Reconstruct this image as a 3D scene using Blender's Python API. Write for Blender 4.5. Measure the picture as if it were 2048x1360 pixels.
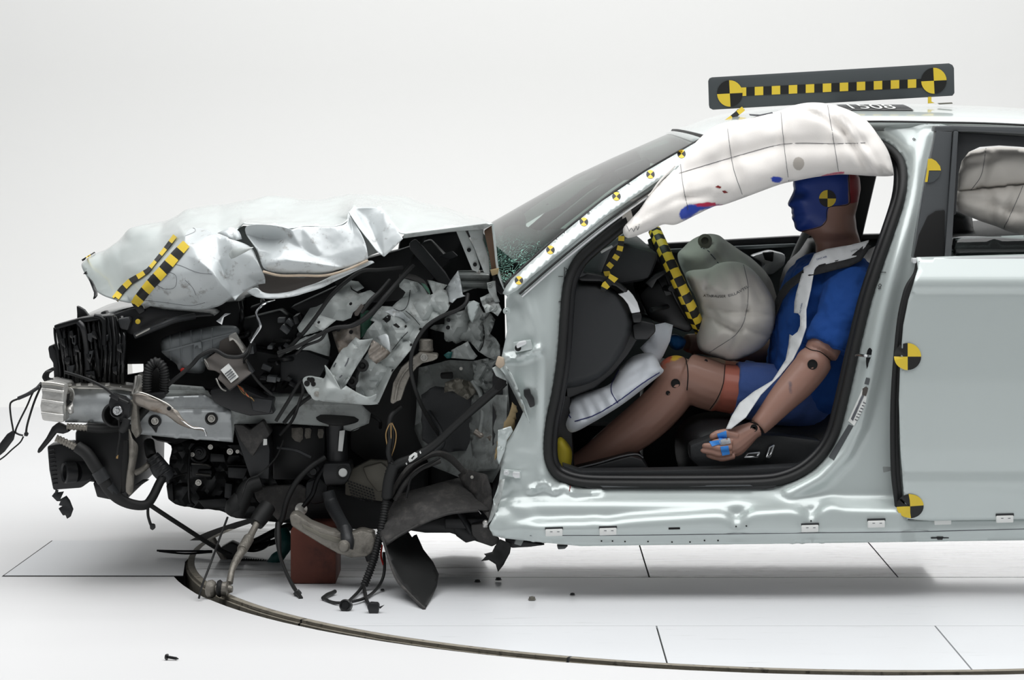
import bpy, bmesh, math, random
import numpy as np
from mathutils import Vector, Matrix, noise as mn
from mathutils.geometry import delaunay_2d_cdt
from mathutils.bvhtree import BVHTree

for o in list(bpy.data.objects):
    bpy.data.objects.remove(o)
SC = bpy.context.scene
COL = SC.collection
rnd = random.Random(7)

# ------------------------------------------------------------------ camera
FPX, CX, HY, HC, D0 = 5760.0, 1024.0, 250.0, 1.323, 8.0
cam = bpy.data.cameras.new('camera')
camo = bpy.data.objects.new('camera', cam)
COL.objects.link(camo)
camo.location = (0, -D0, HC)
camo.rotation_euler = (math.pi / 2, 0, 0)
cam.sensor_width = 36
cam.lens = FPX / 2048 * 36
cam.shift_y = -(680 - HY) / 2048
cam.clip_end = 100
SC.camera = camo

# ------------------------------------------------------------------ light
SC.view_settings.view_transform = 'Standard'
SC.view_settings.look = 'None'
SC.view_settings.gamma = 1
SC.view_settings.exposure = 0.0
SC.view_settings.use_curve_mapping = False
w = bpy.data.worlds.new('studio_air')
SC.world = w
w.use_nodes = True
w.node_tree.nodes['Background'].inputs[0].default_value = (0.93, 0.96, 1, 1)
w.node_tree.nodes['Background'].inputs[1].default_value = 0.22


def area(name, loc, rot, sx, sy, power, color=(1, 1, 1)):
    l = bpy.data.lights.new(name, 'AREA')
    l.shape = 'RECTANGLE'
    l.size, l.size_y = sx, sy
    l.energy = power
    l.color = color
    o = bpy.data.objects.new(name, l)
    COL.objects.link(o)
    o.location = loc
    o.rotation_euler = rot
    return o


# the studio's overhead light bank and the strip washing the cyclorama
area('overhead_light_bank', (0.6, -0.3, 4.6), (0, 0, 0), 7.0, 5.4, 385)
area('cyclorama_wash_light', (0.3, 4.2, 5.6), (math.radians(24), 0, 0), 9.0, 1.2, 270)


# low strip lamp on the floor behind the car, skimming under it
area('low_back_strip_light', (1.2, 2.7, 0.30), (math.radians(-74), 0, 0), 3.4, 0.22, 13)


# ------------------------------------------------------------------ helpers
def W(px, py, y):
    """world point seen at photograph pixel (px, py) when it lies y metres behind the car's near side"""
    s = (D0 + y) / FPX
    return Vector(((px - CX) * s, y, HC - (py - HY) * s))


def PX(v):
    s = FPX / (D0 + v[1])
    return (CX + v[0] * s, HY - (v[2] - HC) * s)


def lin(h):
    h = h.lstrip('#')
    c = [int(h[i:i + 2], 16) / 255 for i in (0, 2, 4)]
    return tuple((x / 12.92 if x <= 0.04045 else ((x + 0.055) / 1.055) ** 2.4) for x in c) + (1,)


BASE = {}


def base_of(o):
    return BASE.get(o.name, Vector((0, 0, 0))) if o else Vector((0, 0, 0))


def thing(name, label, cat, loc, group=None):
    o = bpy.data.objects.new(name, None)
    COL.objects.link(o)
    o.location = loc
    o.empty_display_size = 0.05
    BASE[o.name] = Vector(loc)
    o['label'] = label
    o['category'] = cat
    if group:
        o['group'] = group
    return o


def tag(o, label=None, cat=None, group=None, kind=None):
    if label: o['label'] = label
    if cat: o['category'] = cat
    if group: o['group'] = group
    if kind: o['kind'] = kind
    return o


def link(name, me, mats, parent=None, smooth=35):
    """mesh in world coordinates -> object (child of parent, whose origin is subtracted)"""
    o = bpy.data.objects.new(name, me)
    COL.objects.link(o)
    if mats is not None:
        for m in (mats if isinstance(mats, (list, tuple)) else [mats]):
            me.materials.append(m)
    if smooth:
        me.polygons.foreach_set('use_smooth', [True] * len(me.polygons))
        if smooth < 180:
            me.set_sharp_from_angle(angle=math.radians(smooth))
    if parent is not None:
        b = base_of(parent)
        o.parent = parent
        BASE[o.name] = b
        me.transform(Matrix.Translation(-b))
    me.update()
    return o


def mesh(name, vs, fs):
    me = bpy.data.meshes.new(name)
    me.from_pydata([tuple(v) for v in vs], [], fs)
    me.update()
    return me


def bm2me(bm, name, fixn=True):
    if fixn:
        bmesh.ops.recalc_face_normals(bm, faces=bm.faces)
    me = bpy.data.meshes.new(name)
    bm.to_mesh(me)
    bm.free()
    return me


def mod(o, t, **kw):
    m = o.modifiers.new(t.lower(), t)
    for k, v in kw.items():
        setattr(m, k, v)
    return m


_TEX = {}


def clouds(size):
    if size not in _TEX:
        t = bpy.data.textures.new('dent_noise', 'CLOUDS')
        t.noise_scale = size
        t.noise_depth = 2
        _TEX[size] = t
    return _TEX[size]


def crom(pts, n=6, closed=False):
    P = [np.array(p, float) for p in pts]
    if len(P) < 3 and not closed:
        return [P[0] + (P[-1] - P[0]) * i / n for i in range(n + 1)]
    out = []
    m = len(P)
    rng = range(m) if closed else range(m - 1)
    for i in rng:
        p0 = P[(i - 1) % m] if closed or i > 0 else 2 * P[0] - P[1]
        p1, p2 = P[i], P[(i + 1) % m]
        p3 = P[(i + 2) % m] if closed or i + 2 < m else 2 * P[-1] - P[-2]
        for k in range(n):
            t = k / n
            out.append(0.5 * ((2 * p1) + (p2 - p0) * t + (2 * p0 - 5 * p1 + 4 * p2 - p3) * t * t
                              + (3 * p1 - p0 - 3 * p2 + p3) * t ** 3))
    if not closed:
        out.append(P[-1])
    return out


def inside(pts, poly):
    pts = np.asarray(pts, float)
    poly = np.asarray(poly, float)
    x, y = pts[:, 0], pts[:, 1]
    r = np.zeros(len(pts), bool)
    j = len(poly) - 1
    for i in range(len(poly)):
        xi, yi, xj, yj = poly[i, 0], poly[i, 1], poly[j, 0], poly[j, 1]
        c = ((yi > y) != (yj > y)) & (x < (xj - xi) * (y - yi) / (yj - yi + 1e-12) + xi)
        r ^= c
        j = i
    return r


def edist(pts, poly, closed=True):
    pts = np.asarray(pts, float)[:, :2]
    P = np.asarray(poly, float)[:, :2]
    d = np.full(len(pts), 1e9)
    n = len(P)
    for i in range(n if closed else n - 1):
        a, b = P[i], P[(i + 1) % n]
        ab = b - a
        t = np.clip(((pts - a) @ ab) / (ab @ ab + 1e-12), 0, 1)
        d = np.minimum(d, np.hypot(*(pts - (a + t[:, None] * ab)).T))
    return d


def sdist(pts, poly):
    """signed distance in pixels, positive inside"""
    d = edist(pts, poly)
    return np.where(inside(pts, poly), d, -d)


def resamp(poly, step):
    P = [np.array(p[:2], float) for p in poly]
    out = []
    for i in range(len(P)):
        a, b = P[i], P[(i + 1) % len(P)]
        n = max(1, int(round(np.hypot(*(b - a)) / step)))
        out += [a + (b - a) * k / n for k in range(n)]
    return out


def tps(ctrl, lam=0.5):
    C = np.array([c[:2] for c in ctrl], float) / 100
    v = np.array([c[2] for c in ctrl], float)
    n = len(C)

    def U(a, b):
        r2 = ((a[:, None, :] - b[None]) ** 2).sum(-1)
        return 0.5 * r2 * np.log(r2 + 1e-12)
    A = np.zeros((n + 3, n + 3))
    A[:n, :n] = U(C, C) + lam * 1e-3 * np.eye(n)
    A[:n, n] = 1
    A[:n, n + 1:] = C
    A[n:, :n] = A[:n, n:].T
    s = np.linalg.solve(A, np.concatenate([v, np.zeros(3)]))

    def f(p):
        p = np.asarray(p, float)[:, :2] / 100
        return U(p, C) @ s[:n] + s[n] + p @ s[n + 1:]
    return f


def cdt(outline, holes, step):
    loops = [resamp(outline, step)] + [resamp(h, step) for h in holes]
    vs, es = [], []
    for L in loops:
        b = len(vs)
        vs += L
        es += [(b + i, b + (i + 1) % len(L)) for i in range(len(L))]
    A = np.array(loops[0])
    x0, y0 = A.min(0)
    x1, y1 = A.max(0)
    g = []
    r = 0
    yy = y0
    while yy < y1:
        xx = x0 + (step / 2 if r % 2 else 0)
        while xx < x1:
            g.append((xx, yy))
            xx += step
        yy += step * 0.87
        r += 1
    if g:
        g = np.array(g)
        k = inside(g, A) & (edist(g, A) > step * 0.5)
        for h in loops[1:]:
            k &= ~inside(g, h) & (edist(g, h) > step * 0.5)
        vs += list(g[k])
    co, _, fc, *_ = delaunay_2d_cdt([Vector(v) for v in vs], es, [], 0, 1e-4)
    co = np.array([tuple(c) for c in co])
    F = [f for f in fc]
    ce = np.array([co[list(f)].mean(0) for f in F])
    k = inside(ce, A)
    for h in loops[1:]:
        k &= ~inside(ce, h)
    F = [f if _ccw(co, f) else tuple(reversed(f)) for f, q in zip(F, k) if q]
    return co, F


def _ccw(co, f):
    a, b, c = co[f[0]], co[f[1]], co[f[2]]
    return (b[0] - a[0]) * (c[1] - a[1]) - (b[1] - a[1]) * (c[0] - a[0]) > 0


def crump(co, amp, scale, seed=0, ridged=True):
    """crumple relief, metres"""
    out = np.zeros(len(co))
    for i, (x, y) in enumerate(co[:, :2]):
        p = Vector((x / scale + seed * 17.3, y / scale, seed * 3.1))
        a = mn.noise(p)
        b = mn.noise(p * 2.3)
        out[i] = ((1 - abs(a) * 2.4) + 0.45 * (1 - abs(b) * 2.4) - 0.6) if ridged else a + 0.4 * b
    return out * amp


def R(name, outline, depth, mat, parent=None, holes=(), step=12, thick=0.0015, smooth=40, noise=None, extra=None,
      curve=False):
    """sheet with real relief: outline in photo pixels, depth (number, control points or function) in metres"""
    if curve:
        outline = crom(outline, 5, True)
    co, F = cdt(outline, holes, step)
    if callable(depth):
        y = depth(co)
    elif isinstance(depth, (list, tuple)):
        y = tps(depth)(co)
    else:
        y = np.full(len(co), float(depth))
    if noise:
        y = y + crump(co, *noise)
    if extra:
        y = y + extra(co)
    me = mesh(name, [W(c[0], c[1], d) for c, d in zip(co, y)], F)
    o = link(name, me, mat, parent, smooth)
    if thick:
        mod(o, 'SOLIDIFY', thickness=thick, offset=-1)
    return o


def K(name, outline, y0, bulge, width, mat, parent=None, step=10, curve=True, noise=None, extra=None, backk=0.6,
      smooth=180, tilt=None, power=0.5):
    """inflated closed body from an outline: front and back bulge away from the mid surface"""
    if curve:
        outline = crom(outline, 5, True)
    co, F = cdt(outline, (), step)
    d = edist(co, resamp(outline, step))
    h = np.clip(1 - (1 - np.clip(d / width, 0, 1)) ** 2, 0, 1) ** power
    ym = tps(y0)(co) if isinstance(y0, (list, tuple)) else np.full(len(co), float(y0))
    nz = crump(co, *noise) if noise else 0
    if extra is not None:
        nz = nz + extra(co)
    front = ym - bulge * h + nz * (h > 0)
    back = ym + bulge * backk * h
    n = len(co)
    vs = [W(c[0], c[1], f) for c, f in zip(co, front)]
    idx = {}
    for i in range(n):
        if d[i] < 1e-3:
            idx[i] = i
        else:
            idx[i] = len(vs)
            # the back keeps the front's x and z so that the body is a true solid
            p = W(co[i][0], co[i][1], ym[i])
            vs.append(Vector((p.x, back[i], p.z)))
    fs = list(F) + [tuple(idx[i] for i in reversed(f)) for f in F]
    bm = bmesh.new()
    bm.from_mesh(mesh(name, vs, fs))
    bmesh.ops.recalc_face_normals(bm, faces=bm.faces)
    me = bm2me(bm, name, False)
    return link(name, me, mat, parent, smooth)


def sweep(bm, pts, rad, seg=8, cap=True, flat=None):
    """round (or oval) tube through world points"""
    P = [Vector(p) for p in pts]
    n = len(P)
    rad = list(rad) if isinstance(rad, (list, tuple, np.ndarray)) else [rad] * n
    up = Vector((0, 1, 0)) if abs((P[-1] - P[0]).normalized().y) < 0.9 else Vector((1, 0, 0))
    rings = []
    T0 = None
    N = None
    for i in range(n):
        t = (P[min(i + 1, n - 1)] - P[max(i - 1, 0)])
        t = t.normalized() if t.length > 1e-9 else T0
        if N is None:
            N = (up - t * up.dot(t)).normalized()
        else:
            N = (N - t * N.dot(t))
            N = N.normalized() if N.length > 1e-6 else up
        B = t.cross(N)
        T0 = t
        r = rad[i]
        ra, rb = (r if isinstance(r, (tuple, list)) else (r, r * (flat or 1)))
        rings.append([bm.verts.new(P[i] + N * ra * math.cos(a) + B * rb * math.sin(a))
                      for a in [2 * math.pi * k / seg for k in range(seg)]])
    for a, b in zip(rings, rings[1:]):
        for k in range(seg):
            bm.faces.new((a[k], a[(k + 1) % seg], b[(k + 1) % seg], b[k]))
    if cap:
        bm.faces.new(rings[0][::-1])
        bm.faces.new(rings[-1])


def T(name, pts, r, mat, parent=None, seg=8, n=6, corr=0, wob=0, smooth=60, flat=None, closed=False):
    """tube, hose or wire through (px, py, y) points"""
    Q = crom(pts, n, closed) if n > 1 else [np.array(p, float) for p in pts]
    if closed:
        Q.append(Q[0])
    P = [W(*q[:3]) for q in Q]
    if wob:
        P = [p + Vector((mn.noise(p * 9), mn.noise(p * 9 + Vector((5, 0, 0))), mn.noise(p * 9 + Vector((0, 7, 0))))) * wob
             for p in P]
    if isinstance(r, (list, tuple)):
        ri = np.interp(np.linspace(0, 1, len(P)), np.linspace(0, 1, len(r)), r)
    else:
        ri = np.full(len(P), r)
    if corr:
        # corrugated conduit: resample evenly and modulate
        L = np.concatenate([[0], np.cumsum([(P[i + 1] - P[i]).length for i in range(len(P) - 1)])])
        m = int(L[-1] / corr * 4)
        s = np.linspace(0, L[-1], m)
        A = np.array([tuple(p) for p in P])
        A = np.stack([np.interp(s, L, A[:, k]) for k in range(3)], 1)
        ri = np.interp(s, L, ri) * np.where(np.arange(m) % 4 < 2, 1.0, 0.8)
        P = [Vector(a) for a in A]
    bm = bmesh.new()
    sweep(bm, P, [float(q) for q in ri], seg, True, flat)
    return link(name, bm2me(bm, name), mat, parent, smooth)


def X(name, outline, y0, y1, mat, parent=None, bev=0.002, holes=(), smooth=30, curve=False):
    """solid plate or casting: outline at depth y0 (number or control points), running back to y1"""
    if curve:
        outline = crom(outline, 4, True)
    if holes or len(outline) > 4:
        loops = [list(outline)] + [list(h) for h in holes]
        vs, es = [], []
        for L in loops:
            b = len(vs)
            vs += L
            es += [(b + i, b + (i + 1) % len(L)) for i in range(len(L))]
        co, _, fc, *_ = delaunay_2d_cdt([Vector(v[:2]) for v in vs], es, [], 0, 1e-4)
        co = np.array([tuple(c) for c in co])
        F = []
        for f in fc:
            c = co[list(f)].mean(0)[None]
            if inside(c, outline)[0] and not any(inside(c, h)[0] for h in holes):
                F.append(tuple(f) if _ccw(co, f) else tuple(reversed(f)))
    else:
        co = np.array([o[:2] for o in outline], float)
        F = [tuple(range(len(co)))]
    ya = tps(y0)(co) if isinstance(y0, (list, tuple)) else np.full(len(co), float(y0))
    dy = (y1 - float(np.mean(ya)))
    vs = [W(c[0], c[1], a) for c, a in zip(co, ya)]
    n = len(vs)
    vs += [Vector((v.x, v.y + dy, v.z)) for v in vs]
    fs = [tuple(f) for f in F] + [tuple(n + i for i in reversed(f)) for f in F]
    cnt = {}
    for f in F:
        for a, b in zip(f, f[1:] + f[:1]):
            cnt[(a, b)] = 1
    for (a, b) in cnt:
        if (b, a) not in cnt:
            fs.append((a, n + a, n + b, b))
    bm = bmesh.new()
    bm.from_mesh(mesh(name, vs, fs))
    bmesh.ops.dissolve_limit(bm, angle_limit=0.01, verts=bm.verts, edges=bm.edges)
    if bev:
        es = [e for e in bm.edges if len(e.link_faces) == 2 and e.calc_face_angle(0) > 0.5]
        try:
            bmesh.ops.bevel(bm, geom=es, offset=bev, segments=2, profile=0.5, affect='EDGES', clamp_overlap=True)
        except Exception:
            pass
    return link(name, bm2me(bm, name), mat, parent, smooth)


def lathe(bm, prof, origin, axis, seg=20):
    """prof: list of (radius, distance along axis)"""
    axis = Vector(axis).normalized()
    q = Vector((0, 0, 1)).rotation_difference(axis)
    rings = []
    for r, t in prof:
        rings.append([bm.verts.new(Vector(origin) + q @ Vector((r * math.cos(a), r * math.sin(a), t)))
                      for a in [2 * math.pi * k / seg for k in range(seg)]])
    for a, b in zip(rings, rings[1:]):
        for k in range(seg):
            bm.faces.new((a[k], a[(k + 1) % seg], b[(k + 1) % seg], b[k]))
    bm.faces.new(rings[0][::-1])
    bm.faces.new(rings[-1])


def C(name, px, py, y, prof, mat, parent=None, axis=(0, -1, 0), seg=20, smooth=35):
    bm = bmesh.new()
    lathe(bm, prof, W(px, py, y), axis, seg)
    return link(name, bm2me(bm, name), mat, parent, smooth)


def bolt(px, py, y, r, mat, parent, name='bolt', axis=(0, -1, 0)):
    """washer with a hexagon head"""
    bm = bmesh.new()
    o = W(px, py, y)
    lathe(bm, [(r, -.002), (r, .002), (r * .92, .003)], o, axis, 16)
    lathe(bm, [(r * .62, .002), (r * .62, r * .6), (r * .5, r * .72), (r * .3, r * .72), (r * .28, r * .45)], o, axis, 6)
    return link(name, bm2me(bm, name), mat, parent, 30)


def box(name, px, py, y, sx, sy, sz, mat, parent=None, rot=(0, 0, 0), bev=0.003):
    bm = bmesh.new()
    bmesh.ops.create_cube(bm, size=1)
    bmesh.ops.scale(bm, vec=(sx, sy, sz), verts=bm.verts)
    if bev:
        bmesh.ops.bevel(bm, geom=bm.edges[:], offset=bev, segments=2, profile=0.5, affect='EDGES', clamp_overlap=True)
    from mathutils import Euler
    bm.transform(Matrix.Translation(W(px, py, y)) @ Euler(rot).to_matrix().to_4x4())
    return link(name, bm2me(bm, name), mat, parent, 30)


def S(name, pts, outline, creases, mat, parent=None, thick=0.0015, sub=2, crease=0.75, edge=1.0, dent=None, back=None,
      smooth=180):
    """crumpled sheet metal: named vertices (px, py, y), outline and crease polylines; smooth panels between sharp folds"""
    keys = list(pts)
    ix = {k: i for i, k in enumerate(keys)}
    co = [Vector(pts[k][:2]) for k in keys]
    es = [(ix[a], ix[b]) for a, b in zip(outline, outline[1:] + outline[:1])]
    ce = []
    for c in creases:
        ce += [(ix[a], ix[b]) for a, b in zip(c, c[1:])]
    c2, e2, fc, vo, *_ = delaunay_2d_cdt(co, es + ce, [], 0, 1e-5)
    P2 = np.array([tuple(c) for c in c2])
    ys = []
    known = [(pts[k][0], pts[k][1], pts[k][2]) for k in keys]
    for i, o in enumerate(vo):
        if o:
            ys.append(pts[keys[o[0]]][2])
        else:
            j = min(range(len(known)), key=lambda q: (known[q][0] - P2[i, 0]) ** 2 + (known[q][1] - P2[i, 1]) ** 2)
            ys.append(known[j][2])
    poly = [pts[k][:2] for k in outline]
    F = []
    for f in fc:
        if inside(P2[list(f)].mean(0)[None], poly)[0]:
            F.append(tuple(f) if _ccw(P2, f) else tuple(reversed(f)))
    vs = [W(p[0], p[1], y) for p, y in zip(P2, ys)]
    new = {}
    for i, o in enumerate(vo):
        for q in o:
            new[q] = i
    extra = []
    if back:
        chain, yb, dz = back
        ids = [new[ix[k]] for k in chain]
        nb = []
        for i in ids:
            v = vs[i]
            vs.append(Vector((v.x + 0.01, yb, v.z + dz)))
            nb.append(len(vs) - 1)
        for (a, b), (c, d) in zip(zip(ids, ids[1:]), zip(nb, nb[1:])):
            extra.append((a, b, d, c))
    bm = bmesh.new()
    bm.from_mesh(mesh(name, vs, F + extra))
    bmesh.ops.recalc_face_normals(bm, faces=bm.faces)
    bm.verts.ensure_lookup_table()
    cl = bm.edges.layers.float.new('crease_edge')
    cset = {tuple(sorted((new[a], new[b]))) for a, b in ce}
    for e in bm.edges:
        k = tuple(sorted((e.verts[0].index, e.verts[1].index)))
        e[cl] = edge if len(e.link_faces) < 2 else (crease if k in cset else 0)
    # make the sheet face the near side
    if sum(f.normal.y * f.calc_area() for f in bm.faces) > 0:
        bmesh.ops.reverse_faces(bm, faces=bm.faces)
    o = link(name, bm2me(bm, name, False), mat, parent, smooth)
    if sub:
        mod(o, 'SUBSURF', levels=sub, render_levels=sub)
    if dent:
        m = mod(o, 'DISPLACE', strength=dent[0], mid_level=0.5)
        m.texture = clouds(dent[1])
        m.texture_coords = 'GLOBAL'
    if thick:
        mod(o, 'SOLIDIFY', thickness=thick, offset=-1)
    return o


_BVH = {}


def bvh(o):
    if o.name not in _BVH:
        dg = bpy.context.evaluated_depsgraph_get()
        dg.update()
        e = o.evaluated_get(dg)
        me = e.to_mesh()
        b = base_of(o)
        _BVH[o.name] = BVHTree.FromPolygons([v.co + b for v in me.vertices], [p.vertices[:] for p in me.polygons])
        e.to_mesh_clear()
    return _BVH[o.name]


CAMP = Vector((0, -D0, HC))


def on(objs, px, py, off=0.001, y=0.1):
    """the point of a surface under a photo pixel, lifted off it slightly"""
    d = (W(px, py, 0) - CAMP).normalized()
    best = None
    for o in (objs if isinstance(objs, (list, tuple)) else [objs]):
        h = bvh(o).ray_cast(CAMP, d)
        if h[0] is not None and (best is None or h[3] < best[3]):
            best = h
    if best is None:
        return None
    n = best[1] if best[1].dot(d) < 0 else -best[1]
    return best[0] + n * off


def decal(name, objs, outline, mat, parent, step=6, off=0.0015, holes=(), y=0.1):
    """thin film stuck on a surface, following its relief"""
    co, F = cdt(outline, holes, step)
    P = [on(objs, c[0], c[1], off) for c in co]
    ok = [p for p in P if p is not None]
    if not ok:
        return None
    for i, p in enumerate(P):
        if p is None:
            j = min((k for k in range(len(P)) if P[k] is not None), key=lambda k: (co[k] - co[i]) @ (co[k] - co[i]))
            P[i] = W(co[i][0], co[i][1], P[j].y)
    return link(name, mesh(name, P, F), mat, parent, 60)


def ring(px, py, rx, ry=None, n=24, a0=0, a1=360, rot=0):
    ry = ry or rx
    c, s = math.cos(math.radians(rot)), math.sin(math.radians(rot))
    out = []
    for k in range(n + (0 if abs(a1 - a0) >= 360 else 1)):
        a = math.radians(a0 + (a1 - a0) * k / n)
        x, y = rx * math.cos(a), ry * math.sin(a)
        out.append((px + x * c - y * s, py + x * s + y * c))
    return out


def sticker(objs, px, py, r, parent, rot=0, off=0.002, ry=None, first=0, name='target_sticker'):
    """round quartered target: yellow and black quadrants in one film"""
    ry = ry or r
    n = 7
    vs2, fs, mi = [(px, py)], [], []
    for q in range(4):
        ring_ = ring(px, py, r, ry, n, q * 90, q * 90 + 90, rot)
        half = ring(px, py, r * .5, ry * .5, n, q * 90, q * 90 + 90, rot)
        b = len(vs2)
        vs2 += half + ring_
        for k in range(n):
            fs.append((0, b + k, b + k + 1)); mi.append((q + first) % 2)
            fs.append((b + k, b + n + 1 + k, b + n + 2 + k, b + k + 1)); mi.append((q + first) % 2)
    P = [on(objs, *v, off) for v in vs2]
    ys = [p.y for p in P if p is not None]
    if not ys:
        return None
    P = [p if p is not None else W(*v, float(np.median(ys))) for p, v in zip(P, vs2)]
    o = link(name, mesh(name, P, fs), [M['yellow'], M['black_print']], parent, 60)
    o.data.polygons.foreach_set('material_index', mi)
    return o


def strip(name, objs, path, wid, n, parent, first=0, off=0.0015, mats=None, rows=1, sub=2, y=None, nx=3):
    """tape of alternating yellow and black squares stuck on a surface (or hanging at depth y)"""
    Q = np.array(path, float)
    L = np.concatenate([[0], np.cumsum(np.hypot(*np.diff(Q[:, :2], axis=0).T))])
    m = n * sub
    s = np.linspace(0, L[-1], m + 1)
    P = np.stack([np.interp(s, L, Q[:, k]) for k in range(Q.shape[1])], 1)
    tg = np.gradient(P[:, :2], axis=0)
    nr = np.stack([-tg[:, 1], tg[:, 0]], 1) / (np.hypot(*tg.T)[:, None] + 1e-9)
    wd = np.interp(np.linspace(0, 1, m + 1), np.linspace(0, 1, len(wid)), wid) if isinstance(wid, (list, tuple)) else np.full(m + 1, wid)
    vs, fs, mi = [], [], []
    cols = rows * nx
    for i in range(m + 1):
        for j in range(cols + 1):
            c = P[i, :2] + nr[i] * wd[i] * (j / cols - 0.5)
            if y is None and Q.shape[1] == 2:
                p = on(objs, c[0], c[1], off)
                if p is None:
                    p = W(c[0], c[1], vs[-1].y if vs else 0.3)
            else:
                p = W(c[0], c[1], P[i, 2] if Q.shape[1] > 2 else y)
            vs.append(p)
    for i in range(m):
        for j in range(cols):
            a = i * (cols + 1) + j
            fs.append((a, a + 1, a + cols + 2, a + cols + 1))
            mi.append((i // sub + j // nx + first) % 2)
    o = link(name, mesh(name, vs, fs), mats or [M['yellow'], M['black_print']], parent, 60)
    o.data.polygons.foreach_set('material_index', mi)
    return o


def paint(o, name, poly, soft=None):
    """store how far each vertex lies inside a painted patch, for the material to threshold"""
    me = o.data
    b = base_of(o)
    co = np.array([PX(v.co + b) for v in me.vertices])
    front = np.array([v.co.y for v in me.vertices])
    d = sdist(co, poly)
    at = me.attributes.get(name) or me.attributes.new(name, 'FLOAT', 'POINT')
    at.data.foreach_set('value', d.astype(np.float32))


# ------------------------------------------------------------------ materials
M = {}


def material(key, color, rough=0.5, metal=0.0, coat=0.0, var=0.06, vscale=14.0, bump=0.0, bscale=120.0, spec=0.5,
             dirt=None, paints=(), sheen=0.0, name=None, flakes=False):
    m = bpy.data.materials.new(name or key)
    m.use_nodes = True
    nt = m.node_tree
    N, L = nt.nodes, nt.links
    bs = N['Principled BSDF']
    c = lin(color) if isinstance(color, str) else color
    bs.inputs['Roughness'].default_value = rough
    bs.inputs['Metallic'].default_value = metal
    bs.inputs['Coat Weight'].default_value = coat
    bs.inputs['Coat Roughness'].default_value = 0.06
    bs.inputs['Specular IOR Level'].default_value = spec
    bs.inputs['Sheen Weight'].default_value = sheen
    tc = N.new('ShaderNodeTexCoord')
    nz = N.new('ShaderNodeTexNoise')
    nz.inputs['Scale'].default_value = vscale
    nz.inputs['Detail'].default_value = 5
    L.new(tc.outputs['Object'], nz.inputs['Vector'])
    mx = N.new('ShaderNodeMix')
    mx.data_type = 'RGBA'
    mx.inputs[6].default_value = tuple(max(0, q * (1 - var)) for q in c[:3]) + (1,)
    mx.inputs[7].default_value = tuple(min(1, q * (1 + var)) for q in c[:3]) + (1,)
    L.new(nz.outputs['Fac'], mx.inputs[0])
    out = mx.outputs[2]
    if dirt:
        dc, dscale, lo, hi = dirt
        n2 = N.new('ShaderNodeTexNoise')
        n2.inputs['Scale'].default_value = dscale
        n2.inputs['Detail'].default_value = 8
        n2.inputs['Roughness'].default_value = 0.68
        L.new(tc.outputs['Object'], n2.inputs['Vector'])
        mr = N.new('ShaderNodeMapRange')
        mr.inputs[1].default_value = lo
        mr.inputs[2].default_value = hi
        L.new(n2.outputs['Fac'], mr.inputs[0])
        m2 = N.new('ShaderNodeMix')
        m2.data_type = 'RGBA'
        m2.inputs[7].default_value = lin(dc)
        L.new(out, m2.inputs[6])
        L.new(mr.outputs[0], m2.inputs[0])
        out = m2.outputs[2]
    for at, pc, wob in paints:
        an = N.new('ShaderNodeAttribute')
        an.attribute_name = at
        n3 = N.new('ShaderNodeTexNoise')
        n3.inputs['Scale'].default_value = 60
        n3.inputs['Detail'].default_value = 4
        L.new(tc.outputs['Object'], n3.inputs['Vector'])
        ad = N.new('ShaderNodeMath')
        ad.operation = 'MULTIPLY_ADD'
        L.new(n3.outputs['Fac'], ad.inputs[0])
        ad.inputs[1].default_value = -2 * wob
        L.new(an.outputs['Fac'], ad.inputs[2])
        mr = N.new('ShaderNodeMapRange')
        mr.inputs[1].default_value = -wob - 0.6
        mr.inputs[2].default_value = -wob + 0.6 + wob * 0.6
        L.new(ad.outputs[0], mr.inputs[0])
        m2 = N.new('ShaderNodeMix')
        m2.data_type = 'RGBA'
        m2.inputs[7].default_value = lin(pc)
        L.new(out, m2.inputs[6])
        L.new(mr.outputs[0], m2.inputs[0])
        out = m2.outputs[2]
    L.new(out, bs.inputs['Base Color'])
    if bump:
        nb = N.new('ShaderNodeTexNoise')
        nb.inputs['Scale'].default_value = bscale
        nb.inputs['Detail'].default_value = 3
        L.new(tc.outputs['Object'], nb.inputs['Vector'])
        bp = N.new('ShaderNodeBump')
        bp.inputs['Strength'].default_value = bump
        bp.inputs['Distance'].default_value = 0.004
        L.new(nb.outputs['Fac'], bp.inputs['Height'])
        L.new(bp.outputs[0], bs.inputs['Normal'])
    M[key] = m
    return m


material('paint', '#c2cbc9', 0.40, 0.3, 1.0, 0.03, 3)
material('paint_scuffed', '#c6cccd', 0.38, 0.1, 0.4, 0.05, 8, 0.12, 30, dirt=('#7d7a76', 26, 0.56, 0.72))
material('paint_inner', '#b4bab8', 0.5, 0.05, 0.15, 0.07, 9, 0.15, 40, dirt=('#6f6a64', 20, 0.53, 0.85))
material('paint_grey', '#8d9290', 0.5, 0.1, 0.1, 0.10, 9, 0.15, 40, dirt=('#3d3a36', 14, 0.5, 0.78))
material('primer_edge', '#b9a894', 0.7, 0, 0, 0.2, 40)
material('white_floor', '#dadada', 0.5, 0, 0, 0.02, 1.3, 0.03, 20)
material('cyc_white', '#e4e4e2', 0.8, 0, 0, 0.01, 0.6)
material('floor_dirty', '#d3d5d7', 0.45, 0, 0, 0.03, 2, 0.05, 20)
material('pit_black', '#0d0d0d', 0.9)
material('rim_board', '#8b8578', 0.85, 0, 0, 0.25, 40, 0.3, 80, dirt=('#3a3630', 30, 0.55, 0.7))
material('black_plastic', '#17181a', 0.42, 0, 0, 0.15, 20, 0.08, 60)
material('gloss_black', '#0e0f10', 0.16, 0, 0.3, 0.15, 20, 0.25, 40)
material('black_rubber', '#131414', 0.6, 0, 0, 0.12, 20, 0.1, 80)
material('dark_plastic', '#26282a', 0.5, 0, 0, 0.12, 14, 0.15, 160)
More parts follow.
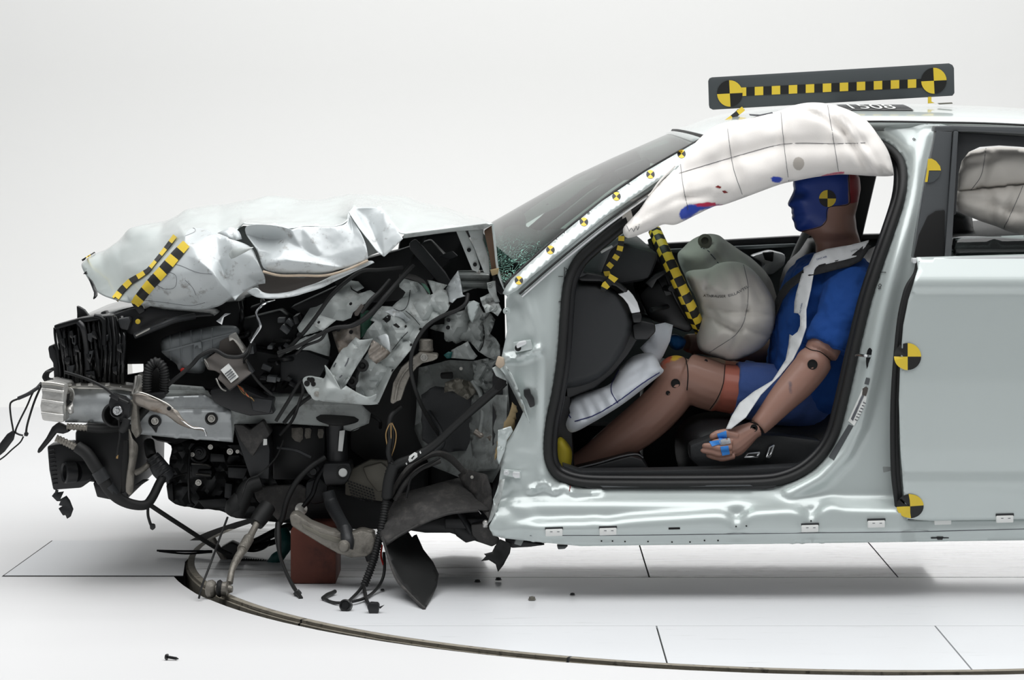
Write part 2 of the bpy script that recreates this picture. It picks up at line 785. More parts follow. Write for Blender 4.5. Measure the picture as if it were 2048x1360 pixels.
material('charcoal_panel', '#2e3032', 0.6, 0, 0, 0.06, 10, 0.12, 400)
material('trim_grey', '#4f5254', 0.38, 0, 0.2, 0.05, 10)
material('liner', '#3a3938', 0.8, 0, 0, 0.2, 14, 0.5, 90, dirt=('#5b5855', 22, 0.5, 0.75))
material('dark_metal', '#1e1f20', 0.35, 0.6, 0, 0.25, 25, 0.15, 50)
material('engine_metal', '#2b2c2d', 0.42, 0.5, 0, 0.3, 30, 0.3, 45)
material('cast_aluminium', '#8b877f', 0.5, 0.55, 0, 0.18, 20, 0.4, 160, dirt=('#4a4640', 16, 0.5, 0.75))
material('aluminium', '#a9adae', 0.42, 0.55, 0, 0.06, 9, 0.06, 60, dirt=('#7f8486', 7, 0.5, 0.8))
material('crushed_aluminium', '#c9c8c4', 0.35, 0.6, 0, 0.12, 30, 0.4, 60)
material('steel', '#b4b2ac', 0.28, 0.9, 0, 0.15, 30, 0.1, 60)
material('chrome', '#d8dadb', 0.12, 1.0, 0, 0.02)
material('silver_trim', '#e0e2e3', 0.3, 0.25, 0, 0.02)
material('worn_bracket', '#958e86', 0.42, 0.6, 0, 0.2, 30, 0.3, 60, dirt=('#7a6a5a', 20, 0.5, 0.7))
material('grey_translucent', '#868b8d', 0.42, 0, 0.1, 0.06, 10)
material('module_brown', '#4a4541', 0.55, 0.2, 0, 0.06, 12)
material('label_white', '#d9dbd8', 0.6, 0, 0, 0.02)
material('white_clip', '#e8e9e6', 0.5, 0, 0, 0.02)
material('yellow', '#e3c53a', 0.5, 0, 0, 0.04, 30)
material('black_print', '#161614', 0.5, 0, 0, 0.05, 30)
material('print_grey', '#5b5d62', 0.7)
material('print_blue', '#3a4a7a', 0.7)
material('board_grey', '#474c4e', 0.5, 0, 0, 0.06, 6)
material('foam_tan', '#958360', 0.8, 0, 0, 0.2, 30, 0.4, 60)
material('wood_red', '#5e2f22', 0.7, 0, 0, 0.35, 12, 0.25, 40, dirt=('#2a1511', 9, 0.5, 0.75))
material('teal', '#0d4a48', 0.5, 0.1, 0, 0.2, 20)
material('green_pcb', '#35614f', 0.5, 0, 0, 0.2, 30)
material('brown_card', '#55402f', 0.7, 0, 0, 0.2, 15)
material('red_plastic', '#c8281c', 0.5)
material('copper_wire', '#a5875a', 0.5, 0.4)
material('yellow_foam', '#a8981f', 0.6, 0, 0, 0.1, 20)
material('heat_shield', '#7d7a70', 0.5, 0.4, 0, 0.1, 20)
material('airbag', '#ece8e3', 0.85, 0, 0, 0.03, 10, 0.10, 500, sheen=0.2)
material('airbag_marked', '#ece8e3', 0.85, 0, 0, 0.03, 10, 0.10, 500, sheen=0.2,
         paints=(('blue_smear', '#2a49b4', 3), ('red_smear', '#c01f4c', 2), ('blue_dot', '#2546b8', 2), ('red_dot', '#c44a68', 1),
                 ('grey_patch', '#b8b2aa', 1)))
material('airbag_grey', '#c0bcb5', 0.85, 0, 0, 0.05, 10, 0.10, 500, sheen=0.2)
material('knee_airbag', '#c9ced4', 0.75, 0, 0, 0.04, 10, 0.10, 500, sheen=0.2)
material('navy_thread', '#2a2d5e', 0.8)
material('belt_white', '#dcdedf', 0.8, 0, 0, 0.04, 30, 0.2, 300)
material('belt_black', '#1b1b1d', 0.7, 0, 0, 0.1, 30, 0.2, 300)
material('skin', '#9a7567', 0.5, 0, 0.1, 0.05, 6,
         paints=(('face_blue', '#1b3a8c', 1.0), ('cap_red', '#8a1620', 1.0), ('knee_orange', '#b8583c', 8),
                 ('knee_yellow', '#d9b23a', 5), ('thigh_red', '#a9604f', 1), ('scuff', '#6d5a5c', 4)))
material('shirt_blue', '#064088', 0.9, 0, 0, 0.08, 10, 0.15, 300)
material('shorts_blue', '#35508c', 0.85, 0, 0, 0.08, 10, 0.2, 300, sheen=0.2)
material('tape_blue', '#2f80d0', 0.6, 0, 0, 0.08, 30)
material('tape_grey', '#a9acb0', 0.6, 0, 0, 0.08, 30)
material('hole_black', '#060606', 0.8)
material('leather_black', '#161719', 0.45, 0, 0, 0.1, 20, 0.2, 250)
material('grey_trim_inside', '#6f7677', 0.6, 0, 0, 0.08, 8)
material('headliner', '#8d8f8e', 0.9, 0, 0, 0.04, 20)
material('rust_red', '#7a1f1c', 0.7)


def glass(key, tint, rough, cracks=False):
    m = bpy.data.materials.new(key)
    m.use_nodes = True
    nt = m.node_tree
    N, L = nt.nodes, nt.links
    N.remove(N['Principled BSDF'])
    out = N['Material Output']
    tr = N.new('ShaderNodeBsdfTransparent')
    tr.inputs[0].default_value = tint
    gl = N.new('ShaderNodeBsdfGlossy')
    gl.inputs['Roughness'].default_value = rough
    fr = N.new('ShaderNodeFresnel')
    fr.inputs[0].default_value = 1.62
    mx = N.new('ShaderNodeMixShader')
    L.new(fr.outputs[0], mx.inputs[0])
    L.new(tr.outputs[0], mx.inputs[1])
    L.new(gl.outputs[0], mx.inputs[2])
    res = mx.outputs[0]
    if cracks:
        # shade painted into the tint, darkest at the pillar and lower edge
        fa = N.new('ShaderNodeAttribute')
        fa.attribute_name = 'edge_shade'
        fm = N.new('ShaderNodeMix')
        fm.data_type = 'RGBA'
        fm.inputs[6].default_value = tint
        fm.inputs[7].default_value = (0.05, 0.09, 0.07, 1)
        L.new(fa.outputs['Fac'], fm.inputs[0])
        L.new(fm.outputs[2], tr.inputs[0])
    if cracks:
        # fracture lines: fine cells gathered round the struck lower corner
        at = N.new('ShaderNodeAttribute')
        at.attribute_name = 'fracture'
        tc = N.new('ShaderNodeTexCoord')
        nz = N.new('ShaderNodeTexNoise')
        nz.inputs['Scale'].default_value = 9
        L.new(tc.outputs['Object'], nz.inputs['Vector'])
        vm = N.new('ShaderNodeVectorMath')
        vm.operation = 'MULTIPLY_ADD'
        L.new(nz.outputs['Color'], vm.inputs[0])
        vm.inputs[1].default_value = (.25, .25, .25)
        L.new(tc.outputs['Object'], vm.inputs[2])
        vo = N.new('ShaderNodeTexVoronoi')
        vo.feature = 'DISTANCE_TO_EDGE'
        vo.inputs['Scale'].default_value = 64
        L.new(vm.outputs[0], vo.inputs['Vector'])
        lt = N.new('ShaderNodeMath')
        lt.operation = 'MULTIPLY'
        L.new(at.outputs['Fac'], lt.inputs[0])
        lt.inputs[1].default_value = 0.032
        le = N.new('ShaderNodeMath')
        le.operation = 'LESS_THAN'
        L.new(vo.outputs['Distance'], le.inputs[0])
        L.new(lt.outputs[0], le.inputs[1])
        df = N.new('ShaderNodeBsdfDiffuse')
        df.inputs[0].default_value = lin('#8fc2b2')
        m2 = N.new('ShaderNodeMixShader')
        L.new(le.outputs[0], m2.inputs[0])
        L.new(res, m2.inputs[1])
        L.new(df.outputs[0], m2.inputs[2])
        res = m2.outputs[0]
    L.new(res, out.inputs[0])
    M[key] = m


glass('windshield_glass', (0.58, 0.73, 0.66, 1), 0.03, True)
glass('door_glass', (0.55, 0.62, 0.60, 1), 0.02)

# ------------------------------------------------------------------ the studio: floor with a round pit, cyclorama, turntable
TC, TR = Vector((0.965, 0.9, 0)), 1.955      # turntable centre and radius


def studio():
    # floor: annulus between the pit edge and a rectangle; then the cove and the back wall in one sweep
    xs = [-9, 9]
    n = 160
    bm = bmesh.new()
    rr = TR + 0.042
    inner, outer = [], []
    for k in range(n):
        a = 2 * math.pi * k / n
        d = Vector((math.cos(a), math.sin(a), 0))
        wob = 0.004 * mn.noise(d * 14)
        gap = TR + .022 + .034 * max(0, -math.cos(a)) + wob
        inner.append(bm.verts.new(TC + d * gap))
        s = min(6 / max(abs(d.x), 1e-6), 4.6 / max(abs(d.y), 1e-6))
        outer.append(bm.verts.new(TC + d * s))
    for k in range(n):
        j = (k + 1) % n
        bm.faces.new((inner[k], outer[k], outer[j], inner[j]))
    fl = link('floor', bm2me(bm, 'floor'), M['white_floor'], None, 30)
    tag(fl, kind='structure')
    pit = [v.co.copy() for v in fl.data.vertices][::2]
    pv = pit + [p - Vector((0, 0, .3)) for p in pit]
    o = link('trim_4', mesh('trim_4', pv, [(k, (k + 1) % n, n + (k + 1) % n, n + k) for k in range(n)]), M['pit_black'], None, 60)
    tag(o, kind='structure')
    # outer strips of floor up to the camera and the sides
    x0, x1, y0, y1 = TC.x - 6, TC.x + 6, TC.y - 4.6, TC.y + 4.6
    bm = bmesh.new()

    def quad(a, b, c, d):
        bm.faces.new([bm.verts.new((p[0], p[1], 0)) for p in (a, b, c, d)])
    quad((-12, -14), (12, -14), (12, y0), (-12, y0))
    quad((-12, y0), (x0, y0), (x0, y1), (-12, y1))
    quad((x1, y0), (12, y0), (12, y1), (x1, y1))
    o = link('floor', bm2me(bm, 'floor'), M['white_floor'], None, 30)
    tag(o, kind='structure')
    # cove and wall
    prof = [(y1, 0)]
    rc = 1.6
    for k in range(1, 17):
        a = math.pi / 2 * k / 16
        prof.append((y1 + rc * math.sin(a), rc - rc * math.cos(a)))
    prof.append((y1 + rc, 7))
    vs, fs = [], []
    for (y, z) in prof:
        vs += [(-12, y, z), (12, y, z)]
    for i in range(len(prof) - 1):
        fs.append((2 * i, 2 * i + 1, 2 * i + 3, 2 * i + 2))
    o = link('wall_back', mesh('wall_back', vs, fs), M['cyc_white'], None, 60)
    tag(o, kind='structure')
    bm = bmesh.new()
    lathe(bm, [(rr + .05, -0.30), (rr + .05, -0.29)], TC, (0, 0, 1), 64)
    o = link('trim_1', bm2me(bm, 'trim_1'), M['pit_black'], None, 30)
    tag(o, kind='structure')


studio()


def streaky(key, color, dcol, lo, hi, scale):
    m = material(key, color, 0.4, 0, 0.15, 0.03, 2, 0.05, 20)
    nt = m.node_tree
    N, L = nt.nodes, nt.links
    bs = N['Principled BSDF']
    old = bs.inputs['Base Color'].links[0].from_socket
    tc = N.new('ShaderNodeTexCoord')
    mp = N.new('ShaderNodeMapping')
    mp.inputs['Scale'].default_value = scale
    mp.inputs['Rotation'].default_value = (0, 0, 0.06)
    L.new(tc.outputs['Object'], mp.inputs[0])
    nz = N.new('ShaderNodeTexNoise')
    nz.inputs['Scale'].default_value = 1
    nz.inputs['Detail'].default_value = 9
    nz.inputs['Roughness'].default_value = 0.7
    L.new(mp.outputs[0], nz.inputs['Vector'])
    mr = N.new('ShaderNodeMapRange')
    mr.inputs[1].default_value = lo
    mr.inputs[2].default_value = hi
    L.new(nz.outputs['Fac'], mr.inputs[0])
    mx = N.new('ShaderNodeMix')
    mx.data_type = 'RGBA'
    mx.inputs[7].default_value = lin(dcol)
    L.new(old, mx.inputs[6])
    L.new(mr.outputs[0], mx.inputs[0])
    L.new(mx.outputs[2], bs.inputs['Base Color'])
    return m


streaky('plate_clean', '#e1e3e5', '#b9bbbb', 0.60, 0.75, (3, 22, 1))
streaky('plate_worn', '#dcdddd', '#5b5853', 0.50, 0.68, (3.2, 17, 1))


def turntable():
    t = thing('turntable', 'round white turntable of bolted plates set in the studio floor under the car', 'turntable',
              (TC.x, TC.y, 0))
    top = 0.005

    def clip(poly, ax, lim, keep_less):
        out = []
        for a, b in zip(poly, poly[1:] + poly[:1]):
            ia = (a[ax] <= lim) == keep_less
            ib = (b[ax] <= lim) == keep_less
            if ia:
                out.append(a)
            if ia != ib:
                k = (lim - a[ax]) / (b[ax] - a[ax])
                out.append((a[0] + (b[0] - a[0]) * k, a[1] + (b[1] - a[1]) * k))
        return out
    circ = [(TC.x + (TR - .02) * math.cos(2 * math.pi * k / 240), TC.y + (TR - .02) * math.sin(2 * math.pi * k / 240))
            for k in range(240)]
    g = 0.0022
    rows = [(-9, -.42, [.38, 1.113], 'plate_clean'), (-.42, .39, [], 'plate_clean'), (.39, 1.5, [.40, 1.125], 'plate_worn'),
            (1.5, 9, [.40, 1.125], 'plate_worn')]
    for y0, y1, cuts, mk in rows:
        xs = [-9] + cuts + [9]
        for x0, x1 in zip(xs, xs[1:]):
            p = circ
            for ax, lim, less in ((0, x0 + g, False), (0, x1 - g, True), (1, y0 + g * (2.5 if y0 == .39 else .6), False), (1, y1 - g * .6, True)):
                p = clip(p, ax, lim, less)
            if len(p) < 3:
                continue
            bm = bmesh.new()
            a = [bm.verts.new((q[0], q[1], top)) for q in p]
            b = [bm.verts.new((q[0], q[1], top - .02)) for q in p]
            bm.faces.new(a)
            for i in range(len(a)):
                j = (i + 1) % len(a)
                bm.faces.new((a[i], b[i], b[j], a[j]))
            link('floor_plate', bm2me(bm, 'floor_plate'), M[mk], t, 30)
    bm = bmesh.new()
    lathe(bm, [(TR - .03, -.2), (TR - .03, top - .006)], TC, (0, 0, 1), 160)
    link('turntable_core', bm2me(bm, 'turntable_core'), M['pit_black'], t, 60)

    def band(a0, a1, z0, z1, r0, r1, mk):
        n = int((a1 - a0) / 1.5)
        bm = bmesh.new()
        prev = None
        for k in range(n + 1):
            a = math.radians(a0 + (a1 - a0) * k / n)
            d = Vector((math.cos(a), math.sin(a), 0))
            wz = 0.0022 * mn.noise(d * 16) + (0.002 * mn.noise(d * 60))
            cur = [bm.verts.new(TC + d * r0 + Vector((0, 0, z1))), bm.verts.new(TC + d * r1 + Vector((0, 0, z1 - .001))),
                   bm.verts.new(TC + d * (r1 + wz * .6) + Vector((0, 0, z0 + wz)))]
            if prev:
                for i in range(2):
                    bm.faces.new((prev[i], prev[i + 1], cur[i + 1], cur[i]))
            prev = cur
        link('edge_band', bm2me(bm, 'edge_band'), M[mk], t, 40)
    cuts = [165, 218.6, 245, 283, 318, 380]
    for a0, a1 in zip(cuts, cuts[1:]):
        band(a0 + .12, a1 - .12, -.004, top, TR - .019, TR, 'rim_board')
        band(a0 + .12, a1 - .12, -.05, -.005, TR - .001, TR + .006, 'rim_board')


turntable()

# cover plate let into the floor at the left of the pit
bm = bmesh.new()
p = [(-1.49, .45), (-.965, .45), (-.99, .72), (-.965, 1.16), (-1.46, 1.16)]
a = [bm.verts.new((x, y, .0016)) for x, y in p]
bm.faces.new(a)
b_ = [bm.verts.new((x, y, 0)) for x, y in p]
for i in range(len(p)):
    j = (i + 1) % len(p)
    bm.faces.new((a[i], b_[i], b_[j], a[j]))
tag(link('trim_2', bm2me(bm, 'trim_2'), M['floor_dirty'], None, 30), kind='structure')
bm = bmesh.new()
q = [(x + (-.005 if x < -1.4 else 0), y + (.004 if y > .8 else -.014 if y < .5 else 0), .0006) for x, y in p]
bm.faces.new([bm.verts.new(v) for v in q])
tag(link('trim_3', bm2me(bm, 'trim_3'), M['pit_black'], None, 30), kind='structure')

# ------------------------------------------------------------------ the car
CAR = thing('car', 'wrecked pale silver sedan, front end torn open and driver door gone', 'car', (0.6, 0.93, 0.15))

SEAL = [(1600, 262), (1700, 266), (1762, 280), (1800, 308), (1813, 345), (1808, 400), (1786, 470), (1765, 530), (1742, 600),
        (1722, 680), (1704, 760), (1690, 820), (1676, 870), (1652, 912), (1615, 946), (1572, 966), (1520, 974), (1400, 976),
        (1260, 976), (1170, 974), (1122, 962), (1098, 940), (1089, 905), (1092, 850), (1104, 790), (1115, 720), (1121, 640),
        (1126, 580), (1135, 545), (1155, 510), (1200, 470), (1250, 430), (1320, 380), (1400, 322), (1480, 280)]

side_outline = [(1012, 600), (1020, 578), (1060, 545), (1110, 505), (1210, 424), (1320, 350), (1420, 292), (1500, 254), (1600, 243),
                (1740, 241), (1868, 246), (1895, 252), (1866, 500), (1836, 556), (1820, 620), (1812, 760), (1814, 1040), (2100, 1036),
                (2460, 1034), (2460, 1074), (2048, 1080), (1800, 1084), (1500, 1088), (1300, 1090), (1160, 1092), (1060, 1082), (1010, 1076), (986, 1070), (978, 1052),
                (990, 1030), (986, 1000), (996, 972), (1004, 930), (1010, 890), (1028, 862), (1040, 838), (1050, 815), (1030, 780), (1012, 752), (1000, 738),
                (1006, 700), (1014, 664), (1012, 630)]


def bump1(v, c, w_):
    return np.exp(-((v - c) / w_) ** 2)


def side_depth(co):
    x, y = co[:, 0], co[:, 1]
    # general planes: hinge pillar, sill, door pillar, roof rail
    base = tps([(1010, 590, .10), (1000, 750, .085), (1000, 900, .085), (1000, 1060, .06), (1090, 700, .085), (1060, 850, .085),
                (1110, 540, .13), (1300, 370, .25), (1450, 275, .31), (1600, 250, .31), (1740, 250, .32), (1860, 260, .30),
                (1840, 500, .13), (1790, 650, .10), (1770, 850, .085), (1760, 980, .075), (1400, 1000, .06), (1200, 1000, .06),
                (1600, 1000, .065), (1400, 1090, .06), (1100, 1090, .06), (2000, 1090, .05), (2300, 1060, .05), (2300, 1000, .05)])(co)
    ds = edist(co, crom(SEAL, 4, True))
    # inward roll of the flange towards the weatherstrip
    base += .026 * np.exp(-(ds / 16) ** 2)
    # raised shoulder along the door pillar
    px = np.array([(1850, 270), (1834, 330), (1812, 430), (1786, 540), (1762, 640), (1740, 750), (1716, 850), (1690, 905),
                   (1640, 955), (1580, 985)], float)
    base -= .022 * np.exp(-(edist(co, px, False) / 16) ** 2)
    # pressed rib of the hinge pillar
    rb = np.array([(1046, 586), (1058, 622), (1074, 668), (1082, 720), (1084, 800), (1082, 880), (1086, 950)], float)
    base -= .016 * np.exp(-(edist(co, rb, False) / 10) ** 2)
    base -= .02 * np.exp(-(edist(co, np.array([(1018, 716), (1050, 712), (1076, 700)], float), False) / 7) ** 2)
    # sill: top shelf, bright ledge with dents, flange below
    sill = 1 / (1 + np.exp(-(y - 1003) / 5.0))
    base -= .030 * sill * (y < 1200)
    dent = (26 * bump1(x, 1474, 22) + 30 * bump1(x, 1622, 26) + 10 * bump1(x, 1200, 40) - 7 * bump1(x, 1190, 20)
            - 14 * bump1(x, 1660, 22))
    ly = np.interp(x, [980, 1100, 1250, 1450, 1600, 1700, 1800, 2000], [1046, 1044, 1036, 1024, 1014, 1012, 1014, 1014])
    led = 1 / (1 + np.exp(-(y - ly - .55 * dent) / 4.0))
    fade = np.clip((x - 1000) / 80, 0, 1) * np.clip((1830 - x) / 30, 0, 1)
    base -= .036 * led * fade
    base += .012 * fade * (bump1(x, 1474, 16) + 1.2 * bump1(x, 1622, 18)) * bump1(y, 1040, 26)
    low = 1 / (1 + np.exp(-(y - 1068) / 2.5))
    base += .012 * low
    # crumpled front corner
    fr = np.clip((1090 - x) / 90, 0, 1)
    nz = np.array([mn.noise(Vector((a / 42, b / 55, 3))) for a, b in co])
    nz2 = np.array([1 - 2.2 * abs(mn.noise(Vector((a / 60, b / 34, 9)))) for a, b in co])
    base += fr * (.022 * nz + .012 * nz2 * bump1(y, 975, 60))
    base += .02 * fr * bump1(y, 820, 30)
    zig = np.array([(1060, 980), (1090, 966), (1110, 982), (1128, 972), (1150, 988), (1200, 984)], float)
    base -= .014 * np.exp(-(edist(co, zig, False) / 6) ** 2)
    return base


BODY = R('body_side', side_outline, side_depth, M['paint'], CAR, holes=[crom(SEAL, 4, True)], step=6.5, thick=.003, smooth=60)

# weatherstrip: a fat black seal round the opening, and the sill trim inside it
seal_pts = [(x, y, float(side_depth(np.array([[x, y]], float))[0]) + .0) for x, y in SEAL]
cx_, cy_ = 1450, 640


def inset(pts, d):
    P = np.array([p[:2] for p in pts], float)
    n = len(P)
    out = []
    for i in range(n):
        t = P[(i + 1) % n] - P[i - 1]
        t /= np.hypot(*t)
        out.append((P[i][0] - t[1] * d, P[i][1] + t[0] * d) + tuple(pts[i][2:]))
    return out


sp = inset(seal_pts, 7)
T('door_seal', [(x, y, d - .004) for x, y, d in sp], 0.0125, M['black_rubber'], CAR, 12, 5, closed=True)
T('inner_seal', [(x, y, d + .05) for x, y, d in inset(seal_pts, 17)], 0.013, M['black_plastic'], CAR, 10, 5, closed=True)

# inner tub behind the opening: liner ring so that no daylight shows past the seal
R('pillar_lining', crom(inset(seal_pts, -6), 4, True), lambda co: side_depth(co) + .09, M['black_plastic'], CAR,
  holes=[crom(inset(seal_pts, 26), 4, True)], step=14, thick=.004)

# lower seal run and scuff plate on the sill
X('sill_plate', [(1160, 968), (1560, 966), (1548, 976), (1530, 979), (1190, 979), (1172, 976)], .076, .14, M['black_plastic'], CAR, .003)
X('sill_strip', [(1200, 971.5), (1500, 969.5), (1506, 972.5), (1206, 975)], .071, .12, M['trim_grey'], CAR, .001)
X('sill_carpet_trim', [(1125, 930), (1160, 942), (1300, 941), (1500, 937), (1600, 932), (1640, 912), (1600, 958), (1540, 966),
                       (1170, 966), (1128, 955)], .16, .24, M['dark_plastic'], CAR, .004)

# front pillar outer skin with its marker row
pil_out = [(1006, 588), (1014, 573), (1024, 560), (1108, 484), (1204, 405), (1292, 345), (1404, 280), (1470, 246), (1510, 240),
           (1520, 252), (1480, 268), (1420, 300), (1318, 361), (1212, 434), (1112, 514), (1060, 557), (1036, 580), (1014, 592)]
pc = np.array([(1010, 582), (1066, 532), (1158, 455), (1250, 384), (1350, 322), (1440, 268), (1515, 245)], float)


def pil_depth(co):
    b = tps([(1006, 590, .115), (1110, 500, .15), (1210, 420, .20), (1310, 355, .255), (1420, 292, .30), (1515, 246, .315)])(co)
    s = np.clip(np.interp(co[:, 0], pc[:, 0], pc[:, 1]) - co[:, 1], -40, 40)
    return b - .036 + .010 * (edist(co, pc, False) / 22) ** 2 + .0009 * s


PILLAR = R('front_pillar', pil_out, pil_depth, M['paint'], CAR, step=7, thick=.004, smooth=60)
pl = [(1036, 584), (1112, 518), (1212, 438), (1318, 365), (1420, 303), (1510, 256)]
T('pillar_seal', [(x + 3, y + 4, float(pil_depth(np.array([[x, y]], float))[0]) + .004) for x, y in pl], .0035, M['black_rubber'], CAR, 6)
T('pillar_bead', [(x + 7, y + 9, float(pil_depth(np.array([[x, y]], float))[0]) + .012) for x, y in pl], .004, M['silver_trim'], CAR, 6)
T('windshield_seal', [(1010, 575, .125), (1022, 558, .125), (1107, 482, .155), (1203, 403, .205), (1291, 343, .26), (1404, 278, .31)],
  .006, M['black_rubber'], CAR, 6)

for i, (x, y) in enumerate([(1038, 561), (1101, 500), (1168, 444), (1233, 393), (1301, 349), (1363, 308)]):
    sticker(PILLAR, x, y, 8.5, CAR, rot=50 - i, first=0, name='marker_sticker', off=.001)

# roof
def roof():
    vs, fs = [], []
    nx, ny = 36, 20
    zx = lambda px: np.interp(px, [1400, 1470, 1560, 1700, 1900, 2048, 2460], [283, 258, 246, 241.5, 242, 247, 275])
    for i in range(nx + 1):
        px = 1395 + (2460 - 1395) * i / nx
        e = W(px, float(zx(px)), .30)
        for j in range(ny + 1):
            t = j / ny
            y = .30 + 1.27 * t
            cr = (4 * t * (1 - t)) ** .75
            zc = .054 * np.interp(px, [1395, 1480, 1700, 2460], [.45, .8, 1.0, 1.0])
            lead = .05 * cr * np.clip((1500 - px) / 105, 0, 1)
            vs.append((e.x - lead, y, e.z + zc * cr))
    for i in range(nx):
        for j in range(ny):
            a = i * (ny + 1) + j
            fs.append((a, a + ny + 1, a + ny + 2, a + 1))
    o = link('roof', mesh('roof', vs, fs), M['paint'], CAR, 60)
    mod(o, 'SOLIDIFY', thickness=.02, offset=-1)
    return o


ROOF = roof()
T('roof_drip_seal', [(1500, 252, .292), (1600, 246.5, .292), (1740, 243, .292), (1870, 244.5, .292), (2048, 250, .292), (2460, 277, .292)], .0035, M['black_rubber'], CAR, 6)
R('roof_rail', [(1520, 254), (1740, 245), (1868, 247), (2048, 252), (2048, 262), (1866, 256), (1800, 262), (1740, 262), (1600, 262), (1500, 276)],
  .315, M['paint_grey'], CAR, step=12)

# windshield
def shield():
    near = [(1012, 568, .14), (1107, 484, .165), (1203, 405, .215), (1291, 346, .27), (1408, 275, .33)]
    mid = [W(925, 478, .93), W(1060, 401, .93), W(1150, 351, .93), W(1228, 315, .93), W(1350, 262.5, .93)]
    nn = [W(*p) for p in near]
    m, n = 24, 40
    vs, fs, fr, ft = [], [], [], []
    for i in range(m + 1):
        s = i / m * 4
        k = min(3, int(s))
        A = nn[k].lerp(nn[k + 1], s - k)
        Cn = mid[k].lerp(mid[k + 1], s - k)
        B = Vector((A.x, 1.86 - A.y, A.z))
        M0 = (A + B) / 2
        for j in range(n + 1):
            t = j / n
            p = A.lerp(B, t) + (Cn - M0) * (4 * t * (1 - t)) ** .9
            vs.append(p)
            q = PX(p)
            ft.append(min(1, 1.15 * math.exp(-(t / .055) ** 1.3) + .75 * math.exp(-(i / m / .10) ** 2)))  # painted shade, strongest along the near and lower edges
            fr.append(max(0, 1 - math.hypot((q[0] - 1020) / 110, (q[1] - 560) / 100)) ** .7 + .03 * max(0, 1 - math.hypot((q[0] - 1080) / 200, (q[1] - 500) / 120)))
    for i in range(m):
        for j in range(n):
            a = i * (n + 1) + j
            fs.append((a, a + 1, a + n + 2, a + n + 1))
    me = mesh('windshield', vs, fs)
    at = me.attributes.new('fracture', 'FLOAT', 'POINT')
    at.data.foreach_set('value', fr)
    at = me.attributes.new('edge_shade', 'FLOAT', 'POINT')
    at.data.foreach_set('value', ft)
    if me.polygons[len(me.polygons) // 2].normal.z < 0:
        me.flip_normals()
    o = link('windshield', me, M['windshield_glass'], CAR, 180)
    bm = bmesh.new()
    sweep(bm, vs[m * (n + 1):], .008, 6)
    link('header_seal', bm2me(bm, 'header_seal'), M['black_rubber'], CAR)
    bm = bmesh.new()
    sweep(bm, [vs[i * (n + 1) + n] for i in range(m + 1)], .022, 8)
    link('far_pillar', bm2me(bm, 'far_pillar'), M['black_plastic'], CAR)
    bm = bmesh.new()
    sweep(bm, [v + Vector((.03, 0, -.02)) for v in vs[:n + 1]], .02, 8)
    link('cowl', bm2me(bm, 'cowl'), M['black_plastic'], CAR)
    # two small fixings seen on the glass
    for px, py in ((1234, 317), (1095, 408)):
        pass
    return o


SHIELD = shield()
box('glass_tag', 1234, 317, .93, .016, .01, .006, M['black_plastic'], CAR, (0, -.45, 0), .001)
box('glass_tag', 1095, 409, .8, .008, .006, .004, M['black_plastic'], CAR, (0, -.5, 0), .001)

# ------------------------------------------------------------------ rear door
DOOR = R('rear_door', [(1832, 518), (1835, 540), (1828, 562), (1816, 600), (1806, 650), (1800, 720), (1797, 800), (1800, 900), (1806, 980),
                       (1812, 1036), (1860, 1040), (2100, 1036), (2420, 1032), (2420, 506), (2048, 512), (1900, 516)],
         lambda co: np.interp(co[:, 1], [505, 522, 566, 574, 580, 640, 760, 900, 945, 960, 1040],
                              [.048, .036, .004, .000, .010, .006, .004, .010, .016, .012, .022]),
         M['paint'], CAR, step=9, thick=.012, smooth=50)
# the drip shadow line on the shoulder is the pressed crease of the skin
T('door_edge_seal', [(1838, 522, .03), (1832, 548, .03), (1818, 570, .03), (1810, 592, .028), (1800, 640, .026), (1792, 720, .024), (1787, 800, .022),
                     (1786, 880, .022), (1788, 950, .022), (1794, 1000, .024), (1797, 1030, .024)], .0085, M['black_rubber'], CAR, 8, 5)
X('door_shut_strip', [(1832, 545), (1838, 552), (1822, 600), (1812, 650), (1803, 720), (1798, 800), (1798, 880), (1801, 950), (1809, 1032),
                      (1797, 1030), (1788, 950), (1785, 880), (1786, 800), (1791, 720), (1800, 640), (1812, 585)], .018, .06, M['black_rubber'], CAR, .002)
X('belt_molding', [(1826, 517), (2048, 511), (2420, 503), (2420, 512), (2048, 520.5), (1826, 527)], .026, .07, M['silver_trim'], DOOR, .003)
X('pillar_cover', [(1872, 261), (1905, 263), (1890, 514), (1826, 516), (1838, 440), (1854, 350)], .07, .12, M['trim_grey'], DOOR, .004)
X('pillar_glass_panel', [(1856, 432), (1872, 422), (1890, 420), (1889, 512), (1828, 514), (1838, 470)], .064, .09, M['hole_black'], DOOR, .003)
X('window_frame', [(1870, 252), (1905, 251), (2048, 254), (2420, 268), (2420, 290), (2048, 268), (1960, 264), (1908, 263), (1868, 263)], .07, .13, M['trim_grey'], DOOR, .004)
X('window_divider', [(1908, 262), (1917, 263), (1903, 514), (1889, 515)], .060, .12, M['trim_grey'], DOOR, .003)
X('inner_window_frame', [(1913, 264), (2048, 272), (2420, 296), (2420, 330), (2048, 294), (2000, 291), (1960, 294), (1938, 304), (1924, 322), (1918, 345),
                         (1912, 430), (1906, 430)], .10, .17, M['charcoal_panel'], DOOR, .004)
R('window_glass', [(1906, 476), (2048, 470), (2420, 462), (2420, 504), (2048, 512), (1900, 516)], .085, M['door_glass'], DOOR, step=20, thick=.004)
T('glass_edge', [(1904, 477, .085), (1930, 474, .085), (1990, 475, .085), (2048, 478, .085)], .002, M['silver_trim'], DOOR, 5)
OB = [DOOR, BODY]
bpy.context.view_layer.update()
sticker(DOOR, 1815, 713, 27, DOOR, rot=0, first=1, off=.004)
sticker(DOOR, 1820, 1012, 27, DOOR, rot=-4, first=1, ry=24, off=.004)
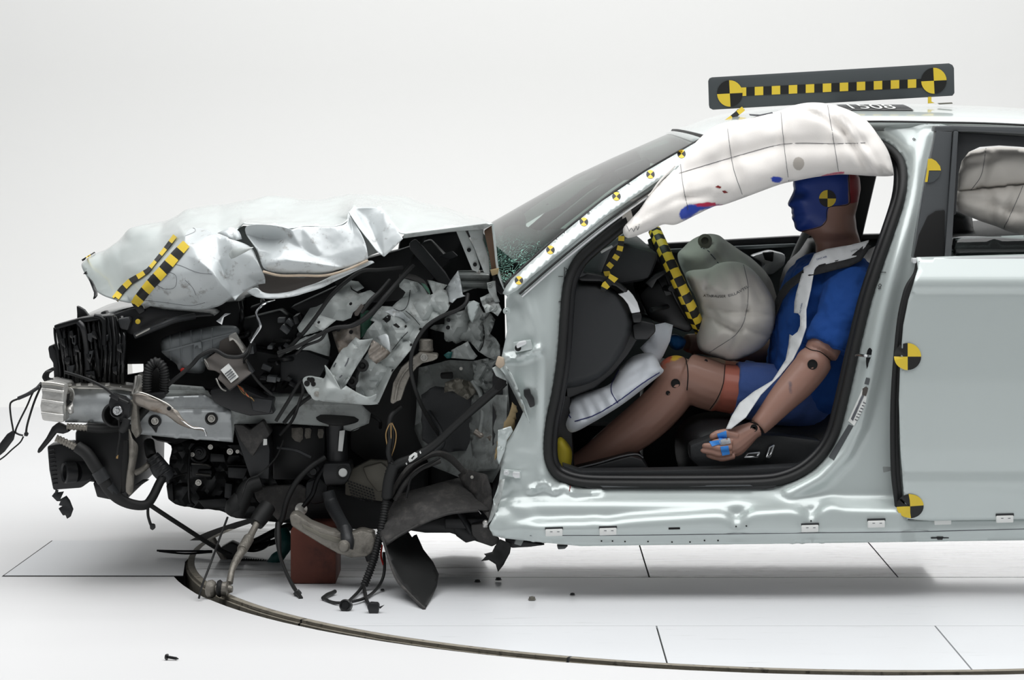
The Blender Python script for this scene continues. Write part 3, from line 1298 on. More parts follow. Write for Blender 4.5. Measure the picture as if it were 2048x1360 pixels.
# half a target on the pillar cover
X('target_sticker', [(1854, 341), (1856, 318), (1863, 317), (1872, 322), (1880, 332), (1882, 341), (1858, 341), (1855, 364), (1850, 364)], .0665, .0695, M['yellow'], DOOR, 0)
X('target_sticker', [(1858, 342), (1882, 342), (1878, 354), (1868, 363), (1856, 366)], .0668, .0695, M['board_grey'], DOOR, 0)
X('door_catch', [(1764, 932), (1790, 932), (1790, 966), (1764, 966)], .075, .1, M['paint_grey'], CAR, .004)

# ------------------------------------------------------------------ cabin
# far side of the body: door with its inner panel, pillars, belt rail
X('far_door', [(1105, 560), (1180, 505), (1330, 490), (1610, 474), (1790, 468), (1800, 890), (1700, 900), (1150, 900)], 1.72, 1.80, M['grey_trim_inside'], CAR, .01)
X('far_belt_rail', [(1290, 489), (1590, 472), (1790, 466), (2420, 452), (2420, 466), (1790, 480), (1590, 487), (1290, 505)], 1.68, 1.74, M['black_plastic'], CAR, .006)
X('far_belt_rail', [(1300, 500), (1590, 487), (1600, 493), (1310, 508)], 1.66, 1.70, M['grey_trim_inside'], CAR, .003)
X('far_pillar_trim', [(1718, 300), (1766, 300), (1745, 390), (1724, 480), (1716, 560), (1600, 700), (1660, 560), (1694, 470)], 1.62, 1.72, M['black_plastic'], CAR, .01)
X('far_roof_rail', [(1400, 300), (1560, 262), (1740, 254), (2420, 270), (2420, 284), (1740, 270), (1570, 278), (1440, 306)], 1.55, 1.62, M['headliner'], CAR, .006)
X('far_rear_door', [(1790, 470), (2420, 456), (2420, 890), (1790, 890)], 1.72, 1.80, M['charcoal_panel'], CAR, .01)
X('door_pull', [(1500, 512), (1540, 500), (1572, 508), (1570, 530), (1545, 550), (1516, 548), (1530, 528)], 1.60, 1.70, M['silver_trim'], CAR, .012)
X('door_pull_recess', [(1525, 505), (1548, 503), (1546, 524), (1530, 520)], 1.59, 1.62, M['charcoal_panel'], CAR, .004)
box('cabin_floor', 1480, 985, .93, 1.35, 1.55, .02, M['leather_black'], CAR, bev=.004)
X('footwell_panel', [(1085, 600), (1130, 560), (1150, 960), (1085, 980)], .30, 1.70, M['leather_black'], CAR, .01)
X('center_console', [(1290, 720), (1420, 745), (1640, 770), (1680, 960), (1280, 960)], .80, 1.05, M['leather_black'], CAR, .02)
X('rear_seat', [(1800, 560), (1960, 480), (2100, 470), (2420, 480), (2420, 960), (1750, 960)], .30, 1.6, M['leather_black'], CAR, .03)
K('rear_headrest', [(1893, 425), (1912, 418), (1940, 428), (1946, 450), (1944, 476), (1895, 484)], .9, .1, 20, M['leather_black'], CAR, 8)
K('rear_headrest', [(1650, 560), (1700, 545), (1740, 560), (1745, 640), (1650, 640)], 1.3, .1, 20, M['leather_black'], CAR, 8)

X('dash_top_pad', [(1004, 556), (1004, 478), (1040, 474), (1080, 490), (1130, 486), (1250, 486), (1320, 505), (1300, 560), (1120, 590), (1012, 600)], .42, 1.6, M['charcoal_panel'], CAR, .02)
X('far_pillar_panel', [(1012, 522), (1094, 452), (1176, 385), (1250, 335), (1350, 275), (1396, 268), (1400, 280), (1310, 320), (1220, 380), (1130, 450), (1030, 530)], 1.60, 1.66, M['headliner'], CAR, .01)
X('mirror', [(1228, 342), (1262, 328), (1292, 316), (1302, 322), (1298, 342), (1266, 358), (1240, 362)], .90, .96, M['charcoal_panel'], CAR, .01)
X('sun_visor', [(1290, 300), (1360, 276), (1400, 282), (1396, 300), (1330, 330), (1296, 326)], 1.0, 1.5, M['headliner'], CAR, .008)
box('floor_pan', 1010, 985, .93, .34, 1.4, .03, M['black_plastic'], CAR)
# passenger seat behind, driver's seat in front
K('passenger_seat', [(1560, 560), (1600, 500), (1625, 470), (1650, 500), (1670, 600), (1680, 800), (1600, 860), (1420, 850), (1400, 800), (1540, 780)],
  1.28, .2, 50, M['leather_black'], CAR, 14)
T('belt_anchor_post', [(1588, 530, 1.55), (1600, 500, 1.55), (1618, 462, 1.55)], .02, M['headliner'], CAR, 8, 4)
SEAT = K('seat', [(1350, 880), (1372, 838), (1440, 822), (1560, 838), (1640, 820), (1680, 700), (1712, 560), (1742, 545), (1775, 540), (1790, 640), (1765, 800),
                  (1720, 930), (1660, 960), (1400, 960), (1360, 940)], .56, .24, 70, M['leather_black'], CAR, 14)
X('seat_side_shield', [(1378, 890), (1440, 866), (1560, 870), (1640, 880), (1660, 900), (1640, 935), (1400, 938), (1380, 920)], .27, .36, M['dark_plastic'], SEAT, .012)
X('seat_lever', [(1488, 914), (1494, 906), (1520, 903), (1521, 907), (1516, 916), (1489, 917)], .235, .268, M['chrome'], SEAT, .004)
X('lever_face', [(1493, 912), (1497, 908), (1516, 906.5), (1513, 913)], .232, .24, M['black_plastic'], SEAT, .001)
X('seat_lever', [(1531, 916), (1538, 894), (1548, 889), (1551, 891), (1543, 913), (1539, 917)], .235, .268, M['chrome'], SEAT, .004)
X('lever_face', [(1535, 912), (1541, 896), (1546, 893), (1539, 911)], .232, .24, M['black_plastic'], SEAT, .001)

# dashboard: the big closed-off end, its rim, chrome strip, cowling, instruments
DASH = X('dashboard', [(1100, 800), (1112, 600), (1140, 554), (1172, 548), (1212, 556), (1236, 568), (1258, 588), (1272, 612), (1278, 650), (1274, 680), (1256, 710), (1225, 748),
                       (1190, 776), (1140, 796)], .30, .60, M['black_plastic'], CAR, .006)
K('dash_end_panel', [(1112, 640), (1122, 590), (1140, 566), (1199, 567), (1228, 579), (1248, 600), (1262, 629), (1264, 655), (1255, 685), (1239, 714), (1212, 746),
                     (1180, 766), (1138, 776), (1108, 770)], .28, .035, 14, M['charcoal_panel'], DASH, 9)
X('dash_top', [(1152, 556), (1168, 546), (1212, 553), (1238, 566), (1258, 583), (1252, 588), (1232, 573), (1200, 563), (1162, 562)], .235, .5, M['black_plastic'], DASH, .004)
X('dash_bracket', [(1148, 555), (1160, 536), (1172, 530), (1166, 545), (1176, 548), (1155, 557)], .22, .3, M['dark_plastic'], DASH, .003)
X('chrome_strip', [(1236, 588), (1246, 586), (1257, 580), (1266, 590), (1275, 605), (1281, 624), (1263, 627), (1256, 609), (1246, 596)], .235, .262, M['silver_trim'], DASH, .003)
X('strip_end', [(1263, 628), (1281, 625), (1284, 632), (1282, 645), (1267, 646)], .235, .29, M['black_plastic'], DASH, .004)
X('dash_underside', [(1264, 650), (1283, 640), (1310, 646), (1312, 664), (1295, 680), (1268, 680)], .27, .6, M['black_plastic'], DASH, .008)
K('instrument_hood', [(1268, 555), (1300, 535), (1332, 522), (1345, 530), (1350, 560), (1340, 600), (1300, 610), (1276, 600)], .7, .14, 25, M['charcoal_panel'], DASH, 9)
X('column_shroud', [(1276, 590), (1300, 565), (1345, 560), (1378, 600), (1390, 650), (1380, 668), (1330, 650), (1300, 640)], .48, .66, M['black_plastic'], CAR, .02)
X('column_stalk', [(1290, 566), (1310, 548), (1330, 540), (1334, 546), (1314, 560), (1304, 578)], .42, .46, M['black_plastic'], CAR, .004)
T('column_stalk', [(1340, 612, .5), (1322, 616, .44), (1302, 620, .40)], .007, M['dark_plastic'], CAR, 8, 4)
X('dash_far', [(1120, 560), (1200, 500), (1290, 505), (1300, 560), (1290, 640), (1120, 640)], 1.0, 1.6, M['charcoal_panel'], CAR, .02)
X('dash_screen', [(1236, 500), (1300, 500), (1304, 545), (1250, 560)], .98, 1.02, M['trim_grey'], CAR, .004)
for i in range(26):
    px, py = 1246 + rnd.random() * 52, 511 + rnd.random() * 22
    box('glass_crumb', px, py, .97 - rnd.random() * .01, .009, .006, .008, M['label_white'] if i % 3 else M['grey_translucent'], CAR,
        (rnd.random() * 3, rnd.random() * 3, 0), .002)
X('pillar_inner_trim', [(1158, 548), (1170, 520), (1200, 498), (1250, 466), (1262, 470), (1222, 500), (1205, 540), (1200, 560)], .40, .44, M['trim_grey'], CAR, .004)
T('pillar_trim_edge', [(1160, 545, .30), (1172, 520, .30), (1205, 492, .30), (1250, 462, .30)], .003, M['headliner'], CAR, 6)
X('pillar_clip_tag', [(1200, 502), (1224, 490), (1226, 494), (1203, 507)], .285, .295, M['label_white'], CAR, .001)

# steering wheel wrapped in chequer tape
def wheel():
    root = thing('tmp', 'x', 'x', W(1355, 562, .55))
    bpy.data.objects.remove(root)
    ctr = W(1356, 562, .55)
    ax = Vector((.905, -.035, .42)).normalized()
    q = Vector((0, 0, 1)).rotation_difference(ax)
    Rm, r, n, k = .160, .0205, 40, 8
    vs, fs, mi = [], [], []
    for i in range(n * 2):
        a = 2 * math.pi * i / (n * 2)
        for j in range(k):
            b = 2 * math.pi * (j + .5) / k
            vs.append(ctr + q @ Vector(((Rm + r * math.cos(b)) * math.cos(a), (Rm + r * math.cos(b)) * math.sin(a), r * math.sin(b))))
    for i in range(n * 2):
        for j in range(k):
            a, b = i * k + j, i * k + (j + 1) % k
            c, d = ((i + 1) % (n * 2)) * k + (j + 1) % k, ((i + 1) % (n * 2)) * k + j
            fs.append((a, b, c, d))
            mi.append((i // 2 + (j + 1) // 2) % 2)
    o = link('steering_wheel', mesh('steering_wheel', vs, fs), [M['yellow'], M['black_print']], CAR, 180)
    o.data.polygons.foreach_set('material_index', mi)
    bm = bmesh.new()
    lathe(bm, [(.05, -.07), (.075, -.05), (.075, -.01), (.05, .0)], ctr, ax, 20)
    for an in (0.3, math.pi - .3, math.pi * 1.5):
        d = q @ Vector((math.cos(an), math.sin(an), -.15))
        sweep(bm, [ctr - ax * .03 + d * .05, ctr + d * .15], [(.02, .012), (.014, .009)], 8)
    link('wheel_hub', bm2me(bm, 'wheel_hub'), M['black_plastic'], o)
    T('wheel_back_edge', [(1312, 478, .52), (1322, 520, .46), (1348, 590, .44), (1384, 655, .5)], .006, M['black_plastic'], o, 6)


wheel()
# tape dangling from the pillar
strip('hanging_tape', None, [(1243, 472, .27), (1242, 488, .27), (1238, 505, .27), (1226, 524, .27), (1212, 540, .265), (1216, 552, .26)], 12, 9, CAR, 0, sub=2)
strip('hanging_tape', None, [(1228, 552, .225), (1222, 562, .222), (1210, 572, .22), (1204, 585, .22)], [20, 14, 16, 6], 4, CAR, 0, sub=2)

# ------------------------------------------------------------------ air bags
def seamline(name, objs, path, r, mat, parent, off=.001, n=8):
    Q = crom(path, n)
    P = [on(objs, q[0], q[1], off) for q in Q]
    P = [p for p in P if p is not None]
    if len(P) < 2:
        return
    bm = bmesh.new()
    sweep(bm, P, r, 5)
    link(name, bm2me(bm, name), mat, parent, 60)


def wr(lines, amp, wid):
    def f(co):
        out = np.zeros(len(co))
        for L in lines:
            out += amp * np.exp(-(edist(co, np.array(L, float), False) / wid) ** 2)
        return out
    return f


cur_out = [(1246, 458), (1256, 476), (1300, 461), (1326, 449), (1352, 449), (1392, 430), (1428, 413), (1450, 409), (1500, 391), (1560, 369), (1600, 360), (1640, 353),
           (1690, 349), (1740, 352), (1782, 352), (1787, 343), (1777, 304), (1756, 270), (1732, 240), (1700, 221), (1660, 208), (1622, 205), (1590, 210), (1560, 221),
           (1500, 236), (1436, 249), (1400, 276), (1362, 318), (1330, 356), (1302, 386), (1280, 418), (1264, 436)]
seams = [[(1454, 250), (1466, 332), (1487, 396)], [(1562, 225), (1568, 290), (1577, 362)], [(1655, 210), (1668, 287), (1678, 350)], [(1361, 325), (1366, 370), (1376, 420)]]
hseam = [[(1358, 347), (1420, 328), (1478, 311), (1569, 288), (1667, 287), (1730, 286)]]
folds = [[(1660, 212), (1700, 250), (1740, 300), (1768, 350)], [(1640, 210), (1690, 262), (1722, 320), (1745, 350)], [(1590, 214), (1640, 232), (1690, 268)]]
puff = lambda co: (wr(seams, .018, 14)(co) + wr(hseam, .012, 14)(co) + wr(folds, .02, 7)(co) - wr([[(1680, 225), (1730, 290), (1760, 350)]], .02, 12)(co)
                   + wr([[(1370, 395), (1450, 395)], [(1280, 440), (1350, 400), (1420, 385)]], .008, 7)(co))
CURT = K('curtain_airbag', cur_out, [(1250, 460, .17), (1330, 400, .18), (1360, 330, .24), (1440, 255, .26), (1500, 380, .20), (1600, 215, .26), (1600, 350, .22),
                                     (1700, 230, .28), (1780, 340, .24), (1690, 345, .24)], .075, 46, M['airbag_marked'], CAR, 6, True, (.010, 70, 2, False), puff)
paint(CURT, 'blue_smear', [(1357, 434), (1362, 418), (1376, 408), (1410, 408), (1440, 406), (1446, 410), (1420, 418), (1400, 422), (1380, 437), (1366, 441)])
paint(CURT, 'red_smear', [(1382, 409), (1412, 404), (1445, 405), (1448, 410), (1420, 414), (1395, 414)])
paint(CURT, 'blue_dot', [(1539, 357), (1546, 352), (1560, 353), (1568, 358), (1560, 366), (1547, 366)])
paint(CURT, 'red_dot', [(1640, 352), (1660, 346), (1690, 342), (1690, 347), (1664, 352), (1645, 358)])
paint(CURT, 'grey_patch', ring(1597, 327, 12, 14, 14))
for L in seams[:3]:
    seamline('seam_line', CURT, L, .0007, M['print_grey'], CURT)
seamline('seam_line', CURT, seams[3], .0007, M['print_grey'], CURT)
seamline('seam_line', CURT, hseam[0], .0007, M['print_grey'], CURT)
seamline('seam_line', CURT, [(1254, 452), (1259, 462), (1263, 456), (1267, 463), (1272, 452), (1275, 460), (1279, 449)], .0008, M['print_grey'], CURT, n=2)
decal('smear_mark', CURT, [(1430, 374), (1436, 371), (1443, 374), (1440, 377)], M['rust_red'], CURT, 3)
decal('smear_mark', CURT, [(1444, 382), (1450, 381), (1456, 385), (1448, 386)], M['rust_red'], CURT, 3)
X('airbag_tab', [(1244, 428), (1248, 420), (1262, 419), (1266, 436), (1256, 446), (1252, 434), (1245, 438)], .19, .2, M['airbag_grey'], CURT, .001)
X('airbag_flap', [(1256, 402), (1300, 386), (1310, 380), (1290, 400), (1274, 404)], .20, .21, M['airbag'], CURT, .001)
T('airbag_tether', [(1350, 332, .2), (1320, 362, .19), (1304, 384, .19), (1296, 392, .19)], .003, M['airbag'], CURT, 6)
for pts in ([(1500, 240), (1511, 237), (1512, 240), (1502, 243)], [(1526, 233), (1538, 231), (1540, 234), (1528, 237)], [(1498, 228), (1520, 229), (1545, 224), (1546, 227), (1518, 233), (1500, 231)]):
    X('airbag_clip', pts, .25, .256, M['black_plastic'] if pts[0][1] > 230 else M['print_grey'], CURT, .0008)

up_out = [(1355, 512), (1366, 496), (1386, 478), (1412, 468), (1436, 470), (1452, 481), (1482, 502), (1505, 518), (1532, 545), (1548, 575), (1552, 620), (1500, 640), (1400, 600), (1368, 548)]
UPB = K('passenger_airbag', up_out, .98, .14, 50, M['airbag_grey'], CAR, 8, True, (.012, 50, 5, False),
        wr([[(1412, 490), (1440, 530), (1450, 560)], [(1452, 485), (1480, 530)]], .02, 8))
C('vent_ring', 1410, 482, .87, [(.020, 0), (.022, .004), (.012, .006), (.010, .0)], M['heat_shield'], UPB, (-.1, -1, .1), 18)
main_out = [(1372, 545), (1416, 537), (1436, 527), (1461, 523), (1486, 527), (1510, 544), (1531, 571), (1544, 594), (1551, 622), (1548, 658), (1530, 690), (1503, 708), (1464, 722),
            (1432, 714), (1400, 700), (1393, 670), (1398, 620), (1384, 580)]
wl = [[(1470, 530), (1490, 580), (1495, 630), (1462, 700)], [(1440, 535), (1448, 570)], [(1400, 560), (1430, 590)], [(1398, 600), (1450, 620), (1490, 625)],
      [(1410, 590), (1440, 650), (1480, 660)], [(1400, 625), (1470, 660)], [(1500, 560), (1520, 600)], [(1493, 620), (1545, 630)], [(1490, 655), (1540, 672)], [(1425, 540), (1412, 575)]]
DRB = K('driver_airbag', main_out, .50, .17, 75, M['airbag_grey'], CAR, 6, True, (.012, 40, 8, False), wr(wl, .013, 6))
seamline('seam_line', DRB, [(1487, 530), (1496, 575), (1493, 620), (1475, 665), (1420, 704)], .0008, M['print_grey'], DRB)


def lettering(name, txt, objs, path, size, mat, parent, off=.0012, bold=True):
    """printed letters following a surface along a pixel path"""
    cu = bpy.data.curves.new(name, 'FONT')
    cu.body = txt
    cu.size = 1
    t = bpy.data.objects.new(name, cu)
    COL.objects.link(t)
    dg = bpy.context.evaluated_depsgraph_get()
    dg.update()
    me = bpy.data.meshes.new_from_object(t.evaluated_get(dg))
    bpy.data.objects.remove(t)
    bpy.data.curves.remove(cu)
    xs = [v.co.x for v in me.vertices]
    wd = max(xs)
    Q = np.array(crom(path, 10))
    L = np.concatenate([[0], np.cumsum(np.hypot(*np.diff(Q[:, :2], axis=0).T))])
    last = None
    for v in me.vertices:
        s = v.co.x / wd * L[-1]
        c = np.array([np.interp(s, L, Q[:, 0]), np.interp(s, L, Q[:, 1])])
        c2 = np.array([np.interp(min(s + 1, L[-1]), L, Q[:, 0]), np.interp(min(s + 1, L[-1]), L, Q[:, 1])])
        c1 = np.array([np.interp(max(s - 1, 0), L, Q[:, 0]), np.interp(max(s - 1, 0), L, Q[:, 1])])
        tg = (c2 - c1) / (np.hypot(*(c2 - c1)) + 1e-9)
        nrm = np.array([tg[1], -tg[0]])
        q = c + nrm * v.co.y * size
        p = on(objs, q[0], q[1], off)
        if p is None:
            p = last or W(q[0], q[1], .3)
        last = p
        v.co = p
    return link(name, me, mat, parent, 0)


lettering('printed_text', 'ATHRAUSER', DRB, [(1407, 593), (1430, 595), (1452, 595)], 7.5, M['black_print'], DRB)
lettering('printed_text', 'EILLAVTEL', DRB, [(1457, 594), (1470, 590), (1486, 582), (1498, 574)], 7.5, M['print_grey'], DRB)
for L in ([(1402, 495), (1404, 496)], [(1406, 497), (1409, 498)], [(1415, 501), (1419, 504)], [(1421, 508), (1431, 519)], [(1434, 524), (1438, 528)]):
    seamline('print_mark', UPB, L, .0016, M['print_grey'], UPB, .0005, 2)

knee_out = [(1129, 803), (1151, 789), (1182, 782), (1222, 766), (1240, 735), (1265, 713), (1290, 706), (1308, 708), (1321, 732), (1327, 743), (1308, 760), (1265, 794), (1234, 816),
            (1188, 844), (1145, 865), (1131, 848), (1136, 826)]
KNB = K('knee_airbag', knee_out, [(1130, 830, .33), (1327, 743, .30), (1265, 713, .38), (1240, 800, .27)], .07, 34, M['knee_airbag'], CAR, 6, True, (.010, 30, 4, False),
        wr([[(1224, 770), (1222, 785), (1236, 806)], [(1200, 790), (1212, 815)], [(1180, 800), (1192, 826)], [(1258, 750), (1290, 730)], [(1160, 805), (1170, 835)], [(1250, 770), (1280, 750)]], .012, 6))
seamline('seam_stitch', KNB, [(1150, 843), (1190, 830), (1234, 804), (1280, 770), (1318, 745)], .0018, M['navy_thread'], KNB)
seamline('seam_stitch', KNB, [(1238, 740), (1224, 768), (1224, 786), (1236, 806)], .0014, M['navy_thread'], KNB)
seamline('seam_stitch', KNB, [(1133, 806), (1134, 822), (1142, 836)], .0016, M['navy_thread'], KNB)
R('airbag_skirt', [(1306, 650), (1330, 645), (1346, 650), (1340, 682), (1326, 712), (1318, 724), (1290, 708), (1280, 696), (1300, 676)], .42, M['knee_airbag'], KNB, noise=(.012, 30, 3, False), step=8)

RB1 = K('rear_curtain_airbag', [(1913, 345), (1922, 318), (1940, 303), (1990, 294), (2048, 297), (2300, 320), (2330, 360), (2048, 372), (1960, 380), (1914, 384)], .19, .05, 40, M['airbag_grey'], CAR, 8, True,
        (.01, 50, 6, False), wr([[(1985, 296), (1960, 380)], [(1925, 330), (1990, 316)]], .012, 8))
RB2 = K('rear_curtain_airbag', [(1912, 380), (1960, 376), (2048, 366), (2330, 356), (2330, 440), (2200, 480), (2048, 470), (1990, 452), (1945, 436), (1912, 418)], .19, .06, 40, M['airbag_grey'], CAR, 8, True,
        (.012, 45, 9, False), wr([[(2035, 370), (2005, 458)], [(1980, 385), (1985, 440)], [(1915, 392), (1975, 405), (2040, 425)]], .014, 8))
seamline('seam_line', RB1, [(1972, 297), (1962, 350), (1940, 382)], .0007, M['print_grey'], RB1)
seamline('seam_line', RB2, [(2046, 372), (2030, 410), (2008, 456)], .0007, M['print_grey'], RB2)
K('yellow_foot_pad', [(1110, 890), (1120, 874), (1134, 884), (1144, 904), (1140, 936), (1122, 944), (1110, 922)], .30, .05, 14, M['yellow_foam'], CAR, 6)
X('far_sill', [(1090, 850), (1900, 850), (1900, 922), (1090, 922)], 1.52, 1.62, M['leather_black'], CAR, .01)
T('footrest_edge', [(1152, 938, .25), (1200, 926, .25), (1240, 914, .25), (1272, 909, .25), (1286, 916, .25)], .004, M['dark_plastic'], CAR, 6)
X('footrest', [(1150, 942), (1200, 928), (1262, 912), (1284, 918), (1300, 942)], .27, .5, M['black_plastic'], CAR, .006)

# ------------------------------------------------------------------ crash test dummy
DUM = thing('crash_test_dummy', 'crash test dummy in blue shirt and shorts with blue painted face, seated in the car', 'dummy',
            W(1610, 860, .55))


def chain(bm, pts, seg=18, n=5):
    """limb: (px, py, y, radius[, radius across])"""
    Q = crom([p if len(p) == 5 else tuple(p) + (p[3],) for p in pts], n)
    sweep(bm, [W(*q[:3]) for q in Q], [(float(q[4]), float(q[3])) for q in Q], seg)


def ball(bm, px, py, y, r):
    s = bmesh.ops.create_icosphere(bm, subdivisions=3, radius=1)
    r = r if isinstance(r, tuple) else (r, r, r)
    bmesh.ops.scale(bm, vec=r, verts=s['verts'])
    bmesh.ops.translate(bm, vec=W(px, py, y), verts=s['verts'])


def fuse(name, bm, voxel, it, mat, parent, extra=None, fac=.5):
    """overlapping closed forms become one continuous skin"""
    me = bpy.data.meshes.new('t')
    bmesh.ops.recalc_face_normals(bm, faces=bm.faces)
    bm.to_mesh(me)
    bm.free()
    o = bpy.data.objects.new('t', me)
    COL.objects.link(o)
    m = mod(o, 'REMESH', mode='VOXEL', voxel_size=voxel)
    if it:
        mod(o, 'SMOOTH', factor=fac, iterations=it)
    if extra:
        k = mod(o, 'DISPLACE', strength=extra[0], mid_level=.5)
        k.texture = clouds(extra[1])
    dg = bpy.context.evaluated_depsgraph_get()
    dg.update()
    me2 = bpy.data.meshes.new_from_object(o.evaluated_get(dg))
    bpy.data.objects.remove(o)
    me2.name = name
    return link(name, me2, mat, parent, 180)


head = [(1590, 350), (1586, 362), (1585.5, 372), (1588, 379), (1585, 386), (1580, 396), (1574, 408), (1575, 412), (1583, 415), (1583, 420), (1581.5, 426), (1585, 429.5),
        (1582.5, 434), (1584, 439), (1588, 444), (1588, 452), (1592, 460), (1600, 464), (1612, 466), (1626, 476), (1631, 490), (1631, 510), (1640, 530), (1725, 520), (1722, 485), (1714, 458),
        (1711, 430), (1717, 405), (1722, 378), (1720, 355), (1706, 335), (1680, 322), (1650, 318), (1620, 324), (1602, 336)]
tmp = K('t', head, .55, .080, 46, None, None, 4, False, backk=1.0)
bm = bmesh.new()
bm.from_mesh(tmp.data)
bpy.data.objects.remove(tmp)
# eye socket, brow, nose wing and jaw shaped on both sides of the head
for v in bm.verts:
    x, y = PX(v.co)
    s = v.co.y - .55
    g = lambda cx, cy, a, b: math.exp(-((x - cx) / a) ** 2 - ((y - cy) / b) ** 2)
    k = 1 - .22 * g(1600, 386, 9, 7) + .10 * g(1596, 372, 10, 5) - .12 * g(1598, 428, 8, 4) + .12 * g(1600, 400, 12, 8) - .10 * g(1600, 444, 14, 6)
    if y > 466:
        k *= max(.72, 1 - (y - 466) / 60)
    v.co.y = .55 + s * k
# neck, trunk, hips
chain(bm, [(1678, 480, .55, .058), (1676, 520, .55, .062), (1668, 560, .55, .10, .17), (1655, 640, .55, .10, .14), (1645, 720, .55, .10, .12), (1640, 780, .55, .09, .12), (1640, 800, .55, .07, .12)])
# near arm
chain(bm, [(1692, 560, .37, .05), (1672, 640, .32, .05), (1642, 706, .285, .050)])
chain(bm, [(1636, 715, .28, .048), (1622, 734, .275, .051), (1597, 764, .265, .050), (1566, 797, .25, .043), (1536, 832, .235, .034), (1516, 854, .225, .0285)], n=6)
ball(bm, 1625, 728, .275, .052)
# far arm reaching to the wheel
chain(bm, [(1680, 570, .74, .05), (1600, 660, .80, .046), (1520, 700, .80, .044), (1430, 690, .76, .036), (1372, 686, .72, .028)])
# near leg
chain(bm, [(1600, 796, .46, .060), (1540, 790, .45, .074), (1462, 778, .44, .072), (1425, 772, .44, .069)])
chain(bm, [(1440, 777, .44, .066), (1437, 776, .44, .0725), (1400, 763, .43, .074), (1376, 752, .42, .068), (1371, 750, .42, .064)], n=3)
ball(bm, 1352, 754, .42, (.060, .058, .064))
chain(bm, [(1356, 766, .42, .062), (1334, 800, .42, .063), (1290, 842, .42, .064), (1240, 880, .43, .058), (1185, 918, .44, .045), (1150, 936, .45, .038)])
chain(bm, [(1168, 930, .45, .038), (1135, 936, .45, .036), (1105, 920, .46, .034)])
# far leg
chain(bm, [(1600, 796, .66, .060), (1470, 770, .68, .072), (1376, 752, .70, .066)])
chain(bm, [(1376, 752, .70, .064), (1310, 830, .70, .064), (1180, 925, .70, .042)])
BODYD = fuse('body', bm, .0052, 3, M['skin'], DUM)
# hand: wrist, palm, four unequal fingers and a thumb on the same mesh
bm = bmesh.new()
hand = bmesh.new()
chain(hand, [(1516, 856, .225, .024), (1505, 861, .222, .026, .024), (1488, 872, .215, .034, .026), (1468, 886, .205, .040, .026), (1456, 894, .20, .034, .022)], 16)
me_h = bm2me(hand, 'h')
bm.from_mesh(me_h)


def finger(pts, r):
    Q = crom(pts, 6)
    P = [W(*q) for q in Q]
    n = len(P)
    rr = []
    for i in range(n):
        t = i / (n - 1)
        k = 1 - .22 * t
        for kn in (.38, .68):
            k += .06 * math.exp(-((t - kn) / .06) ** 2)
        if t > .86:
            k *= math.sqrt(max(.05, 1 - ((t - .86) / .15) ** 2))
        rr.append(r * k)
    sweep(bm, P, rr, 12)


finger([(1474, 873, .195), (1452, 867, .190), (1435, 869, .186), (1420, 877, .184)], .0138)   # thumb lies over
finger([(1462, 886, .182), (1444, 883, .168), (1430, 885, .164), (1420, 890, .168)], .0100)
finger([(1462, 895, .178), (1440, 897, .162), (1420, 892, .160), (1404, 892, .166)], .0102)
finger([(1462, 904, .182), (1440, 908, .165), (1420, 903, .163), (1401, 901, .168)], .0098)
finger([(1468, 912, .19), (1446, 917, .176), (1428, 914, .172), (1412, 909, .176)], .0090)
HAND = fuse('hand', bm, .0024, 1, M['skin'], DUM)
# join the hand to the body so that the figure stays one mesh
bm = bmesh.new()
bm.from_mesh(BODYD.data)
bm.from_mesh(HAND.data)
bpy.data.objects.remove(HAND)
bm.to_mesh(BODYD.data)
bm.free()
BODYD.data.polygons.foreach_set('use_smooth', [True] * len(BODYD.data.polygons))
BODYD.data.update()
BODYD.update_tag()
paint(BODYD, 'face_blue', [(1560, 300), (1696, 300), (1697, 408), (1657, 415), (1653, 440), (1643, 452), (1630, 456), (1606, 462), (1596, 468), (1560, 470)])
paint(BODYD, 'cap_red', [(1699, 300), (1740, 300), (1740, 402), (1717, 404), (1699, 408)])
paint(BODYD, 'knee_orange', [(1318, 735), (1324, 716), (1345, 702), (1378, 698), (1384, 706), (1356, 718), (1336, 728), (1326, 742)])
paint(BODYD, 'knee_yellow', [(1340, 722), (1346, 702), (1364, 698), (1368, 714), (1350, 722)])
paint(BODYD, 'thigh_red', [(1451, 720), (1480, 726), (1480, 850), (1408, 850), (1420, 824), (1438, 800), (1446, 770)])
paint(BODYD, 'scuff', [(1576, 760), (1584, 764), (1586, 790), (1578, 786)])
at = BODYD.data.attributes['face_blue']


def hole(px, py, r, obj=None, name='joint_hole', mat='hole_black'):
    p = on(obj or BODYD, px, py, .0)
    if p is None:
        print('MISS', px, py)
        return
    bm = bmesh.new()
    lathe(bm, [(r * 1.0, -.01), (r, .0018), (r * .86, .0022), (r * .8, .0008)], p, (0, -1, 0), 18)
    link(name, bm2me(bm, name), M[mat], DUM, 40)


hole(1625, 729, .0145)
hole(1351, 767, .0135)
hole(1336, 786, .0065)
hole(1508, 856, .0105)
hole(1508, 856, .005, None, 'joint_pin', 'dark_metal')
hole(1412, 722, .005)
seamline('joint_gap', BODYD, [(1367, 712), (1373, 724), (1376, 750), (1374, 780)], .0016, M['hole_black'], DUM)
seamline('joint_gap', BODYD, [(1450, 731), (1446, 768), (1434, 798), (1420, 818)], .0014, M['hole_black'], DUM)
seamline('joint_gap', BODYD, [(1500, 844), (1514, 849), (1524, 858), (1528, 869)], .0022, M['hole_black'], DUM)
seamline('joint_gap', BODYD, [(1608, 692), (1622, 700), (1640, 704), (1656, 716), (1664, 726)], .0014, M['hole_black'], DUM)
seamline('joint_gap', BODYD, [(1697, 346), (1698, 380), (1697, 408), (1657, 415), (1653, 440), (1643, 452), (1628, 457), (1606, 462)], .0010, M['hole_black'], DUM)
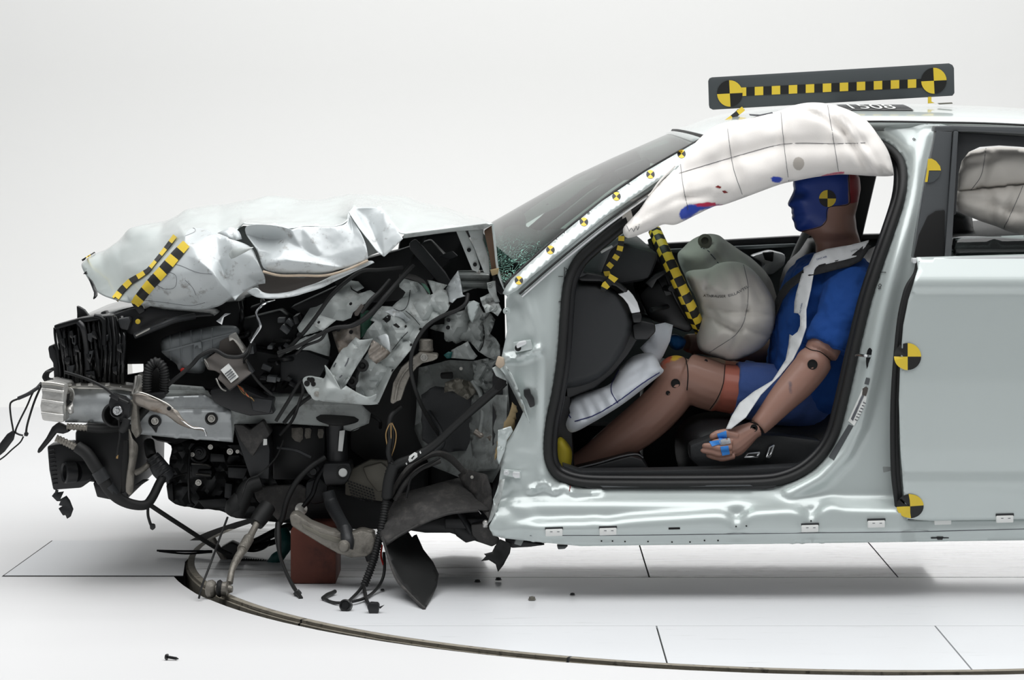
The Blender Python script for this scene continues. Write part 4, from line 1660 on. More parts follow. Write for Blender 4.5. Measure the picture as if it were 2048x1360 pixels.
sticker(BODYD, 1655, 397, 17, DUM, 0, .0016, first=0, name='head_target')
SHm = K('t', [(1610, 512), (1578, 540), (1560, 580), (1547, 630), (1539, 690), (1534, 742), (1545, 764), (1590, 800), (1612, 842), (1652, 858), (1720, 850), (1752, 760), (1756, 600), (1742, 530), (1705, 508), (1650, 503)],
        .55, .20, 80, None, None, 9, True, backk=1.0)
bm = bmesh.new()
bm.from_mesh(SHm.data)
bpy.data.objects.remove(SHm)
chain(bm, [(1690, 545, .44, .07), (1694, 572, .375, .075), (1682, 630, .315, .072), (1664, 672, .292, .069), (1655, 694, .285, .070)])
SHIRT = fuse('shirt', bm, .0065, 4, M['shirt_blue'], DUM, (.022, .05))
for pth in ([(1604, 684), (1630, 689), (1665, 694), (1700, 702)],):
    seamline('sleeve_hem', SHIRT, pth, .0012, M['shirt_blue'], DUM)
bm = bmesh.new()
chain(bm, [(1640, 806, .52, .11, .17), (1600, 800, .48, .100), (1540, 788, .455, .090), (1490, 780, .445, .084), (1468, 777, .442, .082)])
chain(bm, [(1610, 800, .64, .095), (1480, 774, .66, .084)])
fuse('shorts', bm, .006, 3, M['shorts_blue'], DUM, (.010, .04))
# taped fingers
for pts, mk in (([(1434, 868), (1452, 862), (1454, 876), (1438, 882)], 'tape_blue'), ([(1418, 884), (1440, 880), (1444, 888), (1424, 893)], 'tape_blue'),
                ([(1440, 894), (1456, 892), (1459, 908), (1444, 911)], 'tape_blue'), ([(1437, 881), (1459, 876), (1461, 886), (1441, 891)], 'tape_grey')):
    decal('finger_tape', BODYD, pts, M[mk], DUM, 3, .002)
# the far hand, wrapped in blue tape, behind the wheel
K('far_hand', [(1336, 676), (1346, 668), (1362, 672), (1372, 682), (1366, 696), (1350, 700), (1338, 690)], .60, .03, 9, M['tape_blue'], DUM, 4, noise=(.01, 8, 3, False))

# seat belt: black webbing over the chest and the torn pale sleeve that covered it
def web(name, outline, mat, step=7, noise=None):
    return R(name, outline, [(1736, 486, .36), (1700, 525, .335), (1633, 520, .345), (1606, 545, .36), (1568, 575, .40), (1550, 615, .46), (1600, 650, .30), (1570, 740, .275), (1500, 800, .225), (1455, 858, .185)],
             M[mat], CAR, step=step, thick=.002, noise=noise)


web('seat_belt', [(1551, 602), (1558, 584), (1572, 566), (1606, 540), (1640, 530), (1700, 514), (1732, 488), (1742, 492), (1722, 522), (1700, 533), (1640, 548), (1612, 554), (1582, 578), (1566, 600), (1552, 634)], 'belt_black')
web('torn_belt_sleeve', [(1629, 508), (1652, 499), (1702, 490), (1738, 481), (1731, 494), (1712, 514), (1690, 520), (1660, 527), (1634, 533), (1629, 540), (1622, 580), (1613, 620), (1613, 655), (1602, 688), (1586, 720), (1560, 752),
                         (1522, 790), (1492, 835), (1462, 858), (1452, 859), (1464, 832), (1480, 806), (1508, 784), (1545, 762), (1556, 745), (1572, 720), (1578, 690), (1580, 669), (1586, 672), (1596, 664), (1601, 652), (1601, 632), (1597, 627), (1589, 626),
                         (1590, 604), (1594, 584), (1600, 562), (1607, 540), (1608, 535), (1618, 530)], 'belt_white', 5, (.006, 16, 3, False))
SLV = bpy.data.objects['torn_belt_sleeve']
lettering('printed_text', 'DIMO AAB', SLV, [(1634, 521), (1654, 515)], 5, M['print_blue'], SLV)
lettering('printed_text', 'LHVALAR', SLV, [(1702, 504), (1726, 498)], 5, M['print_grey'], SLV)
lettering('printed_text', 'MIDO ON', SLV, [(1603, 606), (1599, 626)], 4, M['print_blue'], SLV)

# ------------------------------------------------------------------ roof target board
BRD = thing('target_board', 'long grey board with two quartered targets standing on the car roof', 'board', W(1665, 205, .62))
cn = [(1424, 154.5), (1898, 126.5), (1905, 130), (1908, 136), (1909, 186), (1905, 191.5), (1426, 219.5), (1419.5, 216), (1418, 210), (1416.5, 162), (1419, 156.5)]
PB = X('board_panel', cn, .60, .607, M['board_grey'], BRD, .001)
for i in range(22):
    t0, t1 = i / 22, (i + 1) / 22
    xa, xb = 1475.5 + 374 * t0, 1475.5 + 374 * t1
    ya, yb = 184 - 18 * t0, 184 - 18 * t1
    X('bar_square', [(xa, ya - 8.5), (xb, yb - 8.5), (xb, yb + 8.5), (xa, ya + 8.5)], .5985, .6, M['yellow' if i % 2 == 0 else 'black_print'], BRD, 0)
sticker(PB, 1459.5, 187, 25.5, BRD, -3, .003, ry=26.5, first=1)
sticker(PB, 1867.5, 161.5, 25.5, BRD, -3, .003, ry=26, first=1)
strip('board_leg', None, [(1487, 217, .595), (1468, 232, .57), (1450, 246, .55), (1444, 254, .55)], 10, 4, BRD, 0, sub=2)
X('board_leg', [(1476, 218), (1490, 218), (1462, 240), (1448, 254), (1440, 256)], .60, .606, M['charcoal_panel'], BRD, .001)
X('leg_foot', [(1426, 249), (1432, 248), (1446, 243), (1448, 246), (1434, 251), (1431, 254)], .56, .6, M['charcoal_panel'], BRD, .001)
X('board_leg', [(1856, 193), (1863, 192.5), (1863, 203), (1870, 206), (1856, 207)], .60, .606, M['yellow'], BRD, .001)
X('leg_foot', [(1876, 206), (1904, 204.5), (1906, 207.5), (1880, 209)], .6, .62, M['heat_shield'], BRD, .001)
# number sheet lying on the roof behind the board
def roof_text():
    zr = [PX(v.co) for v in ROOF.data.vertices]
    ax, ay = 1672, .70
    bv = bvh(ROOF)

    def top(x, y, off=.0015):
        h = bv.ray_cast(Vector((x, y, 3)), Vector((0, 0, -1)))
        return h[0] + Vector((0, 0, off))
    x0, x1 = W(1672, 217, .7).x, W(1806, 215, .7).x
    ya, yb = .46, .70
    vs, fs = [], []
    for i in range(13):
        for j in range(5):
            vs.append(top(x0 + (x1 - x0) * i / 12, ya + (yb - ya) * j / 4, .002))
    for i in range(12):
        for j in range(4):
            a = i * 5 + j
            fs.append((a, a + 5, a + 6, a + 1))
    s = link('roof_number_sheet', mesh('roof_number_sheet', vs, fs), M['charcoal_panel'], CAR)
    cu = bpy.data.curves.new('t', 'FONT')
    cu.body = '1508'
    cu.size = 1
    t = bpy.data.objects.new('t', cu)
    COL.objects.link(t)
    dg = bpy.context.evaluated_depsgraph_get()
    dg.update()
    me = bpy.data.meshes.new_from_object(t.evaluated_get(dg))
    bpy.data.objects.remove(t)
    wd = max(v.co.x for v in me.vertices)
    for v in me.vertices:
        v.co = top(x0 + .01 + v.co.x / wd * (x1 - x0 - .055), ya + .03 + v.co.y / .72 * (yb - ya - .06), .004)
    link('roof_number', me, M['label_white'], s, 0)


roof_text()

# ------------------------------------------------------------------ crumpled bonnet
HOODE = S('hood', {
    'a0': (156, 515, .78), 'a1': (165, 540, .72), 'a2': (184, 572, .62), 'a3': (196, 588, .54), 'a4': (225, 598, .44), 'a5': (262, 606, .35),
    'a6': (283, 611, .36), 'a7': (360, 619, .33), 'a8': (430, 623, .31), 'a9': (464, 594, .26), 'b0': (470, 601, .25), 'b1': (487, 582, .27),
    'b2': (515, 569, .27), 'b3': (530, 567, .25), 'b4': (531, 555, .25), 'b5': (524, 542, .21), 'b6': (512, 515, .24), 'b7': (507, 495, .26),
    'b8': (480, 484, .28), 'b9': (455, 476, .30), 'c0': (470, 462, .34), 'c1': (480, 455, .36), 'c2': (486, 447, .30),
    'c3': (552, 450, .30), 'c4': (582, 459, .28), 'c5': (601, 452, .32), 'c6': (631, 451, .32), 'c7': (680, 455, .28), 'c8': (697, 440, .30), 'c9': (697, 424, .34),
    'd0': (708, 415, .36), 'd1': (762, 414, .34), 'd2': (772, 432, .28), 'd3': (798, 467, .22), 'd4': (809, 468, .20), 'd5': (900, 456, .18), 'd6': (985, 447, .17),
    'u18': (940, 427, .8), 'u17': (872, 402, .95), 'u16': (830, 393, 1.0), 'u15': (800, 385, 1.0), 'u14': (775, 385, 1.0), 'u13': (710, 380, .95), 'u12': (680, 381, .95),
    'u11': (645, 390, .95), 'u10': (598, 391, .95), 'u9': (548, 379, .95), 'u8': (510, 389, .95), 'u7': (440, 398, .95), 'u6': (372, 405, .95), 'u5': (350, 424, .95),
    'u4': (325, 437, .92), 'u3': (270, 449, .88), 'u2': (228, 466, .86), 'u1': (196, 488, .82),
    # inner folds
    'k0': (369, 485, .34), 'k1': (330, 530, .32), 'k2': (296, 570, .31),
    'f0': (240, 530, .60), 'f1': (280, 500, .60), 'f2': (325, 470, .60), 'f3': (215, 560, .58), 'f4': (270, 455, .80), 'f5': (290, 540, .40),
    'e0': (387, 456, .48), 'e1': (412, 456, .42), 'e2': (427, 466, .36), 'e3': (389, 465, .40), 'e4': (370, 471, .38),
    'm1': (372, 508, .29), 'm2': (402, 522, .23), 'm3': (430, 548, .19), 'm4': (440, 566, .20), 'n1': (398, 500, .27), 'n2': (440, 515, .27), 'n3': (448, 556, .25),
    'g0': (360, 570, .26), 'g1': (400, 592, .26), 'g2': (390, 540, .24), 'g3': (455, 530, .235), 'g4': (490, 545, .24), 'g5': (470, 505, .24), 'g6': (320, 590, .31), 'g7': (345, 545, .265),
    'q0': (352, 442, .66), 'q1': (375, 428, .70), 'q2': (420, 440, .56), 'q3': (440, 456, .44), 'q4': (458, 470, .36),
    'r0': (480, 430, .55), 'r1': (530, 440, .45), 'r2': (560, 420, .70), 'r3': (600, 432, .52), 'r4': (640, 420, .60), 'r5': (670, 432, .44), 'r6': (690, 405, .72),
    'r7': (650, 440, .42), 'r8': (580, 445, .38), 's0': (760, 400, .75), 's1': (830, 430, .50), 's2': (900, 432, .45), 's3': (812, 402, .80), 's4': (740, 408, .50), 's5': (520, 405, .82)},
    ['a0', 'a1', 'a2', 'a3', 'a4', 'a5', 'a6', 'a7', 'a8', 'a9', 'b0', 'b1', 'b2', 'b3', 'b4', 'b5', 'b6', 'b7', 'b8', 'b9', 'c0', 'c1', 'c2', 'c3', 'c4', 'c5', 'c6', 'c7', 'c8', 'c9',
     'd0', 'd1', 'd2', 'd3', 'd4', 'd5', 'd6', 'u18', 'u17', 'u16', 'u15', 'u14', 'u13', 'u12', 'u11', 'u10', 'u9', 'u8', 'u7', 'u6', 'u5', 'u4', 'u3', 'u2', 'u1'],
    [['k0', 'k1', 'k2', 'a5'], ['e4', 'k0'], ['u6', 'q2', 'q3', 'e2'], ['e4', 'e3', 'e0', 'e1', 'e2', 'q4', 'b9'], ['m1', 'm2', 'm3', 'm4', 'a9'], ['k0', 'n1', 'n2', 'n3', 'm4'], ['n3', 'g4', 'b2'], ['u9', 'r2', 'r1', 'c2'], ['u12', 'r6', 'r4', 'r3', 'r8', 'c3'],
     ['u15', 's3', 's0', 's4', 'd0'], ['r4', 'r5', 'c8'], ['u4', 'f2', 'f1', 'f0'], ['k1', 'f5'], ['u5', 'q0', 'e4']],
    M['paint'], CAR, .0018, 3, .6, 1.0, (.006, .09), (['a0', 'u1', 'u2', 'u3', 'u4', 'u5', 'u6', 'u7', 'u8', 'u9', 'u10', 'u11', 'u12', 'u13', 'u14', 'u15', 'u16', 'u17', 'u18'], 1.68, -.06))

HOODE.data.materials.append(M['paint_scuffed'])
_reg = [(372, 490), (262, 606), (262, 640), (540, 640), (540, 540), (505, 490), (470, 480), (412, 456), (388, 456), (372, 470)]
_cs = np.array([PX(sum((HOODE.data.vertices[v].co for v in p.vertices), Vector()) / len(p.vertices) + base_of(HOODE)) for p in HOODE.data.polygons])
HOODE.data.polygons.foreach_set('material_index', [1 if q else 0 for q in inside(_cs, _reg)])
X('hood_inner_panel', [(440, 470), (486, 452), (600, 458), (697, 432), (760, 425), (795, 466), (770, 500), (730, 515), (640, 555), (540, 580), (500, 575), (480, 500)], .44, .46, M['paint_grey'], HOODE, .004)
S('hood_fold', {
    'a': (486, 447, .24), 'b': (552, 450, .24), 'c': (582, 459, .22), 'd': (601, 453, .23), 'e': (631, 452, .23), 'f': (680, 456, .21), 'g': (698, 443, .24), 'h': (697, 428, .27), 'i': (719, 459, .20),
    'j': (734, 492, .17), 'k': (736, 518, .16), 'l': (691, 536, .17), 'm': (650, 547, .17), 'n': (604, 546, .17), 'o': (555, 546, .18), 'p': (525, 541, .19), 'q': (521, 518, .22), 'r': (513, 498, .24), 's': (492, 468, .26),
    't': (530, 480, .29), 'u': (570, 480, .25), 'v': (600, 500, .20), 'w': (560, 520, .15), 'x': (530, 525, .165), 'y': (650, 490, .20), 'z': (690, 500, .18), 'a2': (620, 525, .15), 'b2': (545, 505, .22),
    'c2': (632, 486, .185), 'd2': (648, 522, .175), 'e2': (710, 470, .20)},
    list('abcdefghijklmnopqrs'), [['b2', 'w', 'a2', 'l'], ['c', 'v', 'd2'], ['d', 'c2', 'd2'], ['h', 'e2', 'z', 'k'], ['r', 'b2'], ['s', 't', 'u', 'c']],
    M['paint_scuffed'], HOODE, .0018, 3, .55, 1.0, (.006, .05))
S('hood_fold', {
    'a': (697, 424, .25), 'b': (708, 415, .28), 'c': (762, 414, .27), 'd': (772, 430, .22), 'e': (788, 446, .19), 'f': (798, 466, .17), 'g': (806, 477, .16), 'h': (786, 497, .155), 'i': (768, 514, .15), 'j': (752, 500, .16),
    'k': (738, 481, .18), 'l': (722, 462, .20), 'm': (704, 434, .23), 'n': (735, 440, .27), 'o': (765, 455, .18), 'p': (752, 478, .19)},
    list('abcdefghijklm'), [['b', 'n', 'p', 'j'], ['c', 'o', 'i']], M['paint_scuffed'], HOODE, .0018, 3, .5, 1.0, (.005, .05))
S('hood_fold', {'a': (435, 466, .26), 'b': (458, 455, .25), 'c': (466, 454, .25), 'd': (480, 462, .25), 'e': (484, 478, .24), 'f': (470, 480, .22), 'g': (452, 472, .22)}, list('abcdefg'), [['b', 'f']], M['paint_scuffed'], HOODE, sub=1)
S('hood_tear', {'a': (466, 496, .17), 'b': (507, 494, .16), 'c': (498, 500, .15), 'd': (470, 515, .16), 'e': (462, 518, .18), 'f': (455, 508, .2)}, list('abcdef'), [['a', 'd']], M['paint_inner'], HOODE, sub=1)
X('hood_cavity', [(512, 548), (548, 554), (604, 557), (690, 540), (740, 523), (746, 524), (700, 545), (650, 570), (600, 585), (545, 592), (520, 588)], .30, .34, M['module_brown'], HOODE, .004)
S('hood_lip', {'a': (494, 583, .22), 'b': (514, 571, .20), 'c': (521, 585, .19), 'd': (546, 588, .18), 'e': (582, 584, .18), 'f': (615, 571, .18), 'g': (642, 563, .18), 'h': (668, 549, .18), 'i': (700, 531, .18), 'j': (744, 519, .18), 'k': (748, 524, .17),
               'l': (719, 538, .17), 'm': (675, 559, .17), 'n': (648, 574, .17), 'o': (623, 581, .17), 'p': (590, 593, .17), 'q': (544, 597, .17), 'r': (519, 596, .18), 's': (505, 592, .2)},
  list('abcdefghijklmnopqrs'), [], M['paint_scuffed'], HOODE, .003, 2, .5, 1, (.004, .03))
T('hood_hem', [(526, 543, .175), (560, 551, .17), (604, 551, .165), (650, 551, .165), (692, 540, .165), (736, 521, .16)], .004, M['primer_edge'], HOODE, 6)
X('hood_flange', [(808, 468), (900, 456), (972, 447), (984, 450), (966, 459), (900, 464), (806, 477)], .165, .2, M['paint_grey'], HOODE, .002)
X('hood_brace', [(912, 462), (930, 461), (950, 500), (960, 535), (956, 545), (944, 540)], .22, .25, M['paint_inner'], HOODE, .003)
X('hood_brace', [(936, 461), (967, 458), (966, 480), (978, 515), (980, 548), (968, 546), (950, 500)], .21, .24, M['paint_inner'], HOODE, .003)
bolt(938, 500, .215, .006, M['dark_metal'], HOODE, 'brace_bolt')
bolt(950, 529, .215, .006, M['dark_metal'], HOODE, 'brace_bolt')
X('hood_liner_edge', [(968, 462), (986, 450), (990, 490), (996, 540), (1002, 552), (984, 545), (978, 510)], .18, .23, M['brown_card'], HOODE, .003)
T('hood_rear_edge', [(985, 448, .17), (990, 490, .168), (994, 530, .168), (1000, 556, .17), (1009, 578, .18)], .004, M['paint'], HOODE, 6)
X('liner_scrap', [(980, 540), (998, 536), (996, 548), (984, 552)], .16, .18, M['foam_tan'], HOODE, .002)
S('hood_hook', {'a': (176, 552, .6), 'b': (182, 560, .6), 'c': (194, 578, .55), 'd': (196, 590, .5), 'e': (186, 597, .5), 'f': (190, 586, .52), 'g': (180, 566, .6)}, list('abcdefg'), [], M['black_plastic'], HOODE, .004, 1)
X('hood_bump_stop', [(166, 548), (172, 542), (174, 549)], .66, .68, M['black_plastic'], HOODE, .001)
bpy.context.view_layer.update()
strip('chequer_tape', HOODE, [(352, 473), (338, 492), (320, 515), (298, 542), (284, 551), (262, 564), (246, 580), (231, 600)], [9, 8, 7, 10, 12, 14], 11, HOODE, 0, off=.004, sub=4)
strip('chequer_tape', HOODE, [(374, 489), (356, 509), (330, 540), (300, 572), (284, 592), (270, 609)], [17, 20, 21, 20, 19, 17], 9, HOODE, 0, off=.004, sub=5, nx=5)
strip('chequer_tape', HOODE, [(164, 521), (172, 516), (182, 510), (190, 505)], 4, 3, HOODE, 1, off=.004, sub=3)
# creases scored in the painted skin
for L in ([(386, 456), (390, 458), (389, 464), (371, 472)], [(330, 525), (360, 531), (395, 545), (425, 548)], [(300, 552), (335, 545), (352, 552), (350, 574), (330, 578), (310, 568)], [(370, 560), (385, 575), (392, 590)], [(285, 600), (330, 605), (380, 611), (410, 605)]):
    seamline('paint_scratch', HOODE, L, .0005, M['print_grey'], HOODE, .0006)

# ------------------------------------------------------------------ engine bay: mass of the engine and firewall
X('firewall', [(800, 475), (985, 455), (1008, 560), (1012, 760), (1030, 800), (1000, 1000), (960, 1060), (900, 1062), (800, 1050), (760, 700)], .95, 1.2, M['black_plastic'], CAR, .01)
ENG = X('engine', [(300, 640), (480, 595), (560, 570), (760, 520), (860, 500), (860, 1000), (760, 1060), (640, 1055), (470, 1038), (440, 1020), (370, 1013), (345, 1005), (335, 995), (333, 955), (345, 890), (300, 880), (286, 760), (284, 700)],
        .80, 1.45, M['engine_metal'], CAR, .02)
X('engine_bay_cover', [(246, 640), (270, 618), (400, 610), (480, 600), (480, 700), (300, 728), (246, 729)], .60, 1.4, M['black_plastic'], CAR, .01)
X('bay_tray', [(246, 752), (290, 745), (290, 790), (246, 790)], .6, .66, M['black_plastic'], CAR, .01)
R('engine_block_face', [(333, 960), (345, 890), (380, 880), (470, 885), (560, 880), (610, 900), (610, 1010), (560, 1030), (472, 1032), (440, 1021), (370, 1013), (350, 1008), (337, 998)], .62, M['engine_metal'], ENG, step=9, thick=.004, noise=(.014, 30, 4), smooth=25)

# radiator pack
RAD = X('radiator_pack', [(107, 652), (130, 644), (156, 638), (197, 632), (224, 629), (247, 640), (247, 768), (108, 766), (110, 735), (119, 706), (115, 690)], .36, .46, M['gloss_black'], CAR, .01)
X('radiator_core', [(110, 655), (156, 641), (197, 635), (224, 632), (244, 640), (244, 688), (142, 700), (138, 766), (112, 764), (121, 706)], .46, 1.5, M['gloss_black'], RAD, .01)
for i in range(15):
    t = i / 14
    x0 = 113 + 128 * t
    x1 = 119 + 126 * t
    top_y = 652 - 20 * min(1, t * 1.4)
    r = .004 + .004 * rnd.random()
    T('cooling_fin', [(x0, top_y + 3, .34 + .03 * rnd.random()), (x0 + 3 + 3 * rnd.random(), 700, .33), (x1, 764, .34)], r, M['gloss_black' if i % 3 else 'dark_metal'], RAD, 6, 4, wob=.008)
for i in range(16):
    px, py = 118 + rnd.random() * 118, 650 + rnd.random() * 100
    X('pack_clip', [(px, py), (px + 5 + 8 * rnd.random(), py - 2), (px + 6 + 6 * rnd.random(), py + 10 + 10 * rnd.random()), (px + 1, py + 12)], .30, .36, M['dark_plastic' if i % 3 == 0 else 'gloss_black'], RAD, .002)
X('pack_top_rail', [(107, 651), (156, 637), (197, 631), (200, 640), (156, 647), (110, 660)], .31, .40, M['dark_metal'], RAD, .004)
T('pack_pipe', [(188, 632, .30), (202, 636, .30), (208, 650, .30), (208, 690, .30)], .007, M['dark_metal'], RAD, 8)
T('pack_pipe', [(158, 645, .31), (166, 656, .30), (172, 690, .31), (176, 740, .31)], .009, M['black_plastic'], RAD, 8)
T('pack_pipe', [(192, 700, .31), (196, 730, .30), (198, 752, .31)], .006, M['dark_metal'], RAD, 8)
X('pack_spike', [(153, 612), (158, 614), (168, 620), (178, 633), (176, 636), (154, 638), (154, 627)], .5, .53, M['black_plastic'], RAD, .002)
X('pack_lug', [(200, 632), (202, 624), (211, 623), (213, 630), (218, 634)], .5, .56, M['black_plastic'], RAD, .003)
X('upper_duct', [(218, 632), (252, 620), (275, 616), (290, 618), (300, 612), (330, 618), (420, 626), (430, 632), (330, 640), (320, 650), (285, 668), (260, 670), (240, 655)], .38, .6, M['black_plastic'], CAR, .008)
T('duct_edge', [(216, 632, .44), (240, 624, .44), (262, 618.5, .44), (276, 617, .44)], .006, M['dark_plastic'], CAR, 8)
X('duct_flap', [(262, 606), (285, 611), (290, 622), (278, 630), (270, 618)], .37, .39, M['black_plastic'], CAR, .003)
X('lamp_housing', [(234, 638), (258, 634), (262, 642), (256, 662), (240, 658)], .33, .38, M['dark_plastic'], CAR, .006)
C('yellow_cap', 276, 643, .36, [(.0075, 0), (.0075, .004), (.006, .005), (.003, .005), (.003, .004)], M['yellow'], CAR, seg=18)
T('duct_rod', [(270, 672, .34), (320, 652, .32), (350, 640, .33), (390, 632, .36)], .009, M['dark_plastic'], CAR, 8)
T('duct_rod', [(272, 671, .325), (284, 665, .32), (300, 657, .32)], .003, M['steel'], CAR, 6)
X('side_connector', [(96, 697), (98, 692), (105, 690), (108, 698), (113, 702), (116, 712), (120, 716), (116, 725), (122, 760), (108, 758), (106, 726), (99, 715)], .34, .42, M['black_plastic'], CAR, .003)
T('loose_strap', [(118, 690, .4), (116, 698, .39), (118, 704, .4)], .004, M['label_white'], CAR, 6)

# bumper beam end, crash box, longitudinal
BEAM = X('bumper_beam', [(82, 766), (95, 764), (128, 770), (130, 776), (126, 812), (128, 845), (112, 844), (84, 841), (80, 812), (84, 790)], .17, 1.66, M['crushed_aluminium'], CAR, .006)
for a, b in (((84, 778), (128, 783)), ((84, 800), (127, 806)), ((83, 826), (127, 831))):
    T('beam_rib', [(a[0], a[1], .168), ((a[0] + b[0]) / 2, (a[1] + b[1]) / 2, .163), (b[0], b[1], .168)], .0045, M['crushed_aluminium'], BEAM, 8, 4, wob=.002)
T('beam_edge', [(84, 766, .166), (104, 767, .163), (128, 771, .166)], .005, M['steel'], BEAM, 8)
CRB = R('crash_box', [(128, 775), (146, 772), (265, 780), (268, 848), (230, 847), (130, 842), (136, 820), (131, 800)],
        lambda co: .27 + .010 * np.cos((co[:, 1] - 772) / 11.5) + .004 * np.sin(co[:, 0] / 20), M['aluminium'], CAR, step=6, thick=.01)
X('crash_box_core', [(150, 778), (265, 786), (266, 845), (150, 840)], .29, .42, M['aluminium'], CRB, .004)
X('crash_box_flange', [(126, 772), (200, 770), (265, 778), (266, 783), (200, 778), (140, 778)], .25, .42, M['steel'], CRB, .002)
S('torn_metal', {'a': (128, 778, .24), 'b': (142, 774, .22), 'c': (150, 786, .22), 'd': (146, 806, .24), 'e': (148, 826, .22), 'f': (134, 832, .21), 'g': (130, 812, .25), 'h': (140, 792, .27), 'i': (138, 816, .20)}, list('abcdefg'), [['a', 'h', 'd'], ['g', 'i', 'e']], M['crushed_aluminium'], CRB, sub=1, dent=(.012, .02))
X('torn_gap', [(131, 790), (140, 786), (138, 800), (144, 804), (134, 812)], .225, .23, M['hole_black'], CRB, .0005)
for x in (112, 134, 152, 176, 210):
    X('beam_tab', [(x, 767), (x + 9, 766), (x + 10, 771), (x, 772)], .235, .25, M['steel'], CRB, .001)

RAIL = R('chassis_rail', [(262, 780), (300, 772), (340, 768), (406, 773), (420, 790), (446, 800), (545, 786), (560, 790), (650, 790), (720, 805), (742, 826), (738, 846), (700, 862), (655, 852), (560, 846), (470, 848), (466, 884), (420, 880), (345, 875), (280, 868), (262, 850)],
         lambda co: .34 - .012 * np.exp(-((co[:, 1] - 818 + .02 * (co[:, 0] - 300)) / 7) ** 2) + .02 * (co[:, 1] < 784 + .03 * (co[:, 0] - 260)) + .05 * np.clip((co[:, 0] - 470) / 60, 0, 1), M['paint_grey'], CAR, step=8, thick=.006, noise=(.004, 60, 2, False))
X('rail_core', [(270, 786), (400, 782), (640, 800), (640, 842), (470, 842), (460, 872), (345, 866), (275, 855)], .43, .52, M['dark_metal'], RAIL, .004)
R('rail_face', [(275, 796), (410, 790), (462, 822), (466, 884), (345, 875), (280, 868)], lambda co: .325 - .01 * np.exp(-((co[:, 1] - 828) / 5) ** 2), M['aluminium'], RAIL, step=8, thick=.003, noise=(.003, 50, 5, False))
for px, py, r in ((310, 842, .019), (423, 837, .019)):
    C('rubber_cup', px, py, .322, [(r, 0), (r * .95, .012), (r * .7, .014), (r * .66, .006)], M['black_rubber'], RAIL)
    bolt(px, py, .312, .012, M['steel'], RAIL)
X('cup_tail', [(302, 853), (316, 852), (312, 866)], .31, .32, M['black_rubber'], RAIL, .001)
C('mount_ring', 230, 830, .20, [(.036, -.02), (.036, .0), (.032, .004), (.029, 0), (.029, -.02)], M['black_rubber'], CAR, (.25, -1, .1), 28)
X('mount_block', [(216, 808), (222, 790), (246, 796), (262, 810), (258, 836), (240, 846), (224, 832)], .19, .27, M['black_plastic'], CAR, .006)
C('mount_sleeve', 234, 822, .19, [(.019, 0), (.019, .01), (.016, .012), (.013, .006)], M['black_plastic'], CAR)
bolt(235, 821, .18, .0135, M['chrome'], CAR)
S('worn_bracket', {'a': (265, 788, .17), 'b': (285, 786, .16), 'c': (306, 796, .15), 'd': (330, 805, .15), 'e': (345, 817, .15), 'f': (357, 820, .15), 'g': (361, 836, .15), 'h': (385, 854, .15), 'i': (404, 856, .15), 'j': (413, 868, .15), 'k': (408, 863, .155), 'l': (400, 860, .155), 'm': (380, 858, .16),
                   'n': (345, 843, .16), 'o': (334, 828, .16), 'p': (312, 826, .16), 'q': (290, 817, .17), 'r': (266, 808, .18), 's': (300, 808, .14), 't': (345, 828, .14)}, list('abcdefghijklmnopqr'), [['a', 's', 'd'], ['e', 't', 'h']],
  M['worn_bracket'], CAR, .003, 2, .5, 1, (.006, .03))
T('bracket_edge', [(266, 788, .165), (286, 786, .155), (330, 805, .145), (346, 817, .145)], .0022, M['steel'], CAR, 6)
T('bracket_edge', [(360, 838, .147), (384, 855, .147), (404, 857, .147), (410, 862, .147), (413, 872, .15)], .0022, M['chrome'], CAR, 6)
bolt(338, 817, .138, .006, M['dark_metal'], CAR)
X('silver_lug', [(268, 756), (276, 748), (290, 752), (294, 770), (290, 785), (278, 790), (264, 794), (266, 770)], .24, .30, M['steel'], CAR, .006)
T('clevis', [(272, 752, .22), (270, 770, .21), (265, 785, .21), (262, 790, .22)], .004, M['steel'], CAR, 8)
AR = T('intake_hose', [(294, 792, .24), (294, 760, .235), (299, 735, .235), (312, 724, .235), (325, 733, .235), (329, 755, .24), (328, 786, .25)], .0145, M['black_rubber'], CAR, 12, 8, corr=.0075)
X('hose_mouth', [(300, 790), (302, 750), (312, 736), (322, 750), (324, 790)], .26, .30, M['hole_black'], CAR, .003)
X('hose_flange', [(292, 788), (330, 784), (330, 795), (318, 802), (300, 800)], .22, .26, M['black_plastic'], CAR, .004)
bolt(336, 764, .28, .008, M['steel'], CAR)

# header tank, control module, harness
TANK = K('coolant_tank', [(326, 676), (380, 660), (430, 652), (470, 652), (478, 668), (450, 690), (416, 715), (405, 746), (362, 742), (352, 728), (330, 711), (323, 700)], .46, .06, 18, M['grey_translucent'], CAR, 6)
for x0, x1 in ((340, 343), (360, 364), (382, 386), (402, 404), (424, 422)):
    seamline('tank_rib', TANK, [(x0, 668 - (x0 - 340) * .12), ((x0 + x1) / 2, 695), (x1, 722)], .003, M['grey_translucent'], TANK)
seamline('tank_weld', TANK, [(326, 703), (370, 692), (420, 678), (466, 666)], .004, M['grey_translucent'], TANK)
X('tank_lug', [(387, 686), (402, 683), (404, 696), (397, 697), (396, 691), (391, 692), (390, 698)], .38, .40, M['grey_translucent'], TANK, .002)
C('red_plug', 366, 740, .40, [(.007, 0), (.007, .01), (.004, .012)], M['red_plastic'], CAR, seg=12)
MODU = X('control_module', [(407, 722), (430, 706), (492, 720), (496, 732), (504, 746), (458, 781), (446, 768), (434, 757), (440, 748), (430, 742), (415, 740)], [(407, 722, .22), (430, 706, .26), (492, 720, .25), (458, 781, .19), (504, 746, .21)], .27, M['module_brown'], CAR, .004)
X('module_edge', [(492, 722), (508, 744), (460, 782), (456, 780), (500, 746)], .215, .26, M['dark_plastic'], MODU, .002)
